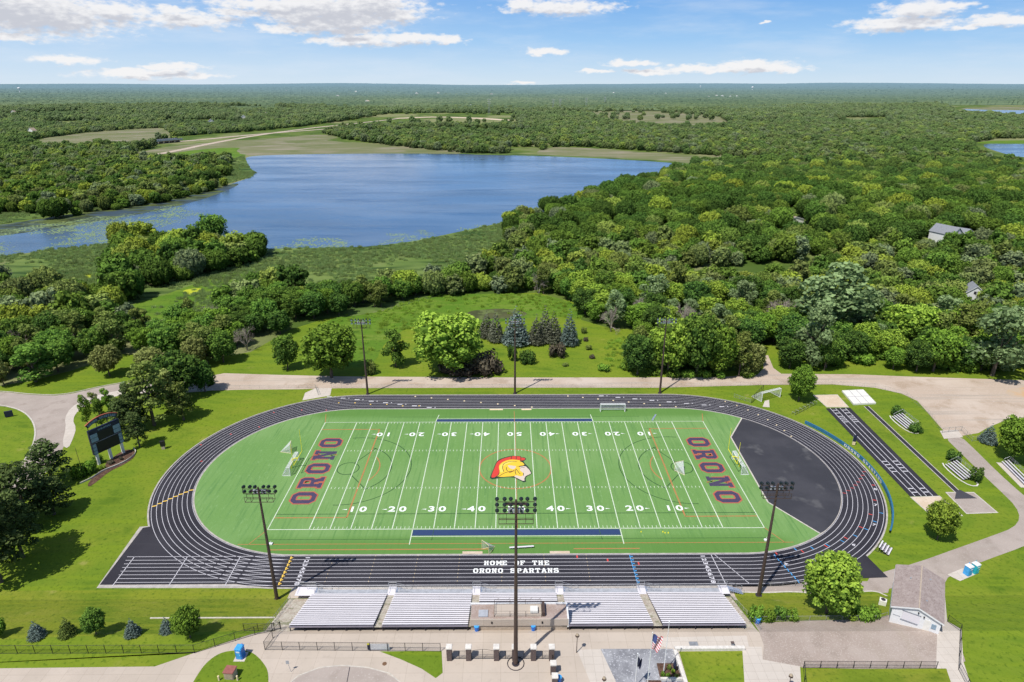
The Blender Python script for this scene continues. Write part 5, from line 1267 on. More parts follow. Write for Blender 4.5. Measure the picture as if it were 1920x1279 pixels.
# ------------------------------------------------------------------ VEGETATION
def leaf_cloud(lobes, per, size, up=.25, flat=1.0, rg=None, shell=(.72,1.06), jit=.55, shade=None, tall=1.0):
    """leaf-sized faces spread over overlapping lobes; returns verts, quads, tint"""
    rg = rg or rng
    V, T = [], []
    C_ = np.array([l[:3] for l in lobes]); Rr_ = np.array([l[3] for l in lobes])
    zmin = (C_[:,2]-Rr_).min(); zmax = (C_[:,2]+Rr_).max()
    P_all, N_all, L_all = [], [], []
    for k, (cx, cy, cz, r) in enumerate(lobes):
        n = int(per*(r/np.mean(Rr_))**2)
        d = rg.normal(size=(n,3)); d[:,2] += up; d /= np.linalg.norm(d, axis=1)[:,None]
        rad = r*rg.uniform(shell[0], shell[1], n)
        p = C_[k] + d*rad[:,None]*np.array([1,1,flat])
        dist = np.linalg.norm((p[:,None,:]-C_[None])/np.array([1,1,flat]), axis=2)/Rr_[None]
        dist[:,k] = 9
        keep = dist.min(axis=1) > .80
        P_all.append(p[keep]); N_all.append(d[keep]); L_all.append(np.full(keep.sum(), k))
    P_ = np.concatenate(P_all); Nn = np.concatenate(N_all); L_ = np.concatenate(L_all)
    n = len(P_)
    Nn = Nn + rg.normal(size=(n,3))*jit; Nn /= np.linalg.norm(Nn, axis=1)[:,None]
    a = rg.normal(size=(n,3)); t1 = np.cross(Nn, a); t1 /= np.linalg.norm(t1, axis=1)[:,None]; t2 = np.cross(Nn, t1)
    s = size*rg.uniform(.6,1.35,n)[:,None]
    q = np.stack([P_-t1*s-t2*s*.45, P_+t1*s*.1-t2*s*.8, P_+t1*s+t2*s*.35, P_-t1*s*.2+t2*s*.8], axis=1)
    lobe_t = rg.uniform(-.18,.18,len(lobes))
    tint = .11 + .52*(P_[:,2]-zmin)/max(.1,(zmax-zmin)) + .42*Nn[:,2] + lobe_t[L_] + rg.normal(size=n)*.13  # light from above painted in: paler towards the top and on upward faces
    return q, np.clip(tint, 0, 1)
def ico(cx, cy, cz, r, flat=1.0):
    bm = bmesh.new(); bmesh.ops.create_icosphere(bm, subdivisions=1, radius=r, matrix=Matrix.Translation((cx,cy,cz)) @ Matrix.Diagonal((1,1,flat,1)))
    v = [tuple(x.co) for x in bm.verts]; f = [tuple(y.index for y in x.verts) for x in bm.faces]; bm.free(); return v, f
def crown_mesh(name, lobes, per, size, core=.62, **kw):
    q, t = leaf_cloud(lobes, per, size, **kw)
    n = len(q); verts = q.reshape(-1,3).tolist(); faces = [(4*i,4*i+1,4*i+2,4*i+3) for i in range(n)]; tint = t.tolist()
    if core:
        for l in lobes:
            v, f = ico(l[0], l[1], l[2]-.05*l[3], l[3]*core, kw.get('flat',1.0)); b0 = len(verts); verts += v; faces += [tuple(i+b0 for i in g) for g in f]; tint += [.05]*len(f)  # dark inner balls added to block light inside the crown
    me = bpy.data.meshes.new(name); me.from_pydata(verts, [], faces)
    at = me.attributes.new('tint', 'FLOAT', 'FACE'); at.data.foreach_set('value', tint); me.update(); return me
def trunk_mesh(h_, r, limbs, spread, rg):
    m_ = MB(); m_.tube((0,0,-.2),(0.05,0,h_*.35), r, r*.8, 7).tube((.05,0,h_*.35),(0,.1,h_*.75), r*.8, r*.35, 7)
    for k in range(limbs):
        a_ = k*2.4+rg.uniform(0,.6); z = h_*rg.uniform(.28,.55); e = (math.cos(a_)*spread*rg.uniform(.4,.75), math.sin(a_)*spread*rg.uniform(.4,.75), z+h_*rg.uniform(.15,.32))
        mid = (e[0]*.5, e[1]*.5, z+(e[2]-z)*.35); m_.tube((0,0,z), mid, r*.42, r*.3, 5); m_.tube(mid, e, r*.3, r*.08, 5)
    return m_.mesh('trunk')
def lobes_round(H_, R__, n, rg, low=.25, irr=.25, lo=.26, hi=.42):
    """cauliflower crown: lobes packed over an uneven dome"""
    out = []; zc = H_*(1+low)/2; hz = H_*(1-low)/2
    for k in range(n):
        ph = k*2.39996; u = 1-2*(k+.5)/n; u = u*.95
        s_ = math.sqrt(max(0,1-u*u)); fac = rg.uniform(1-irr, 1.05)
        lr = R__*rg.uniform(lo,hi)
        out.append((math.cos(ph)*s_*(R__-lr*.7)*fac, math.sin(ph)*s_*(R__-lr*.7)*fac, zc+u*(hz-lr*.8)*fac, lr))
    out.append((0,0,zc,R__*.58)); out.append((0,0,zc+hz*.35,R__*.45)); out.append((0,0,zc-hz*.35,R__*.45))
    return out
def lobes_cloud(H_, R__, n, rg, low=.15):
    out = []
    for k in range(n):
        a_ = rg.uniform(0,2*math.pi); u = rg.uniform(0,1)**.6; z = H_*(low+(1-low)*rg.uniform(.05,.93)); w_ = math.sin(math.pi*min(1,max(.12,(z/H_-low*.5)/(1-low*.5))))**.6
        lr = R__*rg.uniform(.20,.36); out.append((math.cos(a_)*R__*.75*u*w_, math.sin(a_)*R__*.75*u*w_, z-lr*.4, lr))
    return out
MESH = {}
def variants():
    for i in range(5):
        rg = np.random.default_rng(100+i)
        lb = lobes_round(13, 5.6, 44, rg, low=.10, irr=.38, lo=.17, hi=.36)
        MESH['round%d' % i] = (crown_mesh('crown', lb, 105, .27, rg=rg, up=.35, jit=.7), trunk_mesh(13, .32, 5, 4, rg))
    for i in range(4):
        rg = np.random.default_rng(200+i)
        lb = lobes_cloud(15, 4.8, 30, rg)
        MESH['loose%d' % i] = (crown_mesh('crown', lb, 120, .30, rg=rg, up=.2, core=.38, jit=.8), trunk_mesh(15, .28, 7, 4, rg))
    for i in range(3):                                    # clean park tree, oval
        rg = np.random.default_rng(300+i)
        lb = lobes_round(9, 3.8, 60, rg, low=.14, irr=.30, lo=.16, hi=.33)
        MESH['park%d' % i] = (crown_mesh('crown', lb, 115, .19, rg=rg, up=.3, jit=.75), trunk_mesh(9, .2, 5, 2.5, rg))
    for i in range(3):                                    # pine: flat plates
        rg = np.random.default_rng(400+i); lb = []
        for k in range(44):
            z = 2.6+9*(k/44); w_ = 3.8*(1-.62*(k/44))*rg.uniform(.5,1.0); a_ = k*2.4
            lb.append((math.cos(a_)*w_*.85, math.sin(a_)*w_*.85, z, rg.uniform(.6,1.15)))
        MESH['pine%d' % i] = (crown_mesh('crown', lb, 80, .19, rg=rg, flat=.55, up=.3, core=.35, jit=.95), trunk_mesh(12, .26, 8, 3.2, rg))
    for i in range(3):                                    # spruce: layered cone
        rg = np.random.default_rng(500+i); lb = []; tiers = 13
        for k in range(tiers):
            u = k/(tiers-1); z = .9+9.2*u; w_ = 2.5*(1-u)**.9+.12; m_ = max(1,int(9*(1-u)+1))
            for j in range(m_):
                a_ = 2*math.pi*j/m_+k*.7+rg.uniform(-.2,.2); lr = max(.28,.34*w_+.15); lb.append((math.cos(a_)*(w_-lr*.5)*rg.uniform(.85,1.05), math.sin(a_)*(w_-lr*.5), z, lr))
        MESH['spruce%d' % i] = (crown_mesh('crown', lb, 42, .16, rg=rg, flat=.55, up=-.05, core=.6, jit=.6), trunk_mesh(8, .17, 0, 0, rg))
    for i in range(3):                                    # shrubs
        rg = np.random.default_rng(600+i)
        lb = [(rg.uniform(-1,1)*.9, rg.uniform(-1,1)*.9, rg.uniform(.35,1.0), rg.uniform(.5,.85)) for _ in range(9)]
        MESH['shrub%d' % i] = (crown_mesh('foliage', lb, 90, .14, rg=rg, up=.4), None)
    for i in range(2):                                    # bare tree
        rg = np.random.default_rng(700+i); m_ = MB()
        def br(p, d, L, r, dep):
            q_ = p+d*L; m_.tube(p, q_, r, r*.6, 5 if dep > 2 else 3, False)
            if dep == 0: return
            for _ in range(3 if dep > 1 else 4):
                e = (d+Vector(rg.normal(size=3)*.42)+Vector((0,0,.12))).normalized(); br(q_-d*L*rg.uniform(0,.35), e, L*rg.uniform(.6,.82), r*.58, dep-1)
        for s_ in range(3):
            d0 = Vector((rg.uniform(-.35,.35),rg.uniform(-.35,.35),1)).normalized(); br(Vector((0,0,-.2)), d0, 3.6, .20, 5)
        MESH['bare%d' % i] = (m_.mesh('branches'), None)
    for i in range(4):                                    # broad oaks of the hill
        rg = np.random.default_rng(900+i)
        lb = lobes_round(11.5, 8.2, 46, rg, low=.0, irr=.16)
        lb = [(x_, y_, z_ if z_ > 3 else z_+1.5, r_*.78) for x_, y_, z_, r_ in lb]
        MESH['oak%d' % i] = (crown_mesh('crown', lb, 85, .40, rg=rg, up=.6, core=.80, jit=.38), trunk_mesh(11, .4, 4, 5, rg))
    for i in range(6):                                    # light crowns for the far woods
        rg = np.random.default_rng(800+i)
        lb = lobes_round(12.5, 6.0, 22, rg, low=-.02, irr=.36)
        MESH['wood%d' % i] = (crown_mesh('crown', lb, 52, .52, rg=rg, up=.5, core=.74, jit=.35), trunk_mesh(12, .3, 3, 4, rg))
variants()
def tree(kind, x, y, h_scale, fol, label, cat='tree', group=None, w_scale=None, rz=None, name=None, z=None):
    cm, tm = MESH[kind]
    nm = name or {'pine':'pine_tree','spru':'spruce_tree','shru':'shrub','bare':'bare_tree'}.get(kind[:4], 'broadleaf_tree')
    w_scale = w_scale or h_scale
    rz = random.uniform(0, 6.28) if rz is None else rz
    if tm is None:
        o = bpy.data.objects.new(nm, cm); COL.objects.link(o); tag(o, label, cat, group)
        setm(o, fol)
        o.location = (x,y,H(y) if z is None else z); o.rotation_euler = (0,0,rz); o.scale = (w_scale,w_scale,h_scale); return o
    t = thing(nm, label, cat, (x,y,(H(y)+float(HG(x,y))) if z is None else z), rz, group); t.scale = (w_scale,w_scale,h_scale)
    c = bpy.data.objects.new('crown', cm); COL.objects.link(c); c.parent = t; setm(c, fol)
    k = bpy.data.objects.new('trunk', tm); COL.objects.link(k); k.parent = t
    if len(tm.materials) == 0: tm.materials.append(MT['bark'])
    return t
def setm(o, fol):
    m = fol if isinstance(fol, bpy.types.Material) else LM[fol]
    if len(o.data.materials) == 0: o.data.materials.append(m)
    o.material_slots[0].link = 'OBJECT'; o.material_slots[0].material = m
def tp(kind, base, top_y, fol, label, width_px=None, **kw):
    """tree by its foot, the height of its top and its crown width as surveyed"""
    p = G(*base); a = p.y-CAM.y; b_ = CAM.z-p.z
    v = (top_y-639.5)/FPX; sp, cp = math.sin(PITCH), math.cos(PITCH)
    # height z so that the point above p projects to top_y
    zz = b_ - a*(v*cp+sp)/(cp-v*sp)
    h0 = {'round':13.6,'loose':15.5,'park':9.3,'pine':12.2,'spruce':10.4,'shrub':1.7,'bare':13,'wood':13,'oak':12.5}[kind.rstrip('0123456789')]
    w0 = {'round':11.6,'loose':9.8,'park':7.6,'pine':7.2,'spruce':5.2,'shrub':3.2,'bare':11,'wood':12.6,'oak':17}[kind.rstrip('0123456789')]
    hs = zz/h0; d = a*cp+b_*sp
    ws = (width_px*d/FPX/w0) if width_px else hs
    return tree(kind, p.x, p.y, hs, fol, label, w_scale=ws, **kw)

# --- trees one can tell apart
tp('park0', (1549,1151), 1040, 'lime', 'big round bright green tree in front of the asphalt yard, right of the stand', 106)
tp('park1', (1757,1012), 940, 'lime', 'round bright green tree covering the corner of the south sand pit', 56)
tp('park2', (1497,752), 684, 'bush', 'round green tree between the spare goal and the gravel road', 48)
tp('park1', (1897,866), 780, 'bush', 'round green tree at the right edge above the long low bleacher', 66)
tp('spruce0', (1851,830), 796, 'spruce', 'small blue spruce by the footpath gate', 30)
tp('round1', (338,742), 655, 'dark', 'large dense dark green maple by the west end of the gravel road', 100)
tp('round4', (385,735), 672, 'dark', 'smaller dark maple crown on the right flank of the large one', 48)
tp('pine0', (290,798), 672, 'olive', 'open grey brown pine in front of the large maple', 92)
tp('pine2', (258,806), 716, 'pine', 'dark pine between the scoreboard arch and the grey brown pine', 62)
tp('pine1', (345,788), 712, 'olive', 'open pine right of the grey brown pine, over the lawn', 54)
tp('loose2', (192,800), 742, 'mid', 'slim mid green tree rising behind the left end of the scoreboard', 30)
tp('pine0', (262,838), 768, 'pine', 'narrow dark pine on the lawn right of the scoreboard', 44)
tp('pine1', (236,812), 742, 'pine', 'low dark pine just behind the scoreboard', 60)
tp('pine2', (318,765), 690, 'taupe', 'second grey brown pine leaning towards the maple', 52)
tp('loose0', (165,795), 735, 'bush', 'young light green tree left of the scoreboard arch', 26)
tp('loose1', (205,772), 722, 'bush', 'slim young bright tree between the footpath and the pines', 26)
tp('loose3', (178,762), 730, 'olive', 'slim young olive tree beside the west footpath', 22)
tp('loose2', (238,748), 712, 'grey', 'thin young grey green tree against the west road', 26)
tp('park2', (206,705), 642, 'taupe', 'olive gold round tree on the lawn north of the west road', 52)
tp('park0', (285,705), 648, 'taupe', 'second olive gold round tree, behind the pines', 50)
tp('park1', (370,690), 626, 'taupe', 'third olive gold tree, top showing behind the large maple', 46)
tp('loose2', (68,716), 640, 'mid', 'dark spreading tree on the lawn at the upper left, with its shadow on the grass', 92)
tp('loose0', (8,724), 668, 'taupe', 'olive tree cut by the left edge', 40)
tp('round3', (540,693), 618, 'mid', 'small dense tree at the west end of the clearing', 54)
tp('round0', (622,708), 602, 'bush', 'big bright green tree left of the far left mast', 112)
tp('loose1', (742,688), 612, 'mid', 'mid green tree standing alone right of the far left mast', 58)
tp('round2', (838,700), 576, 'lime', 'very large yellow green willow in the middle of the clearing', 142)
tp('round3', (403,462), 393, 'mid', 'tall rounded tree standing above the shore clump by the lake', 62)
tp('loose1', (458,478), 433, 'lime', 'light green leaning tree at the tip of the shore clump', 46)
tp('shrub0', (695,702), 676, 'olive', 'small olive shrub at the foot of the far left mast', 22)
for i, (x, y, ty, w_) in enumerate(((868,700,676,70),(915,700,658,62),(838,698,680,50))):
    tp('shrub%d' % (i % 3), (x,y), ty, 'brown', ('widest low purple brown shrub under the willow','purple brown shrub at the right side of the willow, tallest of its clump','purple brown shrub hidden under the left of the willow')[i], w_, group='purple brown shrubs by the road')
tp('shrub1', (987,680), 655, 'dark', 'dark green round shrub right of the far middle mast', 34)
tp('shrub2', (962,677), 645, 'dark', 'taller dark green shrub just behind the far middle mast', 22)
tp('shrub0', (1044,668), 642, 'brown', 'brown round shrub below the spruces', 34)
for i, (x, y, ty, w_, f_, lb) in enumerate(((913,632,582,30,'dusty','brownish spruce, leftmost of the row of spruces'),(930,640,580,28,'dusty','second brownish spruce from the left'),(968,645,572,46,'spruce','widest and tallest spruce, right behind the far middle mast'),(1005,645,588,30,'dusty','small brownish spruce right of the widest one'),(1022,640,572,32,'dusty','tall brownish spruce in the middle of the row'),(1038,642,582,32,'dusty','brownish spruce beside the blue one'),(1067,647,578,30,'spruce','blue grey spruce, rightmost of the row'))):
    tp('spruce%d' % (i % 3), (x,y), ty, f_, lb, w_*1.12, group='row of spruces in the clearing')
for i, (x, y, ty, w_) in enumerate(((1095,625,614,12),(1098,640,632,10),(1103,656,647,14),(1110,672,666,12),(1060,686,680,14))):
    tp('shrub%d' % (i % 3), (x,y), ty, 'brown' if i % 2 else 'olive', 'small planted shrub in the mown clearing right of the spruces', w_, group='small planted shrubs in the clearing')
for i, (x, y, ty, w_, f_, lb) in enumerate(((1195,702,622,62,'dark','dark dense tree left of the far right mast at the roadside'),(1252,702,590,74,'lime','pale yellow green tree right behind the far right mast'),(1305,705,580,80,'mid','mid green tree in the roadside clump right of the far right mast'),(1345,706,600,64,'bush','bright tree in the roadside clump before the dirt path'),(1385,706,628,52,'olive','olive tree at the roadside left of the dirt path'),(1410,704,640,40,'taupe','brownish tree at the corner of the dirt path'))):
    tp('round%d' % (i % 5) if i != 4 else 'loose0', (x,y), ty, f_, lb, w_*1.15)
tp('bare0', (1470,618), 540, MT['bark_pale'], 'pale dead tree with bare branches behind the dirt path', 80)
tp('bare1', (1010,552), 492, MT['bark_pale'], 'bare pale trunks at the back edge of the clearing', 34)
tp('bare1', (1145,622), 560, MT['bark_pale'], 'bare grey tree on the right edge of the clearing', 40)
tp('bare0', (1340,702), 650, MT['bark'], 'dark leafless tree in the roadside clump', 34)
tp('bare1', (8,530), 486, MT['bark_pale'], 'bare pale tree in the marsh at the left edge', 34)
for i, (x, y, ty, w_, f_, lb) in enumerate(((1560,640,488,150,'grey','huge grey green cottonwood in the wood right of the dead tree'),(1520,690,560,80,'grey','grey green lower crown of the cottonwood'),(1700,650,566,100,'lime','yellow green rounded tree right of the cottonwood'),(1860,705,560,130,'grey','very large grey green cottonwood at the right edge of the road'),(1800,640,575,90,'lime','yellow green tree left of the right edge cottonwood'),(1480,690,632,60,'dark','dark tree at the right of the dirt path'),(1545,695,615,40,'mid','small bright tree before the cottonwood'),(1640,655,600,80,'dark','dark tree between cottonwood and yellow green tree'))):
    tp('loose%d' % (i % 4) if f_ == 'grey' else 'round%d' % (i % 5), (x,y), ty, f_, lb, w_)
# left foreground pines
for i, (x, y, ty, w_, lb) in enumerate(((100,908,824,86,'dark pine in front of the west road, below the scoreboard'),(58,985,862,112,'tall dark pine on the left lawn casting a long shadow'),(2,1092,900,128,'large dark pine at the left edge, nearest the camera'),(102,965,892,84,'dark pine just right of the tall left lawn pine'),(-8,990,862,104,'dark pine cut by the left edge, behind the nearest one'),(44,1045,918,92,'dark pine between the nearest pine and the tall one'))):
    tp('pine%d' % (i % 3), (x,y), ty, 'pine', lb, w_)
# hedge behind the scoreboard
for i, (x, y, ty, w_) in enumerate(((150,895,868,26),(168,886,858,28),(185,868,850,22))):
    tp('shrub%d' % (i % 3), (x,y), ty, 'bush', 'clipped green hedge shrub behind the scoreboard posts', w_, group='hedge shrubs behind the scoreboard')
for i, (x, y, ty, w_, f_) in enumerate(((191,880,870,14,'lime'),(209,869,860,14,'brown'),(228,862,854,10,'brown'))):
    tp('shrub%d' % (i % 3), (x,y), ty, f_, 'small plant in the mulch bed under the scoreboard', w_, group='bed plants under the scoreboard')
# row on the bank at lower left
for (k, x, y, ty, w_, f_, lb) in (('park0',-2,1192,1158,34,'bush','small tree on the bank cut by the left edge'),('spruce0',70,1194,1160,30,'spruce','small blue spruce, leftmost of the row on the bank'),('spruce1',128,1190,1153,30,'olive','olive young spruce, second on the bank'),('park1',181,1190,1138,42,'mid','round young tree between the bank spruces'),('spruce2',250,1190,1156,28,'spruce','small blue grey spruce right of the round young tree'),('spruce0',314,1185,1153,26,'spruce','small spruce left of the bright bank tree'),('park2',357,1196,1136,54,'bush','bright round tree on the bank beside the plaza fence')):
    tp(k, (x,y), ty, f_, lb, w_)
# shrubs by the stand and the white building
for i, (x, y, ty, w_, f_) in enumerate(((1415,1164,1140,30,'bush'),(1440,1163,1146,28,'bush'),(1462,1162,1138,28,'mid'),(1484,1162,1148,26,'bush'),(1618,1160,1140,40,'bush'),(1640,1158,1141,30,'bush'),(1596,1161,1150,24,'lime'))):
    tp('shrub%d' % (i % 3), (x,y), ty, f_, 'green shrub along the low grey fence in front of the big round tree', w_, group='shrubs along the low grey fence')
for i, (x, y, ty, w_, lb) in enumerate(((1683,778,764,26,'dark round shrub left of the bleacher nearer the gravel yard'),(1716,810,795,26,'dark round shrub right of the bleacher nearer the gravel yard'),(1784,864,846,32,'dark round shrub left of the bleacher beside the footpath'),(1827,901,880,26,'dark round shrub right of the bleacher beside the footpath'))):
    tp('shrub%d' % (i % 3), (x,y), ty, 'dark', lb, w_)
for i, (x, y) in enumerate(((1243,1268),(1254,1254),(1262,1262),(1252,1270),(1268,1272))):
    tp('shrub%d' % (i % 3), (x,y), y-7, ('bush','olive','lime')[i % 3], 'small plant in the mulch flower bed by the plaza lawn', 9, group='plants in the flower bed')
# sumac thicket along the gravel yard
for i in range(34):
    u = i/33; x = 1525+u*345+random.uniform(-8,8); y = 682+18*u+random.uniform(-14,6)-14*math.sin(math.pi*u)
    tp('shrub%d' % (i % 3), (x,y), y-random.uniform(16,24), 'bush', 'bright sumac shrub of the thicket along the gravel yard', random.uniform(34,50), group='sumac thicket along the gravel yard')
for i, (x, y) in enumerate(((1225,702),(1290,706),(1350,708),(1175,692),(1400,706),(1130,695),(1262,706),(1320,706))):
    tp('shrub%d' % (i % 3), (x,y), y-12, 'bush', 'low bright brush at the edge of the gravel road by the tree clump', 30, group='roadside brush by the tree clump')

# --- houses
def house(name, label, px, zb, ang, W_, D_, hw, hr, wallm, roofm, wins=True):
    p = G(*px)
    for _ in range(12): p = G(px[0], px[1]-0, float(HG(p.x, p.y)))
    zb = float(HG(p.x, p.y))
    t = gable_house(name, label, (p.x, p.y, zb), ang, W_, D_, hw, hr, MT[wallm], MT[roofm], .4, zbase=-2.5, cat='house')
    if wins:
        for (x, z) in ((W_*.3,hw*.35),(W_*.62,hw*.35),(W_*.45,hw*.85)):
            MB().box(x-.5,x+.5,.35,.39,z,z+1.3).build('window', MT['steel_dark'], t)
    return t
house('house', 'white house with grey roof among the trees at the right, nearer gable', (1780,464), 11, R_(20), 10, 15, 7, 11, 'white', 'slate_roof')
house('house', 'low grey roofed wing of the white house, to its right', (1802,460), 11, R_(35), 16, 10, 5, 8.5, 'white', 'slate_roof')
house('house', 'small white house with pale grey roof half hidden behind the grey cottonwood at the right', (1806,568), 6, R_(-20), 8, 9, 5, 8, 'white', 'slate_roof')
house('house', 'pale roofed house glimpsed in the middle of the oak wood', (1474,425), 11, R_(15), 14, 7, 4, 6, 'off_white', 'wood')
house('house', 'blue grey roofed cabin beside the yellow tree in the wood', (1490,468), 6, R_(10), 9, 7, 3.5, 6, 'stone_wall', 'slate_roof')
hz_ = [(20,212,'wood'),(45,213,'off_white'),(376,212,'wood'),(390,230,'wood'),(440,216,'wood'),(452,222,'off_white'),(495,216,'sand'),(683,191,'sand'),(877,200,'off_white'),(780,175,'off_white'),(920,177,'wood'),(665,172,'off_white'),(1340,180,'off_white'),(1352,181,'white'),(1365,182,'off_white'),(1325,182,'wood'),(1245,176,'off_white'),(1225,177,'wood'),(820,174,'white'),(1150,175,'off_white'),(52,248,'wood'),(1380,182,'white'),(630,180,'wood'),(1800,170,'off_white'),(535,170,'off_white')]
for i, (px, py, rm) in enumerate(hz_):
    far = py < 200; zb = 10 if far else 7
    s_ = .75 if py > 205 else 1.3
    p = G(px, py, zb)
    t = gable_house('house', 'pale roofed house half sunk in the distant woods', (p.x,p.y,zb-6), random.uniform(-.5,.5), 18*s_, 12*s_, 9, 14, MT['off_white'], MT[rm], .5, cat='house'); t['group'] = 'houses scattered in the distant woods'
# bridge carrying the highway over the marsh
a_, b_ = G(243,274), G(338,266); L = (b_-a_).length
t = thing('road_bridge', 'long grey concrete road bridge with a shadowed underside, beyond the left woods', 'bridge', (a_.x,a_.y,0), between(a_, b_))
MB().box(0,L,-7,7,3.5,5.2).build('deck', MT['asphalt_tan'], t); MB().box(0,L,-7.4,-7.003,4.0,6.4).box(0,L,7.003,7.4,4.0,6.4).build('parapet', MT['alu_deck'], t)
pr = MB()
for k in range(9): pr.box(L*(k+.5)/9-.6, L*(k+.5)/9+.6, -6, 6, 0, 3.498)
pr.build('pier', MT['stone_wall'], t)
# water towers and pylons on the skyline
for (px, py, hh, lb) in ((1410,166,42,'white water tower on the right part of the skyline'),(1313,161,40,'small white water tower on the skyline left of the other'),(38,170,45,'pale water tower at the far left of the skyline')):
    p = G(px, py+6, 0); p = p if p.y < 14000 else CAM+(p-CAM)*(14000/p.y); t = thing('water_tower', lb, 'water tower', (p.x,p.y,0)); s_ = 1.0
    MB().tube((0,0,0),(0,0,hh),4,3,8).build('stem', MT['white'], t); MB().ball((0,0,hh+8),13,12,7,.75).build('tank', MT['white'], t)
def pylon(px, py, hh):
    p = G(px,py); m_ = MB(); t = thing('pylon', 'thin grey power line pylon in the distant woods', 'pylon', (p.x,p.y,0), group='power line pylons in the distance')
    for s_ in ((-3,-3),(3,-3),(3,3),(-3,3)): m_.tube((s_[0],s_[1],0),(s_[0]*.15,s_[1]*.15,hh),.45,.25,4)
    for z in (.7,.82,.94): m_.tube((-6,0,hh*z),(6,0,hh*z),.35,n=4)
    m_.build('lattice', MT['alu_rail'], t)
for px, py, hh in ((917,215,48),(1037,208,40),(1050,206,40),(1099,205,42),(1134,198,38)): pylon(px, py, hh)

# --- woods
def inside(px_, py_, poly):
    """vectorised point in polygon"""
    r = np.zeros(len(px_), bool); n = len(poly)
    for i in range(n):
        x1, y1 = poly[i]; x2, y2 = poly[(i+1) % n]
        c = ((y1 > py_) != (y2 > py_)); 
        if y1 != y2: r ^= c & (px_ < (x2-x1)*(py_-y1)/(y2-y1)+x1)
    return r
NO_PX = [
 # sports ground, roads and the clearing
 [(-400,2000),(-400,735),(0,722),(60,712),(130,694),(230,664),(300,676),(400,686),(470,664),(540,618),(640,590),(700,588),(750,571),(807,555),(1007,551),(1080,571),(1090,602),(1140,620),(1185,625),(1195,640),(1200,708),(1427,705),(1425,645),(1455,660),(1480,690),(1560,690),(1700,700),(1800,705),(2400,712),(2400,2000)],
 # marsh and lake shore this side
 [(-400,480),(0,462),(60,455),(150,446),(213,442),(225,490),(215,540),(200,562),(100,552),(-400,552)],
 [(232,602),(228,580),(262,556),(262,545),(335,532),(420,508),(482,490),(480,462),(640,460),(700,458),(780,448),(850,433),(900,422),(950,412),(958,470),(900,512),(850,532),(780,540),(700,548),(640,562),(560,556),(500,548),(430,575),(400,600),(330,615),(270,622)],
 [(1270,505),(1400,500),(1512,498),(1500,528),(1400,536),(1288,540)],
 [(1490,482),(1530,478),(1540,500),(1502,503)],
 # far shore meadows, roads
 [(62,262),(150,250),(250,242),(310,240),(330,262),(240,292),(290,305),(400,300),(425,298),(432,300),(430,330),(345,354),(270,377),(150,397),(0,404),(-400,430),(-400,455),(0,428),(460,340),(480,320),(1300,330),(1300,308),(1425,305),(1440,299),(1300,290),(1100,276),(1030,276),(1005,290),(880,288),(800,281),(650,263),(600,248),(640,240),(760,228),(960,230),(960,216),(740,214),(640,228),(560,238),(480,248),(330,260),(200,270),(80,276)],
 [(1100,208),(1240,208),(1350,218),(1370,238),(1300,246),(1160,238),(1110,222)],
 [(1815,272),(1870,260),(2200,260),(2200,318),(1925,312),(1860,303),(1830,288)],
 [(1745,200),(1860,198),(2300,198),(2300,224),(1900,222),(1800,214)],
 [(960,203),(1010,203),(1010,208),(960,208)], [(1290,200),(1360,200),(1360,206),(1290,206)],
 [(1764,452),(1800,446),(1842,450),(1845,470),(1825,478),(1774,476)],
 [(1783,556),(1840,552),(1842,590),(1792,592)],
 [(1458,410),(1500,408),(1504,452),(1466,454)],
 [(955,276),(1010,276),(1012,292),(955,292)],
 [(735,212),(970,212),(972,240),(900,240),(735,238),(640,246),(560,254),(480,262),(380,272),(330,274),(330,256),(480,246),(640,230)],
 [(600,202),(700,200),(720,206),(620,209)], [(80,228),(200,226),(210,233),(90,236)], [(1560,228),(1660,226),(1670,233),(1570,236)], [(430,205),(520,204),(520,210),(430,211)],
]
NO = [GL(p) for p in NO_PX] + [LAKE]
def scatter(y0, y1, sp, rg, margin=1.12):
    ys = np.arange(y0, y1, sp); P = []
    for yy in ys:
        d = (yy-CAM.y)*math.cos(PITCH)+CAM.z*math.sin(PITCH); hw = d*960/FPX*margin+25
        xs = np.arange(-hw, hw, sp)+rg.uniform(-.5,.5)*sp; P.append(np.stack([xs+rg.uniform(-.36,.36,len(xs))*sp, np.full(len(xs),yy)+rg.uniform(-.36,.36,len(xs))*sp],1))
    P = np.concatenate(P); bad = np.zeros(len(P), bool)
    for po in NO:
        ins = inside(P[:,0], P[:,1], po)
        if po is not LAKE and min(q[1] for q in po) > 820 and max(q[1] for q in po)-min(q[1] for q in po) < 1500 and abs(po[0][0]) < 900: ins &= rg.random(len(P)) > .06     # single trees stand in the far meadows
        bad |= ins
    return P[~bad]
rgw = np.random.default_rng(5)
def in_hill(P): return (P[:,0] > 12+(P[:,1]-250)*.10) & (P[:,1] > 225+np.maximum(0,(150-P[:,0]))*.25) & (P[:,1] < 640)
near = scatter(45, 330, 8.4, rgw); near = near[~in_hill(near)]
hillp = scatter(200, 660, 12.4, rgw); hillp = hillp[in_hill(hillp)]
mid = scatter(330, 900, 9.6, rgw); mid = mid[~in_hill(mid)]
far = scatter(900, 1500, 12.0, rgw); vfar = scatter(1500, 2600, 15.5, rgw)
def gaps(P, t_): 
    f = np.sin(P[:,0]*.0052+P[:,1]*.0011+.8)*np.sin(P[:,1]*.0098+P[:,0]*.0012+2.1)+.35*np.sin(P[:,0]*.021+1)*np.sin(P[:,1]*.027)
    return P[f < t_]
far = gaps(far, .72); vfar = gaps(vfar, .55)
# the nearest 230 are individual trees, the rest of the woods one mass
near = near[np.argsort(np.hypot(near[:,0]-CAM.x, near[:,1]-CAM.y))]
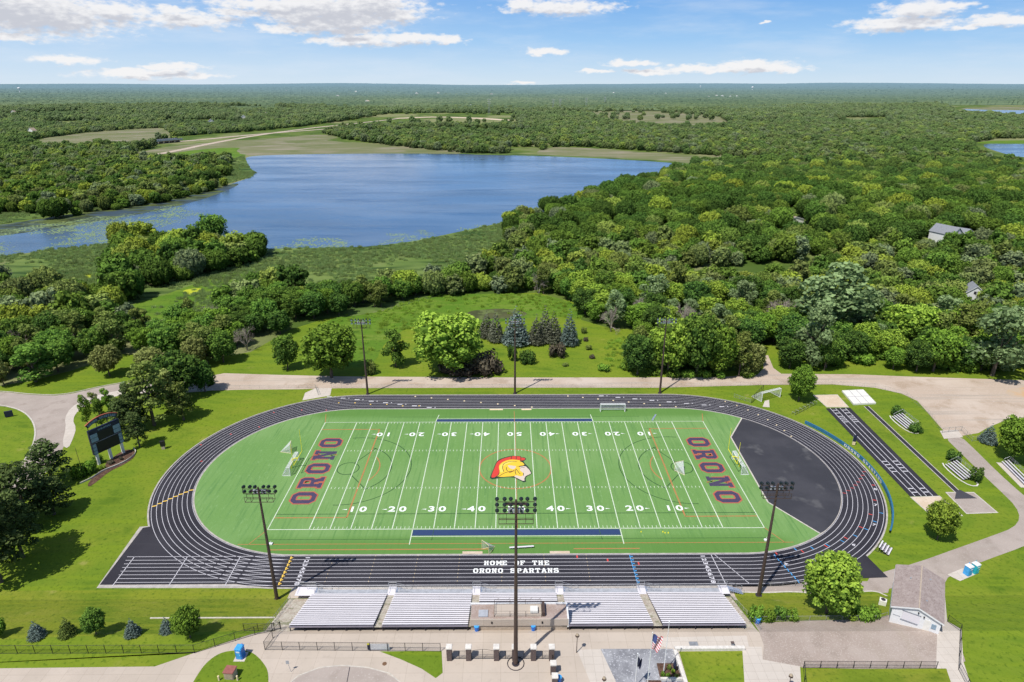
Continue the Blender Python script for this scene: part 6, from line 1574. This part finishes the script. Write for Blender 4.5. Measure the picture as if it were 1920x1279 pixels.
# keep clear of the specially placed trees
def region_of(x, y):
    if x < -40 and y < 190: return 'in the left belt north of the lawn'
    if x < -40: return 'by the left marsh'
    if x < 50: return 'in the belt behind the clearing'
    return 'in the wood right of the clearing'
look = {'dark':'dense dark green tree','mid':'mid green leafy tree','lime':'yellow green leafy tree','olive':'olive green tree','grey':'pale grey green loose tree','bush':'bright green bushy tree'}
NI = 225
cnt = 0
for i in range(min(NI, len(near))):
    x, y = near[i]
    if x < -40 and y < 175: f = rgw.choice(['dark','mid','mid','mid','bush','olive'])
    elif x < -40: f = rgw.choice(['mid','lime','lime','bush','olive'])
    elif x < 50: f = rgw.choice(['mid','bush','lime','olive','grey','dark'])
    else: f = rgw.choice(['mid','dark','dark','olive','grey','lime','bush'])
    f = str(f); kind = ('loose%d' % (i % 4)) if f in ('grey','olive') else ('round%d' % (i % 5))
    s_ = float(rgw.uniform(.70,1.05))*(1.28 if rgw.random() < .22 else 1)
    if x < -40: s_ = float(rgw.uniform(.85,1.25))
    if x < -40 and y < 190: s_ = float(rgw.uniform(.78,1.05))
    reg = region_of(x, y)
    if i % 19 == 7:
        tree('bare%d' % (i % 2), float(x), float(y), s_*.95, MT['bark_pale'], 'pale leafless dead tree '+reg, group='dead trees '+reg, w_scale=s_*.8); continue
    tree(kind, float(x), float(y), s_*.95, f, look[f]+' '+reg, group=look[f]+'s '+reg, w_scale=s_*float(rgw.uniform(.95,1.2)))
rest = np.concatenate([near[NI:], hillp, mid, far, vfar]); ish = np.zeros(len(rest), bool); ish[len(near)-NI:len(near)-NI+len(hillp)] = True
n = len(rest); print('woods points', n, 'near', len(near))
d_ = rest[:,1]
x_ = rest[:,0]
sc = rgw.uniform(.62,1.15,n)*np.where(d_ < 330, 1.0, np.where(d_ < 900, .98, np.where(d_ < 1500, 1.2, 1.5)))
sc = np.where((x_ < -40) & (d_ < 340), sc*1.25, sc)
sc = np.where(ish, rgw.uniform(.72,1.12,n), sc)
zsc = sc*rgw.uniform(.80,1.2,n)*np.where(d_ < 900, 1, .9)*np.where(ish, 1.22, 1)
cl = rgw.uniform(0,1,n); patch = .5+.25*(np.sin(x_*.013+d_*.007)+np.sin(x_*.004-d_*.011+2))
KS = np.array([0,.2,.4,.6,.8,1.0])
def pick(w): 
    c = np.cumsum(w)/np.sum(w); return KS[np.searchsorted(c, cl).clip(0,5)]
sp_mix = pick([.12,.24,.20,.16,.10,.18])
sp_hill = pick([.42,.28,.15,.05,.02,.08])
sp_far = pick([.06,.20,.26,.27,.11,.10])
species = np.where(ish, sp_hill, np.where(d_ > 620, sp_far, sp_mix))
species = np.where((patch > .78) & (d_ > 620), .2, species)
species = np.clip(species+rgw.normal(size=n)*.045, 0, 1)
idx = np.where((d_ < 620), rgw.integers(0,4,n), 4+rgw.integers(0,6,n))
idx = np.where(~ish & (d_ < 620), rgw.integers(0,10,n), idx)
sc = np.where(~ish & (idx < 4), sc*.72, sc)
roll = np.where(d_ > 1000, 10*np.sin(rest[:,0]*.0021+1)*np.sin(rest[:,1]*.0017)*np.clip((d_-1000)/800,0,1), 0)
zz = HG(rest[:,0], rest[:,1])+np.maximum(roll, -2)-1.0
me = bpy.data.meshes.new('woods'); me.from_pydata(np.stack([rest[:,0], rest[:,1], zz],1).tolist(), [], [])
a = me.attributes.new('scl', 'FLOAT_VECTOR', 'POINT'); a.data.foreach_set('vector', np.stack([sc,sc,zsc],1).astype(np.float32).ravel())
a = me.attributes.new('rot', 'FLOAT_VECTOR', 'POINT'); a.data.foreach_set('vector', np.stack([np.zeros(n),np.zeros(n),rgw.uniform(0,6.28,n)],1).astype(np.float32).ravel())
a = me.attributes.new('idx', 'INT', 'POINT'); a.data.foreach_set('value', idx.astype(np.int32))
a = me.attributes.new('species', 'FLOAT', 'POINT'); a.data.foreach_set('value', species.astype(np.float32))
woods = obj('woods', me, None); woods['kind'] = 'stuff'; tag(woods, 'mass of green woods stretching around the lake to the horizon', 'woods')
# ten real trees of the wood lend their crowns to the mass
srcs = []
spots = [(1250,385),(1400,420),(1600,400),(1750,380),(330,352),(385,342),(1500,290),(1650,285),(1750,300),(1200,268)]
for i in range(10):
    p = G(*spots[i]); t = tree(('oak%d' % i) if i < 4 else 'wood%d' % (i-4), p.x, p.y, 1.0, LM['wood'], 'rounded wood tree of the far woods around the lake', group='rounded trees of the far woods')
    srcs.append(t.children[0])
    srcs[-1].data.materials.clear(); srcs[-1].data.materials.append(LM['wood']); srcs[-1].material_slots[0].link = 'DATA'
ng = bpy.data.node_groups.new('woods_scatter', 'GeometryNodeTree')
ng.interface.new_socket('Geometry', in_out='INPUT', socket_type='NodeSocketGeometry'); ng.interface.new_socket('Geometry', in_out='OUTPUT', socket_type='NodeSocketGeometry')
gi = ng.nodes.new('NodeGroupInput'); go = ng.nodes.new('NodeGroupOutput')
iop = ng.nodes.new('GeometryNodeInstanceOnPoints'); iop.inputs['Pick Instance'].default_value = True
jg = ng.nodes.new('GeometryNodeGeometryToInstance')
for s in reversed(srcs):
    oi = ng.nodes.new('GeometryNodeObjectInfo'); oi.inputs['Object'].default_value = s; oi.inputs['As Instance'].default_value = False; oi.transform_space = 'ORIGINAL'
    ng.links.new(oi.outputs['Geometry'], jg.inputs[0])
def nattr(nm, ty):
    a = ng.nodes.new('GeometryNodeInputNamedAttribute'); a.data_type = ty; a.inputs['Name'].default_value = nm; return a.outputs['Attribute']
ng.links.new(gi.outputs[0], iop.inputs['Points']); ng.links.new(jg.outputs[0], iop.inputs['Instance'])
ng.links.new(nattr('idx','INT'), iop.inputs['Instance Index']); ng.links.new(nattr('scl','FLOAT_VECTOR'), iop.inputs['Scale'])
er = ng.nodes.new('FunctionNodeEulerToRotation'); ng.links.new(nattr('rot','FLOAT_VECTOR'), er.inputs[0]); ng.links.new(er.outputs[0], iop.inputs['Rotation'])
ng.links.new(iop.outputs[0], go.inputs[0])
md = woods.modifiers.new('scatter', 'NODES'); md.node_group = ng

def scatter_mass(name, label, cat, polys, sp, srcs_, smin, smax, rg, avoid=(), z=.1):
    P = []
    for po in polys:
        xs_ = [q[0] for q in po]; ys_ = [q[1] for q in po]
        nx = int((max(xs_)-min(xs_))/sp)+1; ny = int((max(ys_)-min(ys_))/sp)+1
        gx_, gy_ = np.meshgrid(np.arange(nx), np.arange(ny)); q = np.stack([gx_.ravel()*sp+min(xs_), gy_.ravel()*sp+min(ys_)],1)+rg.uniform(-.5,.5,(nx*ny,2))*sp
        q = q[inside(q[:,0], q[:,1], po)]
        for av in avoid: q = q[~inside(q[:,0], q[:,1], av)]
        dns = np.sin(q[:,0]*.09+q[:,1]*.05)+np.sin(q[:,0]*.031-q[:,1]*.07+1)+rg.normal(size=len(q))*.7
        P.append(q[dns > -.5])
    P = np.concatenate(P); n = len(P)
    me = bpy.data.meshes.new(name); me.from_pydata(np.stack([P[:,0],P[:,1],np.full(n,z)],1).tolist(), [], [])
    s_ = rg.uniform(smin,smax,n)
    a = me.attributes.new('scl','FLOAT_VECTOR','POINT'); a.data.foreach_set('vector', np.stack([s_,s_,s_*rg.uniform(.7,1.3,n)],1).astype(np.float32).ravel())
    a = me.attributes.new('rot','FLOAT_VECTOR','POINT'); a.data.foreach_set('vector', np.stack([np.zeros(n),np.zeros(n),rg.uniform(0,6.28,n)],1).astype(np.float32).ravel())
    a = me.attributes.new('idx','INT','POINT'); a.data.foreach_set('value', rg.integers(0,len(srcs_),n).astype(np.int32))
    o = obj(name, me, None); o['kind'] = 'stuff'; tag(o, label, cat)
    g2_ = ng.copy(); g2_.name = name+'_scatter'
    for nd in list(g2_.nodes):
        if nd.type == 'OBJECT_INFO': g2_.nodes.remove(nd)
    jj = [nd for nd in g2_.nodes if nd.type == 'GEOMETRY_TO_INSTANCE'][0]
    for s in reversed(srcs_):
        oi = g2_.nodes.new('GeometryNodeObjectInfo'); oi.inputs['Object'].default_value = s; oi.inputs['As Instance'].default_value = False; oi.transform_space = 'ORIGINAL'
        g2_.links.new(oi.outputs['Geometry'], jj.inputs[0])
    o.modifiers.new('scatter','NODES').node_group = g2_; print(name, n)
def tuft_mesh(seed, mat):
    rg = np.random.default_rng(seed); V, F, T = [], [], []
    for k in range(120):
        x, y = rg.normal(size=2)*.75; h = rg.uniform(.7,1.5); a_ = rg.uniform(0,6.28); w_ = rg.uniform(.06,.13); dx, dy = math.cos(a_)*w_, math.sin(a_)*w_; lx, ly = rg.normal(size=2)*.45
        b0 = len(V); V += [(x-dx,y-dy,0),(x+dx,y+dy,0),(x+dx*.5+lx,y+dy*.5+ly,h),(x-dx*.5+lx,y-dy*.5+ly,h)]; F.append((b0,b0+1,b0+2,b0+3)); T.append(float(np.clip(rg.uniform(.2,1),0,1)))
    me = bpy.data.meshes.new('blades'); me.from_pydata(V, [], F); at = me.attributes.new('tint','FLOAT','FACE'); at.data.foreach_set('value', T); me.materials.append(mat); me.update(); return me
LM['reed'] = leaf_mat('foliage_reed', (.130,.195,.055), (.290,.370,.120), trans=.5); LM['weed'] = leaf_mat('foliage_weed', (.200,.310,.025), (.320,.440,.040), trans=.5)
reed_src, weed_src = [], []
for i, q in enumerate([(600,500),(700,490),(820,480)]):
    p = G(*q); o = bpy.data.objects.new('reed_clump', tuft_mesh(40+i, LM['reed'])); COL.objects.link(o); o.location = (p.x,p.y,.1); tag(o, 'clump of tall marsh reeds near the lake shore', 'reeds', 'reed clumps'); reed_src.append(o)
for i, q in enumerate([(760,580),(720,610),(850,565)]):
    p = G(*q); o = bpy.data.objects.new('weed_clump', tuft_mesh(50+i, LM['weed'])); COL.objects.link(o); o.location = (p.x,p.y,.1); tag(o, 'clump of bright tall weeds at the back of the clearing', 'weeds', 'weed clumps'); weed_src.append(o)
ra = np.random.default_rng(9)
def pads(seed):
    rg = np.random.default_rng(seed); m_ = MB()
    for k in range(26):
        x, y = rg.normal(size=2)*2.2; r_ = rg.uniform(.25,.75); m_.add([(x+r_*math.cos(a_*.897), y+r_*.8*math.sin(a_*.897), .002*(k%5)) for a_ in range(7)], [(0,1,2,3,4,5,6)])
    return m_.mesh('pads')
MT['pad'] = simple('lily_pad', (.22,.30,.12), .6, var=.2)
pad_src = []
for i, q in enumerate([(640,455),(750,447)]):
    p = G(*q); o = obj('lily_pad_raft', pads(60+i), MT['pad']); o.location = (p.x,p.y,.09); tag(o, 'raft of pale green lily pads on the lake near the reeds', 'lily pads', 'lily pad rafts'); pad_src.append(o)
PADS = [GL(q) for q in ([(480,466),(500,452),(640,446),(760,436),(880,424),(910,423),(850,437),(780,451),(700,460),(640,463),(560,464)], [(-200,490),(-200,440),(0,432),(100,420),(200,404),(330,384),(380,400),(215,452),(150,460),(60,470),(0,480)])]
MARSH = [GL(q) for q in ([(-200,496),(0,482),(60,472),(150,462),(215,457),(240,480),(235,540),(100,552),(-200,552)], [(240,590),(245,545),(330,524),(420,502),(480,480),(476,466),(560,466),(640,465),(700,463),(780,453),(850,438),(900,427),(955,415),(960,480),(900,520),(800,548),(700,560),(560,560),(400,590)], [(-200,425),(0,402),(150,392),(270,372),(345,350),(425,325),(430,300),(456,291),(462,300),(466,312),(480,324),(472,333),(430,344),(400,355),(350,367),(280,381),(200,392),(100,404),(0,421),(-200,440)])]
scatter_mass('reeds', 'dark green reed marsh along the near and west shores of the lake', 'reeds', MARSH, 2.7, reed_src, .5, 1.0, ra)
scatter_mass('lily_pads', 'scattered lily pads on the shallow water of the west arm and near shore', 'lily pads', PADS, 6.5, pad_src, .6, 1.5, ra, z=.085)
CLEAR = [GL(q) for q in ([(560,632),(640,590),(700,588),(750,571),(807,555),(1007,551),(1080,570),(1100,600),(1040,592),(990,582),(960,600),(880,606),(780,612),(720,640),(690,680),(600,680)], [(1140,640),(1185,628),(1200,690),(1150,700),(1130,690)])]
scatter_mass('tall_weeds', 'bright rough weeds around the mown clearing', 'weeds', CLEAR, 2.6, weed_src, .35, .7, ra)
# --- the canopy from 2.4 km to the horizon: one rolling, bumpy sheet of treetops
def canopy():
    rows = [2350]
    while rows[-1] < 42000: rows.append(rows[-1]*1.0075+1.0)
    V, F, T = [], [], []; nx = 620
    rg = np.random.default_rng(3)
    for j, yy in enumerate(rows):
        hw = yy*1.02+200; xs = np.linspace(-hw, hw, nx)
        u = np.sin(xs*.00052+yy*.0003)*np.sin(yy*.00041+1.3)+.6*np.sin(xs*.0013-yy*.0009+2)*np.sin(yy*.0008)
        z = 11+9*u*min(1,(yy-2300)/1500)+max(0,(yy-9000)/30000)*120*(.5+.5*np.sin(xs*.00031+1.7)*np.sin(xs*.00011+yy*.00013))+rg.uniform(-1,1,nx)*4.5*min(4,yy/3500)**.5
        if j == 0: z[:] = 2
        V.append(np.stack([xs+rg.uniform(-.3,.3,nx)*hw/nx, np.full(nx,yy)+rg.uniform(-.3,.3,nx)*yy*.006, z],1))
    m = len(rows); V = np.concatenate(V)
    hole = GL([(1735,197.5),(2400,197.5),(2400,216),(1735,216)])
    inh = inside(V[:,0], V[:,1], hole); skirt = inside(V[:,0], V[:,1], GL([(1715,196.2),(2450,196.2),(2450,222),(1715,222)])); V[skirt,2] = .3
    F = [(j*nx+i, j*nx+i+1, (j+1)*nx+i+1, (j+1)*nx+i) for j in range(m-1) for i in range(nx-1) if not inh[j*nx+i]]
    me = bpy.data.meshes.new('distant_canopy'); me.from_pydata(V.tolist(), [], F); me.update(); return me
m, t, b = base_mat('distant_canopy'); p = pos(t)
o_ = t.mix(t.sstep(t.noise(t.scalevec(p,(.020,.006,1)), 1, 5, .75), .38, .62), (.046,.078,.026), (.130,.175,.052))
o_ = t.mix(t.sstep(t.noise(t.scalevec(p,(.0016,.0007,1)), 1, 4, .65), .45, .62), o_, (.150,.185,.060))
o_ = t.mix(t.math('MULTIPLY', t.sstep(t.noise(t.scalevec(p,(.0040,.0011,1), .2), 1, 5, .7), .50, .60), .65), o_, (.040,.070,.028))
o_ = t.mix(t.math('MULTIPLY', t.sstep(t.noise(t.scalevec(p,(.0022,.0009,1)), 1.7, 6, .7), .605, .65), .8), o_, (.34,.33,.20))
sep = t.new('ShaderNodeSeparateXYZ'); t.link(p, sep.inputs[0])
hz = t.math('SUBTRACT', 1, t.math('POWER', 2.718, t.math('MULTIPLY', t.math('SUBTRACT', sep.outputs[1], 1500), -1/6500)))  # haze painted into the canopy colour, stronger with distance
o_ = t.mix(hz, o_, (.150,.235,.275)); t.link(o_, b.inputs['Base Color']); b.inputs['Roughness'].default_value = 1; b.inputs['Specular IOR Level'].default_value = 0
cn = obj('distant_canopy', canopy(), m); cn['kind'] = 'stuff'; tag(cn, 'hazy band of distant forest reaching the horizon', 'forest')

# ------------------------------------------------------------------ SKY, CLOUDS, SUN
W = bpy.data.worlds.new('World'); S.world = W; W.use_nodes = True; t = N(W.node_tree); nt = W.node_tree
bg = nt.nodes['Background']; bg.inputs['Strength'].default_value = 1.0
SUN_EL, SUN_AZ = R_(60), math.atan2(-.667, -.745)
sky = t.new('ShaderNodeTexSky', sky_type='NISHITA', sun_disc=False, sun_elevation=SUN_EL, sun_rotation=SUN_AZ % (2*math.pi), altitude=300, air_density=1.0, dust_density=.6, ozone_density=2.0)
tc = t.new('ShaderNodeTexCoord'); sep = t.new('ShaderNodeSeparateXYZ'); t.link(tc.outputs['Generated'], sep.inputs[0])
X, Y, Z = sep.outputs
az = t.math('ARCTAN2', X, Y); hor = t.math('SQRT', t.math('ADD', t.math('MULTIPLY', X, X), t.math('MULTIPLY', Y, Y))); el = t.math('ARCTAN2', Z, hor)
comb = t.new('ShaderNodeCombineXYZ'); t.link(t.math('MULTIPLY', az, 57.2958), comb.inputs[0]); t.link(t.math('MULTIPLY', el, 57.2958), comb.inputs[1]); uv = comb.outputs[0]   # degrees
def azel(px, py):
    d = (_f + _r*((px-960)/FPX) - _u*((py-639.5)/FPX)).normalized(); return math.degrees(math.atan2(d.x, d.y)), math.degrees(math.asin(d.z))
CLOUDS = [(60,30,170,34),(610,45,110,18),(560,30,90,16),(0,10,200,38),(90,28,130,24),(210,22,80,20),(350,38,95,16),(520,8,140,12),(440,22,50,10),(620,18,180,34),(700,10,110,30),(655,40,110,18),(740,30,60,14),(670,76,100,12),(760,72,90,11),(840,75,40,8),(650,60,60,8),(1050,14,125,15),(980,8,40,10),(130,112,55,9),(270,138,110,9),(320,126,60,8),(370,143,50,5),(1022,96,50,8),(1180,117,60,6),(1115,134,38,5),(1215,134,60,6),(1300,128,80,7),(1410,124,90,13),(1460,130,70,8),(1350,132,60,6),(1690,45,95,14),(1720,20,70,18),(1770,14,60,8),(1650,48,50,6),(1880,38,60,11),(1830,48,40,5),(1440,172-130,12,3),(980,155,34,4),(330,20,40,8),(20,70,40,9),(540,54,60,9)]
grp = bpy.data.node_groups.new('cloud_field', 'ShaderNodeTree'); grp.interface.new_socket('UV', in_out='INPUT', socket_type='NodeSocketVector'); grp.interface.new_socket('Density', in_out='OUTPUT', socket_type='NodeSocketFloat')
g_ = N(grp); gi = g_.new('NodeGroupInput'); go = g_.new('NodeGroupOutput')
uvw = g_.new('ShaderNodeVectorMath', operation='ADD')
nz = g_.new('ShaderNodeTexNoise'); nz.inputs['Scale'].default_value = .55; nz.inputs['Detail'].default_value = 5; nz.inputs['Roughness'].default_value = .6
g_.link(g_.scalevec(gi.outputs[0], (1,2.6,1)), nz.inputs['Vector'])
sb_ = g_.new('ShaderNodeVectorMath', operation='SUBTRACT'); sb_.inputs[1].default_value = (.5,.5,.5); g_.link(nz.outputs['Color'], sb_.inputs[0])
ml = g_.new('ShaderNodeVectorMath', operation='MULTIPLY'); ml.inputs[1].default_value = (3.2,.9,0); g_.link(sb_.outputs[0], ml.inputs[0])
g_.link(gi.outputs[0], uvw.inputs[0]); g_.link(ml.outputs[0], uvw.inputs[1])
sp2 = g_.new('ShaderNodeSeparateXYZ'); g_.link(uvw.outputs[0], sp2.inputs[0])
acc = None
for (px, py, a_, b_) in CLOUDS:
    A0, E0 = azel(px, py); sa = a_/FPX*57.3*.92; sb2 = b_/FPX*57.3*.92
    dx = g_.math('MULTIPLY', g_.math('SUBTRACT', sp2.outputs[0], A0), 1/sa); dy = g_.math('MULTIPLY', g_.math('SUBTRACT', sp2.outputs[1], E0), 1/sb2)
    dd = g_.math('SUBTRACT', 1, g_.math('SQRT', g_.math('ADD', g_.math('MULTIPLY', dx, dx), g_.math('MULTIPLY', dy, dy))))
    acc = dd if acc is None else g_.math('SMOOTH_MAX', acc, dd, .25)
fb = g_.noise(g_.scalevec(gi.outputs[0], (1,2.3,1)), 1.3, 6, .56)
den = g_.math('ADD', g_.math('MAXIMUM', acc, -.9), g_.math('MULTIPLY', g_.math('SUBTRACT', fb, .5), 1.45))
g_.link(den, go.inputs[0])
d1 = t.new('ShaderNodeGroup', node_tree=grp); t.link(uv, d1.inputs[0])
up_ = t.new('ShaderNodeVectorMath', operation='ADD'); up_.inputs[1].default_value = (-.15,.55,0); t.link(uv, up_.inputs[0])
d2 = t.new('ShaderNodeGroup', node_tree=grp); t.link(up_.outputs[0], d2.inputs[0])
low = t.sstep(el, R_(9), R_(6.5))                     # this band of cloud lies low over the horizon
cov = t.math('MULTIPLY', t.sstep(d1.outputs[0], -.10, .58), low)
shade = t.sstep(d2.outputs[0], .15, .95)
thin = t.math('MULTIPLY', t.sstep(t.noise(t.scalevec(uv, (.10,.55,1), .06), 1, 5, .6), .42, .72), .30)   # high thin veil
ramp = t.new('ShaderNodeValToRGB'); e = ramp.color_ramp
stops = [(0.0,(.64,.77,.88)),(.08,(.54,.72,.90)),(.20,(.35,.595,.90)),(.40,(.185,.43,.84)),(1.0,(.12,.33,.75))]
while len(e.elements) < len(stops): e.elements.new(.5)
for el_, (p_, c_) in zip(e.elements, stops): el_.position = p_; el_.color = c_+(1,)
t.link(t.math('MULTIPLY', t.math('MAXIMUM', el, 0), 1/R_(16)), ramp.inputs[0])
nish = t.new('ShaderNodeMix', data_type='RGBA', blend_type='MULTIPLY'); nish.inputs[0].default_value = 1; t.link(sky.outputs[0], nish.inputs[6]); nish.inputs[7].default_value = (.125,.120,.118,1)
base = t.mix(t.sstep(el, R_(8), R_(22)), ramp.outputs[0], nish.outputs[2])
leftness = t.sstep(az, R_(12), R_(-32))
base = t.mix(t.math('MULTIPLY', t.math('ADD', t.math('MULTIPLY', thin, 1.0), t.math('MULTIPLY', leftness, .22)), low), base, (.74,.82,.92))
ccol = t.mix(shade, (.93,.92,.92), (.60,.61,.665))
fin = t.mix(t.math('MULTIPLY', cov, .94), base, ccol)
t.link(fin, bg.inputs['Color'])
sd = bpy.data.lights.new('sun', 'SUN'); sd.energy = 4.9; sd.angle = R_(.53); sd.color = (1.0,.965,.90)
so = bpy.data.objects.new('sun', sd); COL.objects.link(so)
dirv = Vector((-.667*math.cos(SUN_EL), -.745*math.cos(SUN_EL), math.sin(SUN_EL))); so.rotation_euler = (-dirv).to_track_quat('-Z', 'Y').to_euler(); so.location = (0,0,200)

S.view_settings.view_transform = 'Standard'; S.view_settings.look = 'None'; S.view_settings.exposure = 0; S.view_settings.gamma = 1
S.cycles.max_bounces = 5; S.cycles.diffuse_bounces = 2; S.cycles.glossy_bounces = 2; S.cycles.transparent_max_bounces = 12; S.cycles.transmission_bounces = 2
S.cycles.use_denoising = True
S.cycles.use_adaptive_sampling = True; S.cycles.adaptive_threshold = .02
